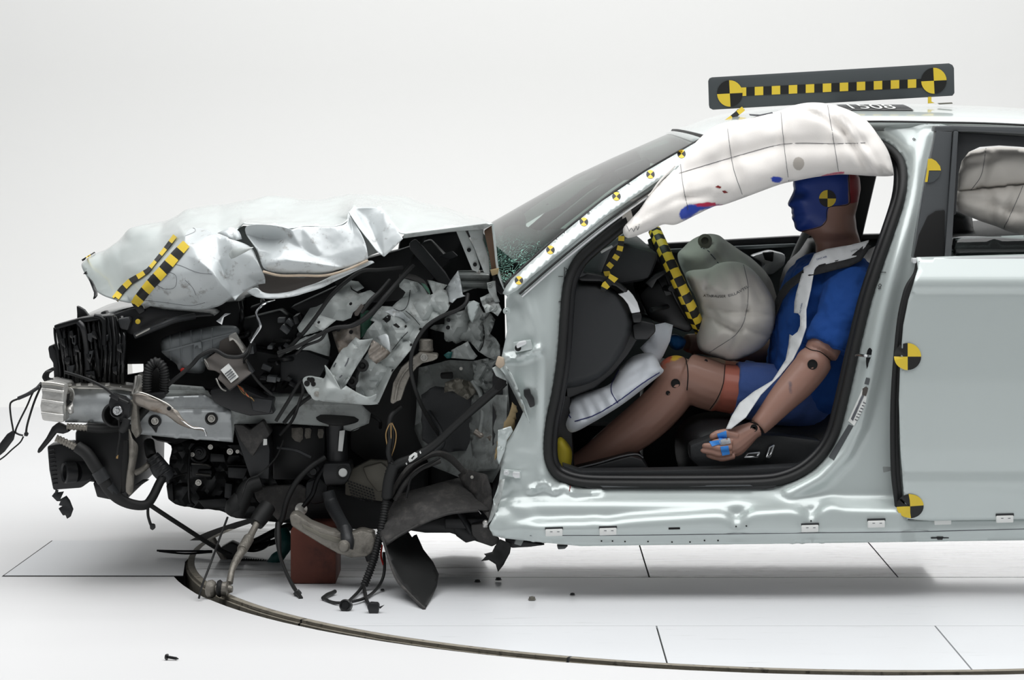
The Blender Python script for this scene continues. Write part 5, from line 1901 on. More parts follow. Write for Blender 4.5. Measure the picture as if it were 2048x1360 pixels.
X('module_label', [(441, 740), (457, 727), (477, 754), (462, 766)], [(441, 740, .208), (457, 727, .214), (477, 754, .200), (462, 766, .197)], .216, M['label_white'], MODU, .0006)
for i in range(4):
    t = .34 + i * .15
    X('label_print', [(441 + 21 * t + 1, 740 + 26 * t - 1), (457 + 20 * t - 2, 727 + 27 * t + 1.5), (457 + 20 * t - 1, 727 + 27 * t + 2.8), (441 + 21 * t + 2, 740 + 26 * t + .3)], .2025 - .012 * t + .004, .208, M['print_grey'], MODU, 0)
T('module_clip', [(432, 757, .19), (437, 768, .185), (444, 778, .185), (452, 782, .19)], .0025, M['steel'], MODU, 6)
T('module_clip', [(409, 718, .2), (415, 728, .2), (417, 734, .2)], .0025, M['steel'], MODU, 6)
X('bright_bracket', [(457, 671), (470, 665), (482, 684), (497, 704), (488, 712), (476, 692), (466, 680), (458, 684)], .26, .29, M['steel'], CAR, .003)
X('bracket_plate', [(440, 682), (462, 672), (480, 700), (490, 718), (460, 712), (436, 706)], .30, .32, M['module_brown'], CAR, .003)
for k in range(6):
    T('module_wire', [(474, 768, .25), (486, 776 + 2 * k, .23 + .004 * k), (492 + k * 2, 790 + k, .24), (498 + k * 2, 792 + 2 * k, .25)], .0016, M['copper_wire' if k % 2 else 'red_plastic' if k == 2 else 'black_rubber'], CAR, 5)
T('wiring_harness', [(336, 770, .24), (362, 748, .23), (384, 728, .23), (400, 712, .22), (430, 700, .22), (456, 712, .21), (484, 712, .22), (500, 695, .24), (506, 680, .25)], .006, M['black_rubber'], CAR, 8, wob=.004)
T('crumpled_strip', [(548, 600, .24), (530, 606, .22), (513, 624, .21), (519, 645, .2), (520, 655, .2), (508, 675, .21), (502, 684, .22)], [.006, .008, .006, .009, .006, .007], M['chrome'], CAR, 8, 6, flat=.5, wob=.003)
T('wiring_harness', [(502, 684, .23), (498, 705, .23), (488, 722, .24), (500, 742, .26), (520, 768, .27), (545, 790, .28)], .004, M['black_rubber'], CAR, 8)
X('bright_clip', [(432, 642), (438, 638), (450, 627), (462, 627), (448, 634), (444, 650), (438, 646)], .33, .335, M['chrome'], CAR, .001)

# dark mid layer: covers, brackets and hoses over the engine
mid = [([(480, 640), (560, 620), (600, 650), (580, 700), (500, 690)], .55, 'black_plastic'), ([(500, 700), (560, 710), (640, 690), (660, 740), (600, 760), (520, 770), (470, 800), (480, 740)], .46, 'black_plastic'),
       ([(560, 715), (610, 700), (660, 720), (640, 755), (600, 770), (560, 760)], .40, 'dark_plastic'), ([(420, 780), (470, 770), (540, 800), (548, 828), (500, 832), (470, 824), (440, 812), (424, 800)], .30, 'black_plastic'),
       ([(500, 795), (546, 800), (540, 828), (505, 822)], .28, 'dark_plastic'), ([(465, 850), (500, 842), (528, 842), (540, 900), (538, 960), (500, 955), (478, 890)], .40, 'dark_plastic'),
       ([(466, 848), (486, 850), (500, 860), (526, 840), (540, 870), (520, 890), (505, 915), (480, 880)], .33, 'liner'),
       ([(545, 850), (650, 852), (650, 960), (545, 960)], .56, 'black_plastic'), ([(650, 540), (800, 500), (860, 480), (900, 520), (830, 600), (700, 610)], .60, 'black_plastic'),
       ([(700, 760), (840, 720), (860, 900), (780, 960), (700, 900)], .66, 'black_rubber'), ([(580, 615), (700, 560), (740, 600), (620, 640)], .55, 'black_plastic')]
for p, y, mk in mid:
    X('engine_cover', p, y, y + .12, M[mk], CAR, .006)
for p in ([(583, 856), (603, 855), (606, 858), (606, 878), (600, 885), (590, 882), (583, 874)], [(610, 856), (620, 856), (623, 860), (621, 876), (612, 878), (609, 872)], [(636, 858), (646, 858), (648, 864), (646, 876), (638, 877), (635, 870)]):
    X('plate_window', p, .553, .556, M['cast_aluminium'], CAR, .0008)
# strut brace seen inside
X('strut_brace', [(818, 486), (830, 478), (846, 494), (890, 545), (905, 570), (880, 570), (846, 530), (820, 500)], .42, .47, M['dark_plastic'], CAR, .005)
X('inner_wing_scrap', [(878, 512), (905, 502), (916, 512), (900, 520)], .5, .52, M['charcoal_panel'], CAR, .003)
X('relay_block', [(555, 636), (570, 636), (570, 646), (555, 646)], .45, .5, M['trim_grey'], CAR, .002)
for i in range(34):
    px, py = 470 + rnd.random() * 300, 600 + rnd.random() * 240
    if py < 560 + (760 - px) * .1:
        continue
    a = rnd.random() * 3.1
    L = 18 + rnd.random() * 40
    y = .38 + rnd.random() * .2
    T('engine_hose', [(px, py, y), (px + L * .5 * math.cos(a) + rnd.random() * 14, py + L * .5 * math.sin(a), y - .03), (px + L * math.cos(a), py + L * math.sin(a), y + .02)], .004 + .006 * rnd.random(), M[rnd.choice(['black_rubber', 'black_plastic', 'dark_metal'])], CAR, 7, 4)
for i in range(16):
    px, py = 500 + rnd.random() * 110, 640 + rnd.random() * 130
    s = 5 + rnd.random() * 9
    a = rnd.random() * 1.5
    X('connector', ring(px, py, s, s * .6, 4, 45, 405, math.degrees(a)), .34 + .1 * rnd.random(), .48, M[rnd.choice(['dark_plastic', 'black_plastic', 'trim_grey', 'dark_metal'])], CAR, .002)
# lower engine detail
for p, y, mk in (([(382, 926), (420, 928), (424, 955), (384, 955)], .56, 'engine_metal'), ([(455, 934), (496, 936), (488, 958), (456, 956)], .54, 'dark_plastic'), ([(395, 940), (424, 940), (424, 950), (395, 950)], .54, 'dark_metal'),
                 ([(420, 906), (448, 908), (452, 925), (420, 924)], .55, 'engine_metal'), ([(452, 890), (480, 888), (512, 920), (494, 918)], .55, 'engine_metal'), ([(395, 1000), (450, 996), (470, 1015), (410, 1018)], .56, 'engine_metal'),
                 ([(450, 965), (465, 968), (462, 998), (448, 996)], .56, 'dark_plastic'), ([(332, 970), (345, 965), (348, 1004), (336, 998)], .6, 'dark_metal')):
    X('engine_casting', p, y, y + .08, M[mk], ENG, .004)
for px, py, r in ((397, 965, .010), (460, 903, .010), (385, 909, .007), (421, 894, .008), (398, 905, .013), (475, 903, .006)):
    bolt(px, py, .53, r, M['steel' if r < .0101 else 'dark_metal'], ENG)
T('engine_rib', [(383, 927, .55), (410, 929, .55), (422, 934, .55)], .003, M['steel'], ENG, 6)
T('engine_rib', [(392, 948, .53), (420, 950, .53)], .003, M['steel'], ENG, 6)
T('engine_rib', [(455, 930, .53), (500, 931, .53)], .004, M['dark_metal'], ENG, 6)
C('pulley', 400, 905, .57, [(.030, 0), (.030, .02), (.024, .024), (.02, .016), (.01, .018)], M['dark_metal'], ENG, seg=26)
T('dip_tube', [(380, 900, .5), (377, 935, .49), (378, 970, .49), (380, 1000, .5), (388, 1010, .52)], .0035, M['dark_metal'], CAR, 8)
T('loose_wire', [(567, 880, .34), (552, 915, .33), (520, 948, .32), (496, 960, .3), (486, 985, .28), (481, 998, .28)], .0028, M['black_rubber'], CAR, 6)
T('loose_wire', [(560, 870, .34), (585, 840, .32), (600, 800, .3), (606, 782, .28), (604, 760, .3)], .005, M['black_rubber'], CAR, 6)
T('loose_wire', [(552, 842, .34), (575, 805, .33), (600, 765, .30), (612, 758, .28)], .006, M['black_rubber'], CAR, 6)
T('loose_wire', [(568, 846, .33), (596, 812, .32), (625, 790, .32)], .0065, M['black_rubber'], CAR, 6)
X('wire_tag', [(527, 878), (534, 878), (534, 890), (526, 891)], .32, .325, M['label_white'], CAR, .001)

# front lower: hoses, ducts, cooler strip
T('pipe_fitting', [(134, 853, .26), (176, 856, .26)], .010, M['cast_aluminium'], CAR, 10, 8, corr=.009)
T('coolant_hose', [(174, 856, .26), (210, 858, .27), (262, 850, .3), (280, 830, .3), (300, 808, .28)], .0125, M['black_rubber'], CAR, 10)
X('lower_radiator', [(150, 860), (262, 852), (258, 900), (256, 1000), (238, 1002), (196, 994), (186, 962), (176, 930), (150, 905)], .42, 1.3, M['black_plastic'], CAR, .01)
T('pipe_fitting', [(112, 876, .25), (130, 884, .25), (158, 898, .24)], .011, M['cast_aluminium'], CAR, 10, 6, corr=.009)
T('coolant_hose', [(154, 893, .24), (174, 908, .235), (190, 932, .23), (204, 954, .23), (216, 976, .23), (236, 996, .235), (262, 1008, .24), (290, 1010, .26), (304, 996, .29), (318, 968, .33), (330, 945, .36)], [.0175, .019, .018, .017, .014, .013, .0125], M['black_rubber'], CAR, 12)
T('hose_clamp', [(196, 941, .23), (209, 962, .23)], .021, M['dark_plastic'], CAR, 12, 3)
T('hose_clamp', [(216, 972, .23), (229, 990, .235)], .0185, M['dark_plastic'], CAR, 12, 3)
X('left_bracket', [(74, 905), (76, 898), (92, 876), (104, 854), (114, 846), (136, 856), (138, 864), (126, 868), (112, 866), (98, 884), (84, 900), (78, 907)], .26, .30, M['black_plastic'], CAR, .003)
DUCT = X('air_duct', [(94, 892), (112, 888), (140, 886), (176, 900), (184, 960), (162, 976), (120, 979), (106, 981), (98, 940)], .33, .42, M['black_plastic'], CAR, .006)
for k in range(9):
    X('duct_rib', [(97 + k * .9, 900 + k * 8.5), (108 + k * .8, 898 + k * 8.5), (108.5 + k * .8, 900 + k * 8.5), (97.4 + k * .9, 902 + k * 8.5)], .324, .332, M['dark_plastic'], DUCT, .0005)
C('duct_mouth', 150, 944, .31, [(.030, 0), (.032, .03), (.028, .034), (.022, .030), (.020, .01)], M['black_plastic'], DUCT, (-1, -.5, 0), 24)
T('duct_tube', [(152, 944, .315), (170, 942, .34), (190, 944, .38)], .029, M['black_plastic'], DUCT, 16, 4)
R('hanging_flake', [(104, 992), (109, 985), (128, 983), (121, 998), (133, 991), (140, 1000), (147, 1018), (142, 1032), (134, 1037), (131, 1030), (126, 1031), (117, 1017), (125, 1012), (118, 1010), (121, 1002), (114, 1002)], .36, M['charcoal_panel'], CAR, step=6, thick=.002, noise=(.006, 14, 3, False))
T('flake_stem', [(114, 980, .36), (112, 990, .36)], .005, M['charcoal_panel'], CAR, 6)
S('cooler_strip', {'a': (257, 858, .2), 'b': (264, 876, .19), 'c': (271, 884, .2), 'd': (278, 890, .22), 'e': (275, 915, .22), 'f': (269, 940, .21), 'g': (267, 985, .21), 'h': (262, 991, .21), 'i': (250, 988, .2), 'j': (254, 960, .2), 'k': (258, 930, .19), 'l': (258, 890, .19), 'm': (266, 905, .18)},
  list('abcdefghijkl'), [['b', 'm', 'f']], M['cast_aluminium'], CAR, .006, 1, .8)
X('cooler_strip', [(260, 800), (273, 800), (276, 850), (280, 868), (272, 878), (262, 862)], .24, .3, M['cast_aluminium'], CAR, .004)
X('rubber_blade', [(246, 880), (256, 880), (256, 930), (250, 985), (240, 988), (242, 930)], .24, .27, M['black_rubber'], CAR, .004)
X('lower_flap', [(186, 966), (200, 960), (232, 994), (244, 1004), (194, 994)], .36, .38, M['black_plastic'], CAR, .003)
X('side_fin', [(270, 970), (285, 960), (298, 960), (290, 965), (283, 970), (272, 978)], .4, .42, M['black_plastic'], CAR, .002)
T('grey_pipe', [(270, 946, .34), (286, 938, .34), (300, 925, .36), (306, 914, .38)], .009, M['cast_aluminium'], CAR, 10)
CAN = T('canister', [(304, 912, .36), (312, 924, .36), (322, 940, .36), (334, 956, .37)], [.020, .024, .028, .024], M['dark_plastic'], CAR, 12, 4)
for k in range(5):
    T('canister_rib', [(308 + k * 5 - 12, 918 + k * 7.5 + 8, .345), (308 + k * 5, 918 + k * 7.5, .33), (308 + k * 5 + 12, 918 + k * 7.5 - 8, .345)], .0025, M['black_plastic'], CAN, 6, 3)
T('canister_pipe', [(303, 912, .36), (300, 900, .37), (298, 885, .4)], .016, M['black_rubber'], CAR, 10)
T('canister_wire', [(336, 960, .37), (352, 952, .4), (374, 946, .44)], .003, M['black_rubber'], CAR, 6)
T('dangling_wire', [(238, 840, .18), (240, 870, .18), (236, 895, .18), (234, 912, .18)], .0035, M['black_rubber'], CAR, 6)
T('wire_end', [(235, 910, .18), (234, 917, .18)], .0032, M['copper_wire'], CAR, 6, 2)
T('wiring_harness', [(254, 838, .17), (250, 852, .17), (244, 860, .18)], .012, M['black_rubber'], CAR, 8)
T('bumper_cable', [(130, 745, .25), (170, 758, .22), (210, 775, .18), (236, 795, .17), (258, 806, .16)], .0045, M['black_rubber'], CAR, 7, wob=.004)
X('cable_clip', [(217, 792), (226, 786), (238, 796), (236, 803), (224, 797)], .16, .18, M['black_plastic'], CAR, .002)
# wires hanging off the front corner
T('front_wire', [(104, 742, .25), (92, 744, .24), (86, 754, .24), (90, 763, .24), (84, 766, .22), (76, 773, .2), (60, 788, .19), (38, 797, .18), (24, 803, .18), (20, 812, .18), (22, 835, .18), (26, 858, .18), (27, 864, .18)], .0030, M['black_rubber'], CAR, 6)
T('wire_sheath', [(36, 797, .18), (56, 788, .18), (78, 774, .19)], .0052, M['dark_plastic'], CAR, 8)
T('front_wire', [(82, 765, .22), (66, 785, .2), (54, 812, .19), (40, 840, .18), (31, 862, .18), (36, 868, .18), (46, 871, .18)], .0030, M['black_rubber'], CAR, 6)
T('front_wire', [(84, 768, .22), (70, 800, .2), (60, 830, .19), (54, 852, .18), (52, 866, .18)], .0034, M['black_rubber'], CAR, 6)
X('wire_plug', [(48, 866), (52, 863), (56, 868), (54, 873), (48, 872)], .17, .185, M['black_plastic'], CAR, .001)
T('front_wire', [(47, 873, .18), (40, 885, .18), (24, 899, .18), (10, 912, .18), (-4, 922, .18)], .0024, M['black_rubber'], CAR, 6)
X('sensor_plug', [(-6, 900), (0, 886), (14, 868), (25, 861), (29, 866), (26, 880), (8, 904), (-4, 914)], .17, .19, M['black_plastic'], CAR, .003)
X('wire_grommet', [(84, 752), (90, 742), (104, 735), (110, 736), (106, 742), (97, 748), (96, 756), (106, 758), (104, 764), (88, 764)], .25, .27, M['black_rubber'], CAR, .003)

# ------------------------------------------------------------------ crumpled inner wing
IN = []


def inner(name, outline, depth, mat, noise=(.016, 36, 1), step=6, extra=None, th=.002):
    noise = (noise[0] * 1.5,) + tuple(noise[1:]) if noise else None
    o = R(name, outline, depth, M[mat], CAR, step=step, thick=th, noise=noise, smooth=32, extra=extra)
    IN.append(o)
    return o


P1 = inner('inner_wing_rail', [(595, 656), (621, 617), (634, 614), (651, 605), (667, 589), (690, 570), (700, 562), (717, 564), (728, 576), (714, 583), (705, 578), (700, 570), (703, 580), (716, 588), (735, 582), (741, 581), (754, 590), (742, 601), (724, 611), (706, 625), (702, 636), (686, 642), (670, 640), (655, 655), (642, 661), (605, 673), (599, 666)],
           [(595, 656, .30), (634, 614, .34), (700, 562, .38), (754, 590, .30), (702, 636, .26), (642, 661, .24), (605, 673, .25), (670, 610, .27)], 'paint_inner', (.008, 40, 3))
R('wing_tab', [(617, 646), (631, 627), (644, 632), (672, 641), (645, 662)], [(617, 646, .22), (631, 627, .24), (672, 641, .235), (645, 662, .20)], M['paint_inner'], P1, step=6)
X('tab_slot', ring(637, 645, 2.5, 2.5, 10), .19, .21, M['hole_black'], P1, 0)
X('tab_slot', ring(701, 608, 2.8, 2.8, 10), .235, .26, M['hole_black'], P1, 0)
inner('inner_wing_rail', [(556, 712), (580, 690), (606, 676), (640, 665), (654, 662), (660, 690), (658, 712), (650, 710), (620, 700), (592, 698)], [(556, 712, .32), (606, 676, .27), (654, 662, .28), (658, 712, .36), (620, 690, .27)], 'paint_inner', (.006, 40, 7))
bolt(599, 670, .22, .008, M['dark_metal'], P1)
inner('torn_card', [(721, 627), (734, 620), (746, 624), (742, 650), (732, 668), (721, 677), (720, 650)], .33, 'green_pcb', (.006, 20, 4, False))
inner('mount_plate', [(664, 664), (690, 656), (716, 640), (721, 650), (721, 676), (712, 692), (692, 700), (680, 712), (676, 700)], [(664, 664, .35), (716, 640, .33), (721, 676, .32), (690, 700, .34)], 'worn_bracket', (.006, 20, 4, False))
bolt(677, 659, .31, .006, M['dark_metal'], P1)
bolt(702, 664, .31, .006, M['dark_metal'], P1)
P2 = inner('strut_tower', [(800, 556), (817, 560), (835, 564), (850, 576), (861, 590), (866, 588), (855, 560), (872, 564), (895, 570), (886, 579), (893, 582), (898, 600), (901, 608), (896, 620), (875, 637), (850, 652), (842, 665), (832, 684), (820, 702), (785, 745), (780, 756), (758, 805), (750, 808), (717, 809), (712, 780), (716, 740), (730, 715), (738, 702), (746, 678),
                           (726, 677), (735, 660), (741, 652), (750, 644), (741, 641), (747, 631), (757, 620), (764, 612), (785, 614), (793, 606), (805, 596), (811, 584), (799, 574)],
           [(800, 556, .30), (895, 570, .26), (901, 608, .25), (850, 652, .24), (785, 745, .25), (750, 808, .27), (712, 780, .32), (726, 677, .31), (757, 620, .28), (811, 584, .31), (850, 610, .235), (790, 680, .255), (765, 740, .27)], 'paint_inner', (.016, 46, 2),
           extra=wr([[(785, 625), (820, 645), (845, 660)], [(836, 566), (850, 600), (880, 630)], [(826, 660), (790, 700), (745, 740)]], .014, 7))
for L in ([(820, 580), (818, 600), (812, 616), (800, 622), (788, 618)], [(812, 622), (826, 634), (840, 650)], [(785, 700), (800, 680), (815, 664)]):
    seamline('panel_crack', P2, L, .0012, M['dark_plastic'], P2, .0005)
for px, py, r in ((811, 653, 2.6), (822, 690, 2.8), (786, 742, 3), (841, 659, 3), (900, 607, 3)):
    decal('tower_hole', P2, ring(px, py, r, r, 10), M['hole_black'], P2, 4)
decal('tower_hole', P2, [(765, 638), (775, 630), (782, 632), (781, 640), (774, 646)], M['hole_black'], P2, 4)
decal('tower_hole', P2, [(786, 650), (792, 646), (800, 654), (796, 656), (790, 653)], M['hole_black'], P2, 4)
decal('sealer_scuff', P2, [(770, 624), (786, 618), (806, 624), (822, 640), (812, 644), (800, 634), (785, 632)], M['paint_scuffed'], P2, 5)
T('torn_edge_foam', [(800, 552, .28), (822, 553, .27), (842, 560, .26), (852, 572, .25), (860, 586, .25)], [.006, .008, .007, .005], M['liner'], CAR, 7, wob=.006)
inner('torn_card', [(842, 566), (850, 568), (858, 578), (861, 590), (852, 580)], .24, 'green_pcb', None)
P3 = inner('channel_bracket', [(916, 541), (979, 540), (980, 562), (975, 577), (955, 575), (940, 580), (926, 585), (922, 566), (914, 550)], lambda co: .27 + .012 * np.sin(co[:, 1] / 2.6), 'paint_grey', None, 4)
inner('channel_flank', [(916, 541), (921, 560), (926, 590), (932, 592), (914, 597), (905, 606), (900, 604), (892, 579), (902, 562)], [(916, 541, .24), (926, 590, .22), (900, 604, .24), (892, 579, .28)], 'paint_scuffed', (.006, 16, 5))
bolt(957, 544, .25, .006, M['steel'], P3)
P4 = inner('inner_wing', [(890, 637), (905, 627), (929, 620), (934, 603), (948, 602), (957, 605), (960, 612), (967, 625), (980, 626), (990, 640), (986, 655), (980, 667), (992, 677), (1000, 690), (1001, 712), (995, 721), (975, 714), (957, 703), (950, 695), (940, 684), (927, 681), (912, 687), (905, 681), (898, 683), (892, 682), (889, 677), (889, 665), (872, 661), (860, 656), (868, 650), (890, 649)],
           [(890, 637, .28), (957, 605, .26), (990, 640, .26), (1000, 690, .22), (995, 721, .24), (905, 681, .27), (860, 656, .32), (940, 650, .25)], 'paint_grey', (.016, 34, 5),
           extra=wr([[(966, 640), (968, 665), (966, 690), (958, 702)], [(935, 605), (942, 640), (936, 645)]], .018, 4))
inner('inner_wing_gusset', [(934, 604), (948, 601), (959, 606), (954, 625), (945, 645), (940, 640), (936, 625)], [(934, 604, .2), (959, 606, .2), (942, 644, .235)], 'paint', None, 4)
for px, py in ((897, 640), (896, 655)):
    bolt(px, py, .232, .006, M['dark_metal'], P4)
seamline('panel_crack', P4, [(966, 650), (969, 668), (966, 690), (958, 704)], .0022, M['hole_black'], P4, .0005)
inner('wing_tab', [(903, 700), (915, 694), (928, 687), (936, 683), (943, 697), (955, 712), (948, 719), (920, 717), (903, 716)], [(903, 700, .25), (936, 683, .23), (948, 719, .24)], 'paint_grey', (.006, 20, 6))
inner('torn_card', [(887, 710), (897, 703), (905, 704), (902, 716), (894, 717)], .245, 'teal', None)
inner('wing_scrap', [(960, 596), (985, 585), (995, 600), (1004, 620), (996, 632), (980, 622), (965, 612)], [(960, 596, .2), (985, 585, .22), (1004, 620, .17), (980, 622, .2)], 'paint_inner', (.01, 20, 2))
inner('wing_scrap', [(966, 612), (975, 608), (992, 617), (986, 622), (972, 626)], .17, 'paint_inner', (.006, 12, 3))
inner('wing_bracket', [(974, 565), (990, 562), (994, 590), (1000, 604), (990, 604), (978, 585)], .19, 'paint_inner', (.004, 20, 3))
bolt(980, 571, .18, .008, M['paint_grey'], CAR)
X('cowl_end', [(985, 545), (1010, 560), (1024, 590), (1000, 590), (985, 575)], .25, .4, M['black_plastic'], CAR, .006)
# long reinforcing strap and its lower bracket
P7 = inner('wing_reinforcement', [(712, 675), (719, 680), (746, 677), (736, 699), (724, 716), (717, 727), (692, 770), (682, 781), (660, 741), (677, 709), (687, 697), (695, 694), (700, 687)], lambda co: .21 - .010 * np.cos((co[:, 0] * .72 + co[:, 1] * .5 - 860) / 5.5), 'paint_inner', (.004, 20, 4), 5)
for L in ([(690, 733), (694, 725), (697, 716)], [(668, 733), (672, 726)], [(679, 755), (684, 750)]):
    seamline('stamp_mark', P7, L, .002, M['print_grey'], P7, .0006, 3)
P8 = S('wing_mount', {'a': (599, 756, .24), 'b': (619, 751, .23), 'c': (627, 754, .22), 'd': (647, 757, .21), 'e': (653, 750, .20), 'f': (649, 731, .18), 'g': (660, 743, .18), 'h': (682, 780, .17), 'i': (692, 771, .19), 'j': (712, 784, .20), 'k': (737, 797, .20), 'l': (746, 792, .20), 'm': (753, 789, .20), 'n': (754, 797, .21),
                      'o': (746, 803, .21), 'p': (757, 808, .22), 'q': (738, 811, .21), 'r': (712, 808, .20), 's': (645, 803, .20), 't': (628, 797, .21), 'u': (616, 786, .22), 'v': (652, 780, .16), 'w': (645, 800, .19), 'x': (630, 770, .23)},
       list('abcdefghijklmnopqrstu'), [['d', 'v', 'h'], ['h', 'v', 'w', 's'], ['d', 'x', 'u']], M['paint_inner'], CAR, .003, 2, .9)
bpy.context.view_layer.update()
for px, py, r in ((614, 767, 6), (624, 760, 6), (627, 768, 5), (618, 758, 4)):
    decal('mount_hole', P8, ring(px, py, r, r, 10), M['hole_black'], P8, 4)
C('mount_boss', 634, 788, .205, [(.018, -.004), (.018, .004), (.014, .006)], M['paint_inner'], P8, seg=18)
bolt(634, 788, .197, .0085, M['steel'], P8)
S('torn_triangle', {'a': (768, 668, .19), 'b': (777, 665, .19), 'c': (781, 703, .17), 'd': (765, 690, .19), 'e': (752, 674, .22)}, list('abcde'), [], M['paint_scuffed'], CAR, .002, 1)
inner('torn_channel', [(746, 680), (762, 690), (781, 705), (770, 716), (752, 727), (738, 716), (736, 703)], lambda co: .205 + .006 * np.sin((co[:, 0] * .6 + co[:, 1] * .8) / 4), 'worn_bracket', None, 4)
C('bushing', 725, 731, .26, [(.018, -.01), (.018, .01), (.010, .014), (.006, .006)], M['black_rubber'], CAR)
C('bushing', 704, 762, .26, [(.014, -.01), (.014, .01), (.008, .012), (.005, .006)], M['black_rubber'], CAR)
X('bushing_bracket', [(716, 730), (722, 738), (716, 752), (716, 764), (708, 778), (696, 770), (704, 750)], .27, .3, M['dark_metal'], CAR, .003)
X('sill_inner', [(985, 700), (1060, 690), (1070, 1080), (1000, 1076), (985, 1000)], .26, .3, M['black_plastic'], CAR, .004)
# light alloy channel and cap
AC = X('alloy_channel', [(780, 805), (786, 767), (802, 736), (819, 721), (835, 709), (838, 705), (876, 709), (876, 717), (866, 722), (845, 727), (834, 735), (820, 752), (810, 776), (802, 801), (794, 803), (786, 809)], .22, .29, M['cast_aluminium'], CAR, .005)
T('channel_ridge', [(790, 800, .215), (796, 770, .21), (808, 745, .21), (826, 726, .212)], .004, M['cast_aluminium'], AC, 7, wob=.003)
bolt(848, 715, .215, .011, M['steel'], AC)
C('filler_cap', 852, 703, .27, [(.020, 0), (.022, .004), (.020, .012), (.020, .032), (.016, .036)], M['cast_aluminium'], CAR, (0, 0, 1), 22)

# wires in front of the wing
T('wiring_harness', [(806, 535, .28), (760, 540, .26), (725, 542, .24), (694, 562, .22), (662, 592, .21), (636, 628, .21), (610, 662, .22), (580, 694, .24), (558, 712, .26)], .006, M['black_rubber'], CAR, 8)
T('wiring_harness', [(828, 530, .26), (800, 560, .24), (772, 592, .21), (750, 618, .20), (728, 638, .19), (702, 652, .19), (668, 656, .19), (630, 674, .2), (592, 694, .21), (556, 706, .23)], [.006, .007, .0085, .006, .0055, .006], M['black_rubber'], CAR, 8)
T('wiring_harness', [(780, 560, .25), (758, 585, .22), (742, 600, .2), (722, 626, .19)], .006, M['black_rubber'], CAR, 8)
T('wiring_harness', [(652, 664, .19), (640, 680, .2), (610, 692, .21), (592, 708, .23)], .004, M['black_rubber'], CAR, 8)
T('wiring_harness', [(936, 588, .2), (932, 606, .18), (915, 620, .18), (885, 632, .19), (856, 650, .19), (836, 676, .19), (824, 706, .19), (822, 738, .19), (828, 770, .2), (842, 808, .24), (862, 845, .3), (880, 872, .34)], .006, M['black_rubber'], CAR, 8)
X('harness_clip', [(708, 626), (722, 608), (728, 612), (716, 632), (710, 632)], .185, .2, M['module_brown'], CAR, .002)
T('windshield_hose', [(852, 470, .5), (832, 505, .45), (800, 560, .4)], .005, M['black_rubber'], CAR, 6)

# ------------------------------------------------------------------ wheel house, strut, steering
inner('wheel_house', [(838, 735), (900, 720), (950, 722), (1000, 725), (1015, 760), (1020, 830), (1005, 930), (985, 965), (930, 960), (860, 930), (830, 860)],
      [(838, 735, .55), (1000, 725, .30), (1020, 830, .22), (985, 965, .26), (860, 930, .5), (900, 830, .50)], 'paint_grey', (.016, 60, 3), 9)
R('wheel_house_dark_panel', [(842, 790), (870, 772), (930, 780), (955, 800), (960, 860), (940, 900), (880, 905), (845, 880)], .40, M['charcoal_panel'], CAR, step=10, thick=.003, noise=(.01, 60, 4, False))  # charcoal-coloured panel inside the wheel house
inner('brake_pipe_bracket', [(890, 765), (915, 756), (948, 765), (952, 785), (935, 800), (905, 782), (888, 785)], .37, 'heat_shield', (.008, 20, 3))
X('pipe_clip', [(880, 748), (905, 746), (906, 758), (882, 758)], .35, .4, M['hole_black'], CAR, .004)
bolt(922, 737, .33, .005, M['steel'], CAR)
inner('inner_wing', [(945, 722), (975, 716), (998, 722), (1004, 760), (990, 800), (960, 790), (948, 760)], [(945, 722, .28), (998, 722, .24), (960, 790, .34)], 'paint_grey', (.02, 30, 9))
inner('firewall_side', [(945, 790), (990, 790), (1016, 790), (1012, 870), (995, 940), (950, 945), (940, 860)], [(945, 790, .38), (1016, 790, .2), (995, 940, .22), (940, 860, .4)], 'paint_grey', (.01, 50, 7))
T('panel_bead', [(950, 862, .34), (968, 874, .33), (986, 878, .28)], .01, M['worn_bracket'], CAR, 8)
T('panel_bead', [(945, 760, .33), (962, 790, .33), (966, 830, .33), (960, 870, .34)], .008, M['paint_grey'], CAR, 8)
STR = C('suspension_strut', 676, 945, .42, [(.030, 0), (.032, .02), (.030, .03), (.031, .14), (.028, .165), (.030, .17)], M['black_plastic'], CAR, (-.02, -.1, 1), 22)
C('spring_seat', 676, 835, .41, [(.045, -.010), (.066, .0), (.068, .006), (.055, .014), (.030, .016)], M['black_rubber'], STR, (.05, -.25, 1), 28)
X('strut_label', [(679, 862), (690, 860), (685, 903), (676, 902)], .372, .376, M['label_white'], STR, .0008)
X('knuckle', [(646, 926), (700, 926), (704, 940), (698, 958), (690, 970), (650, 972), (644, 950)], .36, .48, M['black_plastic'], CAR, .008)
C('knuckle_bolt', 686, 945, .36, [(.020, 0), (.020, .006), (.012, .008), (.012, .016), (.009, .018)], M['black_rubber'], CAR)
C('bolt_cap', 686, 945, .345, [(.0125, 0), (.0125, .006), (.010, .008)], M['label_white'], CAR)
X('knuckle_arm', [(612, 965), (640, 955), (656, 970), (650, 1005), (628, 1010), (610, 1000)], .40, .46, M['dark_plastic'], CAR, .008)
T('drop_link', [(648, 935, .37), (634, 960, .36), (624, 990, .35), (604, 1016, .35)], .007, M['dark_metal'], CAR, 8)
C('link_joint', 603, 1017, .36, [(.018, 0), (.018, .012), (.009, .014), (.009, .022)], M['steel'], CAR)
C('link_joint', 627, 942, .38, [(.020, 0), (.020, .012), (.012, .016), (.010, .02)], M['dark_metal'], CAR)
T('brake_hose', [(650, 915, .36), (620, 935, .34), (592, 965, .33), (574, 1000, .33), (565, 1035, .34), (558, 1048, .34)], .0085, M['black_rubber'], CAR, 8)
T('brake_hose', [(555, 895, .4), (590, 900, .38), (622, 915, .38)], .005, M['dark_plastic'], CAR, 8)
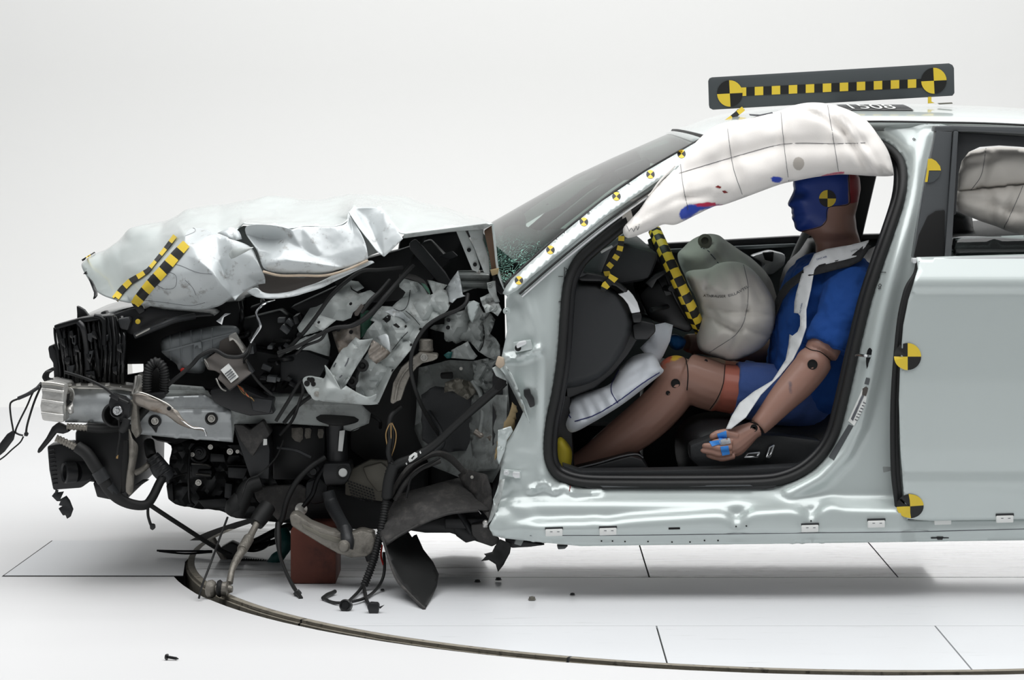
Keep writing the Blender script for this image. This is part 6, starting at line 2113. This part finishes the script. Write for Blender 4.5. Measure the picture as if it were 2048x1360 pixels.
T('suspension_link', [(656, 982, .36), (664, 1010, .35), (680, 1040, .27), (692, 1062, .19)], [.018, .021, .019, .020], M['dark_plastic'], CAR, 10, 5)
T('suspension_link', [(690, 1056, .19), (695, 1080, .16), (692, 1096, .155)], [.016, .019, .021], M['dark_plastic'], CAR, 10, 5)
C('link_ball', 688, 1092, .135, [(.017, 0), (.018, .006), (.013, .016), (.005, .02)], M['cast_aluminium'], CAR)
T('drive_boot', [(480, 990, .36), (472, 1010, .36), (466, 1024, .37)], [.018, .030, .026], M['black_rubber'], CAR, 12, 6)
T('oil_hose', [(520, 965, .38), (496, 975, .37), (484, 1000, .36), (472, 1030, .36)], [.022, .024, .026, .024], M['black_rubber'], CAR, 12, 6)
X('splash_shield', [(505, 975), (600, 970), (632, 990), (600, 1030), (560, 1046), (535, 1020), (512, 1000)], .43, .46, M['liner'], CAR, .006)
X('subframe', [(530, 985), (640, 965), (760, 985), (800, 1010), (790, 1060), (640, 1060), (560, 1040)], .55, 1.3, M['black_plastic'], CAR, .02)
X('heat_shield', [(690, 945), (740, 920), (775, 922), (782, 960), (770, 1004), (740, 1000), (690, 990)], .50, .53, M['heat_shield'], CAR, .004)
for i in range(9):
    for k in range(6):
        x, y = 694 + i * 6 + k * 1.5, 960 + k * 6 + i * 2.2
        if x < 750 and y < 1000:
            X('shield_perforation', [(x, y), (x + 4, y + 1), (x + 4.6, y + 4), (x + .6, y + 3)], .497, .50, M['dark_plastic'], CAR, 0)
X('shield_fold', [(725, 935), (762, 925), (775, 935), (778, 980), (755, 985), (735, 960)], .47, .5, M['heat_shield'], CAR, .006)
LCA = X('control_arm', [(578, 1030), (592, 1026), (620, 1046), (660, 1062), (702, 1068), (722, 1060), (744, 1066), (754, 1086), (748, 1104), (732, 1114), (702, 1116), (676, 1108), (640, 1088), (608, 1068), (582, 1052)], .17, .25, M['cast_aluminium'], CAR, .008)
X('arm_web', [(604, 1048), (640, 1066), (690, 1080), (686, 1090), (648, 1078), (606, 1056)], .165, .18, M['heat_shield'], LCA, .003)
C('ball_joint', 735, 1062, .21, [(.022, -.02), (.022, 0), (.018, .004)], M['cast_aluminium'], LCA, (0, 0, 1))
C('ball_stud', 744, 1128, .21, [(.009, 0), (.013, .004), (.013, .014), (.010, .016), (.010, .05)], M['steel'], LCA, (0, 0, 1))
T('ball_boot', [(744, 1122, .21), (743, 1106, .21), (742, 1100, .21)], [.016, .022, .016], M['black_rubber'], LCA, 12)
# tie rod lying down onto the floor
T('tie_rod_boot', [(536, 1012, .33), (524, 1030, .31), (512, 1048, .29)], [.024, .026, .022], M['black_rubber'], CAR, 12, 4)
T('tie_rod', [(516, 1042, .29), (506, 1062, .26), (490, 1092, .20), (474, 1118, .15), (464, 1140, .11), (459, 1166, .08)], [.010, .010, .012, .012, .009, .010], M['cast_aluminium'], CAR, 10, 6)
T('tie_rod_nut', [(498, 1076, .235), (484, 1100, .185)], .0155, M['cast_aluminium'], CAR, 8, 3)
TE = C('tie_rod_end', 430, 1178, .05, [(.018, -.024), (.024, -.02), (.026, -.008), (.021, 0), (.012, .004), (.011, .016), (.020, .018), (.021, .036), (.012, .040), (.009, .05)], M['cast_aluminium'], CAR, (1, -.15, .02), 22)
C('rod_end_boot', 440, 1177, .046, [(.022, -.006), (.025, 0), (.018, .008)], M['black_rubber'], TE, (1, -.15, .02), 20)
T('stabiliser_wire', [(455, 1035, .3), (440, 1075, .22), (420, 1130, .12), (404, 1172, .04), (398, 1196, .0)], .0035, M['black_rubber'], CAR, 6)
T('ground_strap', [(300, 1010, .30), (330, 1030, .34), (370, 1056, .42), (410, 1082, .52), (440, 1100, .6), (462, 1110, .62)], .007, M['black_rubber'], CAR, 8)
T('hanging_sensor', [(296, 1012, .28), (296, 1030, .28), (300, 1045, .28), (303, 1052, .28)], .0045, M['black_rubber'], CAR, 6)
X('sensor_head', [(299, 1050), (304, 1048), (309, 1050), (310, 1057), (305, 1061), (300, 1058)], .27, .29, M['black_plastic'], CAR, .002)
T('dangling_hose', [(556, 1046, .33), (556, 1075, .3), (560, 1110, .24), (570, 1140, .18), (586, 1172, .10), (602, 1196, .01)], [.008, .010, .005, .005, .006, .006], M['black_rubber'], CAR, 8)
C('hose_collar', 592, 1183, .06, [(.010, 0), (.011, .01), (.010, .014)], M['dark_plastic'], CAR, (.5, -.2, -.6))

# conduit, wheel-arch liner, hanging plugs
T('loose_braid', [(800, 815, .26), (782, 830, .24), (778, 850, .23), (782, 875, .22), (778, 905, .21), (782, 925, .21)], .008, M['black_rubber'], CAR, 8, wob=.006)
for k in range(5):
    T('bare_wire', [(780 + k, 846, .225), (772 + 5 * k, 866, .215), (774 + 5 * k - k, 890, .215), (778 + k, 915, .22)], .0018, M['copper_wire' if k % 2 == 0 else 'black_rubber'], CAR, 5)
T('conduit', [(790, 925, .20), (778, 945, .195), (774, 985, .19), (768, 1030, .18), (758, 1080, .17), (744, 1130, .16), (728, 1172, .15)], .0125, M['black_rubber'], CAR, 10, 8, corr=.0075)
T('conduit_sleeve', [(788, 930, .19), (778, 960, .185), (774, 995, .185)], .017, M['black_rubber'], CAR, 10, 5)
T('plug_wire', [(727, 1170, .15), (715, 1185, .06), (700, 1200, -.07), (692, 1208, -.15)], .0045, M['black_rubber'], CAR, 7)
T('plug_wire', [(727, 1170, .15), (730, 1186, .05), (734, 1202, -.07), (742, 1214, -.17)], .0055, M['black_rubber'], CAR, 7)
T('plug_wire', [(768, 1105, .2), (769, 1140, .17), (762, 1165, .14), (745, 1186, .06), (725, 1198, -.05), (700, 1204, -.10), (676, 1206, -.10), (660, 1203, -.06), (647, 1196, -.02)], .0045, M['black_rubber'], CAR, 7)
T('plug_wire', [(646, 1196, -.02), (654, 1190, .02), (664, 1186, .06), (670, 1183, .08)], .006, M['black_rubber'], CAR, 7)
T('red_wire', [(764, 1090, .2), (762, 1112, .19), (767, 1130, .18)], .003, M['red_plastic'], CAR, 6)
C('round_plug', 692, 1211, -.18, [(.014, -.012), (.017, -.008), (.017, .010), (.014, .014), (.010, .008)], M['black_plastic'], CAR, (-.2, -1, .2), 18)
X('square_plug', [(734, 1214), (740, 1206), (756, 1207), (759, 1212), (757, 1227), (738, 1227)], -.23, -.20, M['black_plastic'], CAR, .003)
X('plug_tongue', [(758, 1214), (769, 1210), (760, 1218)], -.22, -.215, M['dark_plastic'], CAR, .0005)
HOSE = T('ribbed_harness', [(1010, 764, .13), (996, 776, .13), (972, 796, .14), (940, 824, .15), (905, 856, .16), (868, 890, .17), (828, 915, .175), (796, 928, .185), (782, 945, .19)], [.011, .012, .013, .011, .011, .013, .013, .012], M['black_rubber'], CAR, 10)
X('harness_tape', [(992, 764), (1004, 752), (1014, 758), (1012, 768), (996, 782), (988, 776)], .115, .13, M['hole_black'], CAR, .003)
bpy.context.view_layer.update()
decal('printed_zero', HOSE, [(817, 920), (819, 913), (830, 905), (835, 907), (835, 913), (824, 922), (819, 924)], M['label_white'], HOSE, 3, .002, [[(822, 917), (828, 911), (830, 912), (825, 918)]])
decal('printed_dash', HOSE, [(811, 926), (813, 924), (815, 927), (813, 929)], M['label_white'], HOSE, 3, .002)
decal('printed_dash', HOSE, [(839, 904), (841, 902), (843, 906), (841, 908)], M['label_white'], HOSE, 3, .002)
LIN = R('wheel_arch_liner', [(760, 1067), (768, 1040), (780, 1020), (796, 992), (820, 984), (870, 970), (918, 958), (940, 972), (960, 988), (984, 1000), (978, 1022), (955, 1021), (907, 1026), (865, 1041), (820, 1060), (786, 1078), (772, 1090), (764, 1082)],
        [(760, 1067, .16), (800, 990, .26), (918, 958, .34), (984, 1000, .20), (955, 1021, .14), (865, 1041, .12), (772, 1090, .11), (860, 1000, .20)], M['liner'], CAR, step=7, thick=.004, noise=(.008, 30, 3))
R('wheel_arch_liner', [(762, 1072), (772, 1088), (800, 1072), (816, 1064), (824, 1076), (828, 1072), (833, 1070), (846, 1100), (866, 1126), (877, 1150), (873, 1175), (862, 1198), (850, 1219), (838, 1208), (812, 1180), (793, 1158), (778, 1122)],
  [(762, 1072, .12), (800, 1072, .24), (833, 1070, .26), (877, 1150, .14), (850, 1219, -.165), (862, 1198, -.02), (793, 1158, .03), (778, 1122, .08), (830, 1140, .12)], M['black_rubber'], CAR, step=7, thick=.003, noise=(.003, 50, 3, False))
T('liner_edge', [(765, 1074, .115), (776, 1112, .088), (792, 1156, .03), (814, 1183, -.06), (849, 1218, -.168)], .004, M['liner'], CAR, 6)
T('liner_edge', [(772, 1089, .11), (800, 1070, .113), (842, 1048, .118), (890, 1029, .125), (930, 1023, .135), (956, 1021, .14)], .0045, M['liner'], CAR, 6)
T('fender_edge_strip', [(784, 990, .22), (800, 958, .22), (826, 930, .23), (866, 908, .25), (896, 912, .27), (930, 944, .28)], [.010, .012, .016, .014, .016, .012], M['liner'], CAR, 8, flat=.6, wob=.006)
T('fender_edge_strip', [(790, 1000, .21), (812, 965, .2), (840, 938, .21), (880, 922, .24)], .007, M['liner'], CAR, 8)
T('fender_edge_strip', [(868, 905, .26), (885, 888, .3), (880, 860, .34), (858, 825, .4)], .008, M['dark_plastic'], CAR, 8)
T('loose_rod', [(880, 915, .2), (828, 948, .18), (816, 980, .18), (813, 996, .18)], .004, M['black_rubber'], CAR, 6)
R('sill_end_cover', [(918, 950), (940, 940), (975, 950), (984, 980), (985, 1010), (978, 1040), (965, 1020), (950, 990), (925, 965)], [(918, 950, .3), (975, 950, .18), (978, 1040, .13), (950, 990, .22)], M['liner'], CAR, step=7, thick=.004, noise=(.012, 22, 6))
bolt(944, 954, .2, .005, M['steel'], CAR)
X('under_shield', [(812, 1060), (862, 1042), (910, 1027), (955, 1022), (975, 1045), (992, 1075), (985, 1094), (950, 1082), (900, 1066), (850, 1066)], .30, .34, M['black_plastic'], CAR, .004)
X('under_shield', [(905, 1050), (940, 1060), (955, 1080), (932, 1086), (912, 1072)], .26, .3, M['black_plastic'], CAR, .003)
T('under_tube', [(918, 1024, .24), (934, 1050, .22), (942, 1066, .22)], .008, M['dark_plastic'], CAR, 8)
X('sill_end', [(942, 1050), (966, 1048), (988, 1066), (1000, 1084), (984, 1094), (958, 1084), (944, 1070)], .15, .2, M['liner'], CAR, .005)
S('crushed_foil', {'a': (962, 1048, .1), 'b': (970, 1038, .1), 'c': (978, 1042, .09), 'd': (977, 1056, .1), 'e': (966, 1058, .1), 'f': (970, 1049, .085)}, list('abcde'), [], M['crushed_aluminium'], CAR, .001, 2, dent=(.012, .01))
R('hanging_scrap', [(1000, 1078), (1023, 1088), (1020, 1106), (1008, 1128), (996, 1144), (991, 1128), (978, 1120), (962, 1122), (972, 1112), (968, 1108), (984, 1104), (990, 1092)], .14, M['black_rubber'], CAR, step=6, thick=.002, noise=(.012, 30, 3, False))
X('floor_edge', [(1010, 1078), (1060, 1084), (1090, 1090), (1060, 1094), (1024, 1096), (1012, 1090)], .16, .3, M['black_plastic'], CAR, .003)
X('sill_bracket', [(1034, 1076), (1048, 1080), (1042, 1092), (1028, 1088)], .09, .12, M['paint_grey'], CAR, .002)
X('under_clip', [(1114, 1092), (1136, 1092), (1130, 1098), (1116, 1099)], .12, .16, M['trim_grey'], CAR, .002)

# ------------------------------------------------------------------ hinge pillar, sill and door pillar fittings
bpy.context.view_layer.update()
dep = lambda x, y: on(BODY, x, y, 0).y
H1 = X('hinge_plate', [(1026, 685), (1062, 679), (1066, 699), (1030, 706)], dep(1045, 690) - .018, dep(1045, 690) + .01, M['paint'], CAR, .003)
X('hinge_knuckle', [(1038, 684), (1052, 681), (1054, 688), (1042, 694), (1034, 698), (1032, 690)], dep(1045, 690) - .042, dep(1045, 690) - .014, M['silver_trim'], H1, .004)
C('hinge_pin', 1036, 696, dep(1045, 690) - .020, [(.009, 0), (.009, .006), (.005, .007)], M['dark_metal'], H1)
H2 = X('hinge_plate', [(1006, 938), (1043, 942), (1042, 958), (1030, 956), (1006, 951)], dep(1024, 948) - .010, dep(1024, 948) + .01, M['paint'], CAR, .003)
X('hinge_knuckle', [(1026, 944), (1040, 945), (1040, 956), (1030, 957), (1024, 952)], dep(1024, 948) - .03, dep(1024, 948) - .008, M['silver_trim'], H2, .003)
bolt(1013, 945, dep(1013, 945) - .012, .008, M['silver_trim'], H2)
bolt(1013, 622, .075, .010, M['paint'], CAR)
X('black_connector', [(1047, 780), (1060, 778), (1062, 788), (1068, 796), (1070, 812), (1060, 816), (1054, 800), (1048, 792)], dep(1058, 798) - .022, dep(1058, 798), M['black_plastic'], CAR, .003)
R('foam_filler', [(1024, 806), (1034, 812), (1026, 850), (1016, 880), (1004, 900), (992, 918), (990, 900), (1002, 872), (1012, 850)], .13, M['foam_tan'], CAR, step=5, thick=.02, noise=(.006, 14, 3, False))
R('torn_flap', [(1003, 738), (1012, 732), (1026, 752), (1040, 786), (1060, 846), (1044, 818), (1030, 790), (1016, 762)], [(1003, 738, .09), (1040, 786, .05), (1060, 846, .075), (1016, 762, .09)], M['paint'], CAR, step=5, noise=(.004, 16, 3))
R('torn_flap', [(984, 736), (1000, 728), (1010, 745), (1014, 762), (1000, 756), (992, 752)], [(984, 736, .07), (1000, 728, .09), (1014, 762, .1)], M['paint_inner'], CAR, step=5)
R('torn_flap', [(996, 860), (1022, 852), (1026, 862), (1014, 880), (1008, 905), (998, 930), (994, 918)], .075, M['paint'], CAR, step=5, noise=(.006, 16, 5))
R('torn_flap', [(1000, 960), (1010, 958), (1004, 990), (994, 1020), (984, 1040), (976, 1048), (986, 1010)], [(1000, 960, .07), (976, 1048, .06), (994, 1020, .04)], M['paint_inner'], CAR, step=5, noise=(.006, 16, 4))
X('torn_edge', [(996, 712), (1008, 716), (1010, 730), (1000, 738), (990, 730)], .07, .09, M['primer_edge'], CAR, .004)
for px, py in ((1108, 1064), (1216, 1062), (1620, 1056), (1753, 1047), (1886, 1041), (2010, 1037)):
    o_ = [BODY] if px < 1800 else [DOOR, BODY]
    y = (on(o_, px, py + 2, 0) or W(px, py, .03)).y
    c = X('sill_clip', [(px - 17, py - 5), (px + 17, py - 6), (px + 17, py + 8), (px - 17, py + 9)], y - .010, y + .004, M['white_clip'], CAR, .002)
    X('clip_jaw', [(px - 18, py - 9), (px + 18, py - 10), (px + 18, py - 5), (px - 18, py - 4)], y - .006, y + .004, M['dark_plastic'], c, .001)
    X('clip_notch', [(px - 8, py - 1), (px - 3, py - 1.2), (px - 3, py), (px - 8, py)], y - .0105, y - .009, M['print_grey'], c, 0)
    X('clip_notch', [(px + 6, py - 1), (px + 11, py - 1.2), (px + 11, py), (px + 6, py)], y - .0105, y - .009, M['print_grey'], c, 0)
decal('sill_slot', BODY, [(1337, 1055), (1360, 1054.5), (1360, 1058.5), (1337, 1059)], M['hole_black'], CAR, 5)
for x, y in ((1203, 1082), (1225, 1082), (1250, 1083), (1296, 1083), (1344, 1084), (1380, 1084), (1409, 1081), (1436, 1081), (1472, 1053), (1493, 1052), (1622, 1042)):
    decal('sill_hole', BODY, ring(x, y, 1.8, 1.6, 8), M['hole_black'], CAR, 4)
for px, py in ((1166, 1086), (1640, 1077), (1880, 1076)):
    y = .045
    c = X('jacking_plug', [(px - 18, py - 1), (px + 18, py - 1.5), (px + 18, py + .8), (px - 18, py + 1.6)], y - .01, y + .02, M['dark_plastic'], CAR, .001)
    X('plug_stem', [(px - 7, py - 2), (px + 7, py - 2), (px + 5, py + 4), (px - 5, py + 4)] if px > 1200 else [(px - 6, py - 14), (px + 6, py - 14), (px + 6, py + 2), (px - 6, py + 2)], y - .012, y + .01, M['black_plastic'], c, .001)
seamline('sill_seam', BODY, [(1060, 1071), (1300, 1070), (1600, 1066), (1800, 1064), (2048, 1058), (2300, 1052)], .0012, M['print_grey'], CAR, .0004, 4)
for L in ([(1128, 534), (1128, 570)], [(1116, 553), (1142, 553)], [(1116, 604), (1126, 602)], [(1130, 536), (1134, 540), (1130, 544)], [(1764, 530), (1760, 556)], [(1756, 545), (1773, 545)], [(1761, 568), (1764, 571), (1761, 575), (1758, 572), (1761, 568)], [(1757, 576), (1760, 578), (1763, 576)], [(1828, 277), (1831, 279), (1829, 281), (1826, 279), (1828, 277)]):
    seamline('pen_mark', BODY, L, .0009, M['black_print'], CAR, .0024, 3)
ST = C('striker_plate', 1740, 712, dep(1738, 712) - .001, [(.010, 0), (.012, .003), (.009, .004)], M['dark_metal'], CAR, (0, -1, 0))
ST.data.transform(Matrix.Translation(-(W(1740, 712, 0) - base_of(CAR))))
ST.data.transform(Matrix.Diagonal((.9, 1, 3.0, 1)))
ST.data.transform(Matrix.Translation(W(1740, 712, 0) - base_of(CAR)))
T('striker_loop', [(1742, 712, dep(1738, 712) - .002), (1732, 712, dep(1738, 712) - .02), (1718, 710, dep(1728, 712) - .012), (1712, 711, dep(1728, 712))], .004, M['chrome'], ST, 8)
decal('pillar_tape', BODY, [(1658, 914), (1698, 849), (1707, 852), (1668, 921)], M['trim_grey'], CAR, 6)
decal('pillar_label', BODY, [(1697, 842), (1727, 775), (1736, 778), (1730, 810), (1709, 852)], M['label_white'], CAR, 6)
decal('label_print', BODY, [(1726, 778), (1732, 773), (1736, 776), (1732, 792), (1725, 790)], M['module_brown'], CAR, 4, .0025)
decal('label_print', BODY, [(1703, 838), (1725, 790), (1728, 792), (1707, 842)], M['print_grey'], CAR, 4, .0025)
for k in range(7):
    t = k / 7
    x, y = 1711 + 18 * t, 838 - 40 * t
    decal('label_print', BODY, [(x, y), (x + 5, y + 2), (x + 4.4, y + 4), (x - .6, y + 2)], M['print_grey'], CAR, 4, .0025)
decal('pillar_tape', BODY, [(1729, 768), (1733, 755), (1740, 757), (1737, 770)], M['trim_grey'], CAR, 4)
decal('red_mark', BODY, [(1139, 972), (1141, 972), (1140, 982), (1138, 982)], M['rust_red'], CAR, 3)

# ------------------------------------------------------------------ loose things in the studio
FLZ = lambda px, py: W(px, py, FPX * HC / (py - HY) - D0)


def floor_pt(px, py, z=0.0):
    D = FPX * (HC - z) / (py - HY)
    return Vector(((px - CX) * D / FPX, D - D0, z))


# wooden block carrying the subframe
b0 = floor_pt(581, 1166, .008)
b1 = floor_pt(672, 1166, .008)
WB = thing('wooden_block', 'red-brown wooden block propping up the wrecked front end', 'block', ((b0.x + b1.x) / 2, b0.y + .12, .008))
bm = bmesh.new()
bmesh.ops.create_cube(bm, size=1)
bmesh.ops.scale(bm, vec=(b1.x - b0.x, .24, .155), verts=bm.verts)
bmesh.ops.bevel(bm, geom=bm.edges[:], offset=.004, segments=2, profile=.5, affect='EDGES')
bm.transform(Matrix.Translation(((b0.x + b1.x) / 2, b0.y + .12, .006 + .0775)))
link('timber', bm2me(bm, 'timber'), M['wood_red'], WB, 30)

# ratchet binder lying behind the wreck
RB = thing('load_binder', 'black ratchet load binder with teal hooks on the floor behind the wreck', 'load binder', floor_pt(500, 1138, .01))


def yat(py, z=.02):
    return FPX * (HC - z) / (py - HY) - D0


T('binder_bar', [(470, 1098, .86), (510, 1085, .88), (556, 1062, .9), (600, 1046, .92)], .013, M['black_plastic'], RB, 8)
T('binder_bar', [(478, 1100, .84), (520, 1092, .86), (560, 1080, .88)], .009, M['dark_metal'], RB, 8)
T('binder_screw', [(478, 1124, .72), (520, 1126, .72), (540, 1130, .71)], .013, M['dark_metal'], RB, 10, 6, corr=.007)
X('ratchet_housing', [(440, 1096), (462, 1084), (486, 1096), (478, 1118), (462, 1132), (452, 1122), (436, 1106)], .74, .80, M['black_plastic'], RB, .006)
T('binder_handle', [(425, 1078, .76), (440, 1104, .75), (456, 1130, .74)], .010, M['cast_aluminium'], RB, 8)
T('hook', [(540, 1130, .70), (552, 1118, .69), (564, 1106, .69), (572, 1085, .7), (566, 1060, .72)], [.014, .02, .016, .022, .016], M['teal'], RB, 10)
T('hook', [(448, 1128, .74), (456, 1134, .735), (466, 1130, .74)], .011, M['teal'], RB, 10)
for k in range(2):
    T('binder_rod', [(314 + k * 4, 1101 + k, .83), (370, 1102 + k * 5, .81), (425, 1102 + 2 * k, .8)], .0035, M['dark_metal'], RB, 6, 4)
T('binder_chain', [(540, 1066, .9), (536, 1090, .85), (512, 1102, .8), (480, 1100, .78)], .0035, M['dark_metal'], RB, 6)


def small_nut(px, py, r, label, name, cat, z=.008, mk='dark_metal', group=None):
    p = floor_pt(px, py, z)
    bm = bmesh.new()
    lathe(bm, [(r, 0), (r, r * .9), (r * .5, r * 1.0), (r * .48, r * .3)], p, (0, 0, 1), 6)
    lathe(bm, [(r * 1.3, 0), (r * 1.3, r * .2)], p, (0, 0, 1), 14)
    o = link(name, bm2me(bm, name), M[mk], None, 30)
    o.data.transform(Matrix.Translation(-p))
    o.location = p
    tag(o, label, cat, group)
    return o


small_nut(1064, 1199, .0085, 'grey flanged nut lying on the floor well in front of the sill', 'loose_nut', 'nut', mk='heat_shield')
small_nut(1145, 1190, .006, 'tiny black nut on the floor, rightmost of the dropped nuts', 'loose_nut', 'nut', mk='black_plastic')
small_nut(955, 1164, .007, 'black nut on the floor, leftmost of the pair under the torn sill end', 'loose_nut', 'nut', mk='black_plastic')
small_nut(997, 1160, .0075, 'black nut standing on the floor, right one of the pair under the torn sill', 'loose_nut', 'nut', mk='black_plastic')
small_nut(765, 1181, .005, 'tiny black nut on the floor between the plugs and the hanging liner', 'loose_nut', 'nut', mk='black_plastic')
# screw on the open floor
p = floor_pt(345, 1320, 0)
SCW = thing('loose_screw', 'small black screw lying alone on the open floor at the lower left', 'screw', p)
bm = bmesh.new()
ax = Vector((1, -.25, -.12)).normalized()
h = p + Vector((-.012, 0, .0075))
lathe(bm, [(.006, -.006), (.0075, -.003), (.0078, 0)], h, ax, 16)
link('screw_head', bm2me(bm, 'screw_head'), M['black_plastic'], SCW, 30)
bm = bmesh.new()
pr = [(.0032, 0)]
for k in range(9):
    pr += [(.0042, .002 + k * .0026), (.0030, .0033 + k * .0026)]
lathe(bm, pr + [(.001, .029)], h, ax, 12)
link('screw_thread', bm2me(bm, 'screw_thread'), M['black_plastic'], SCW, 30)
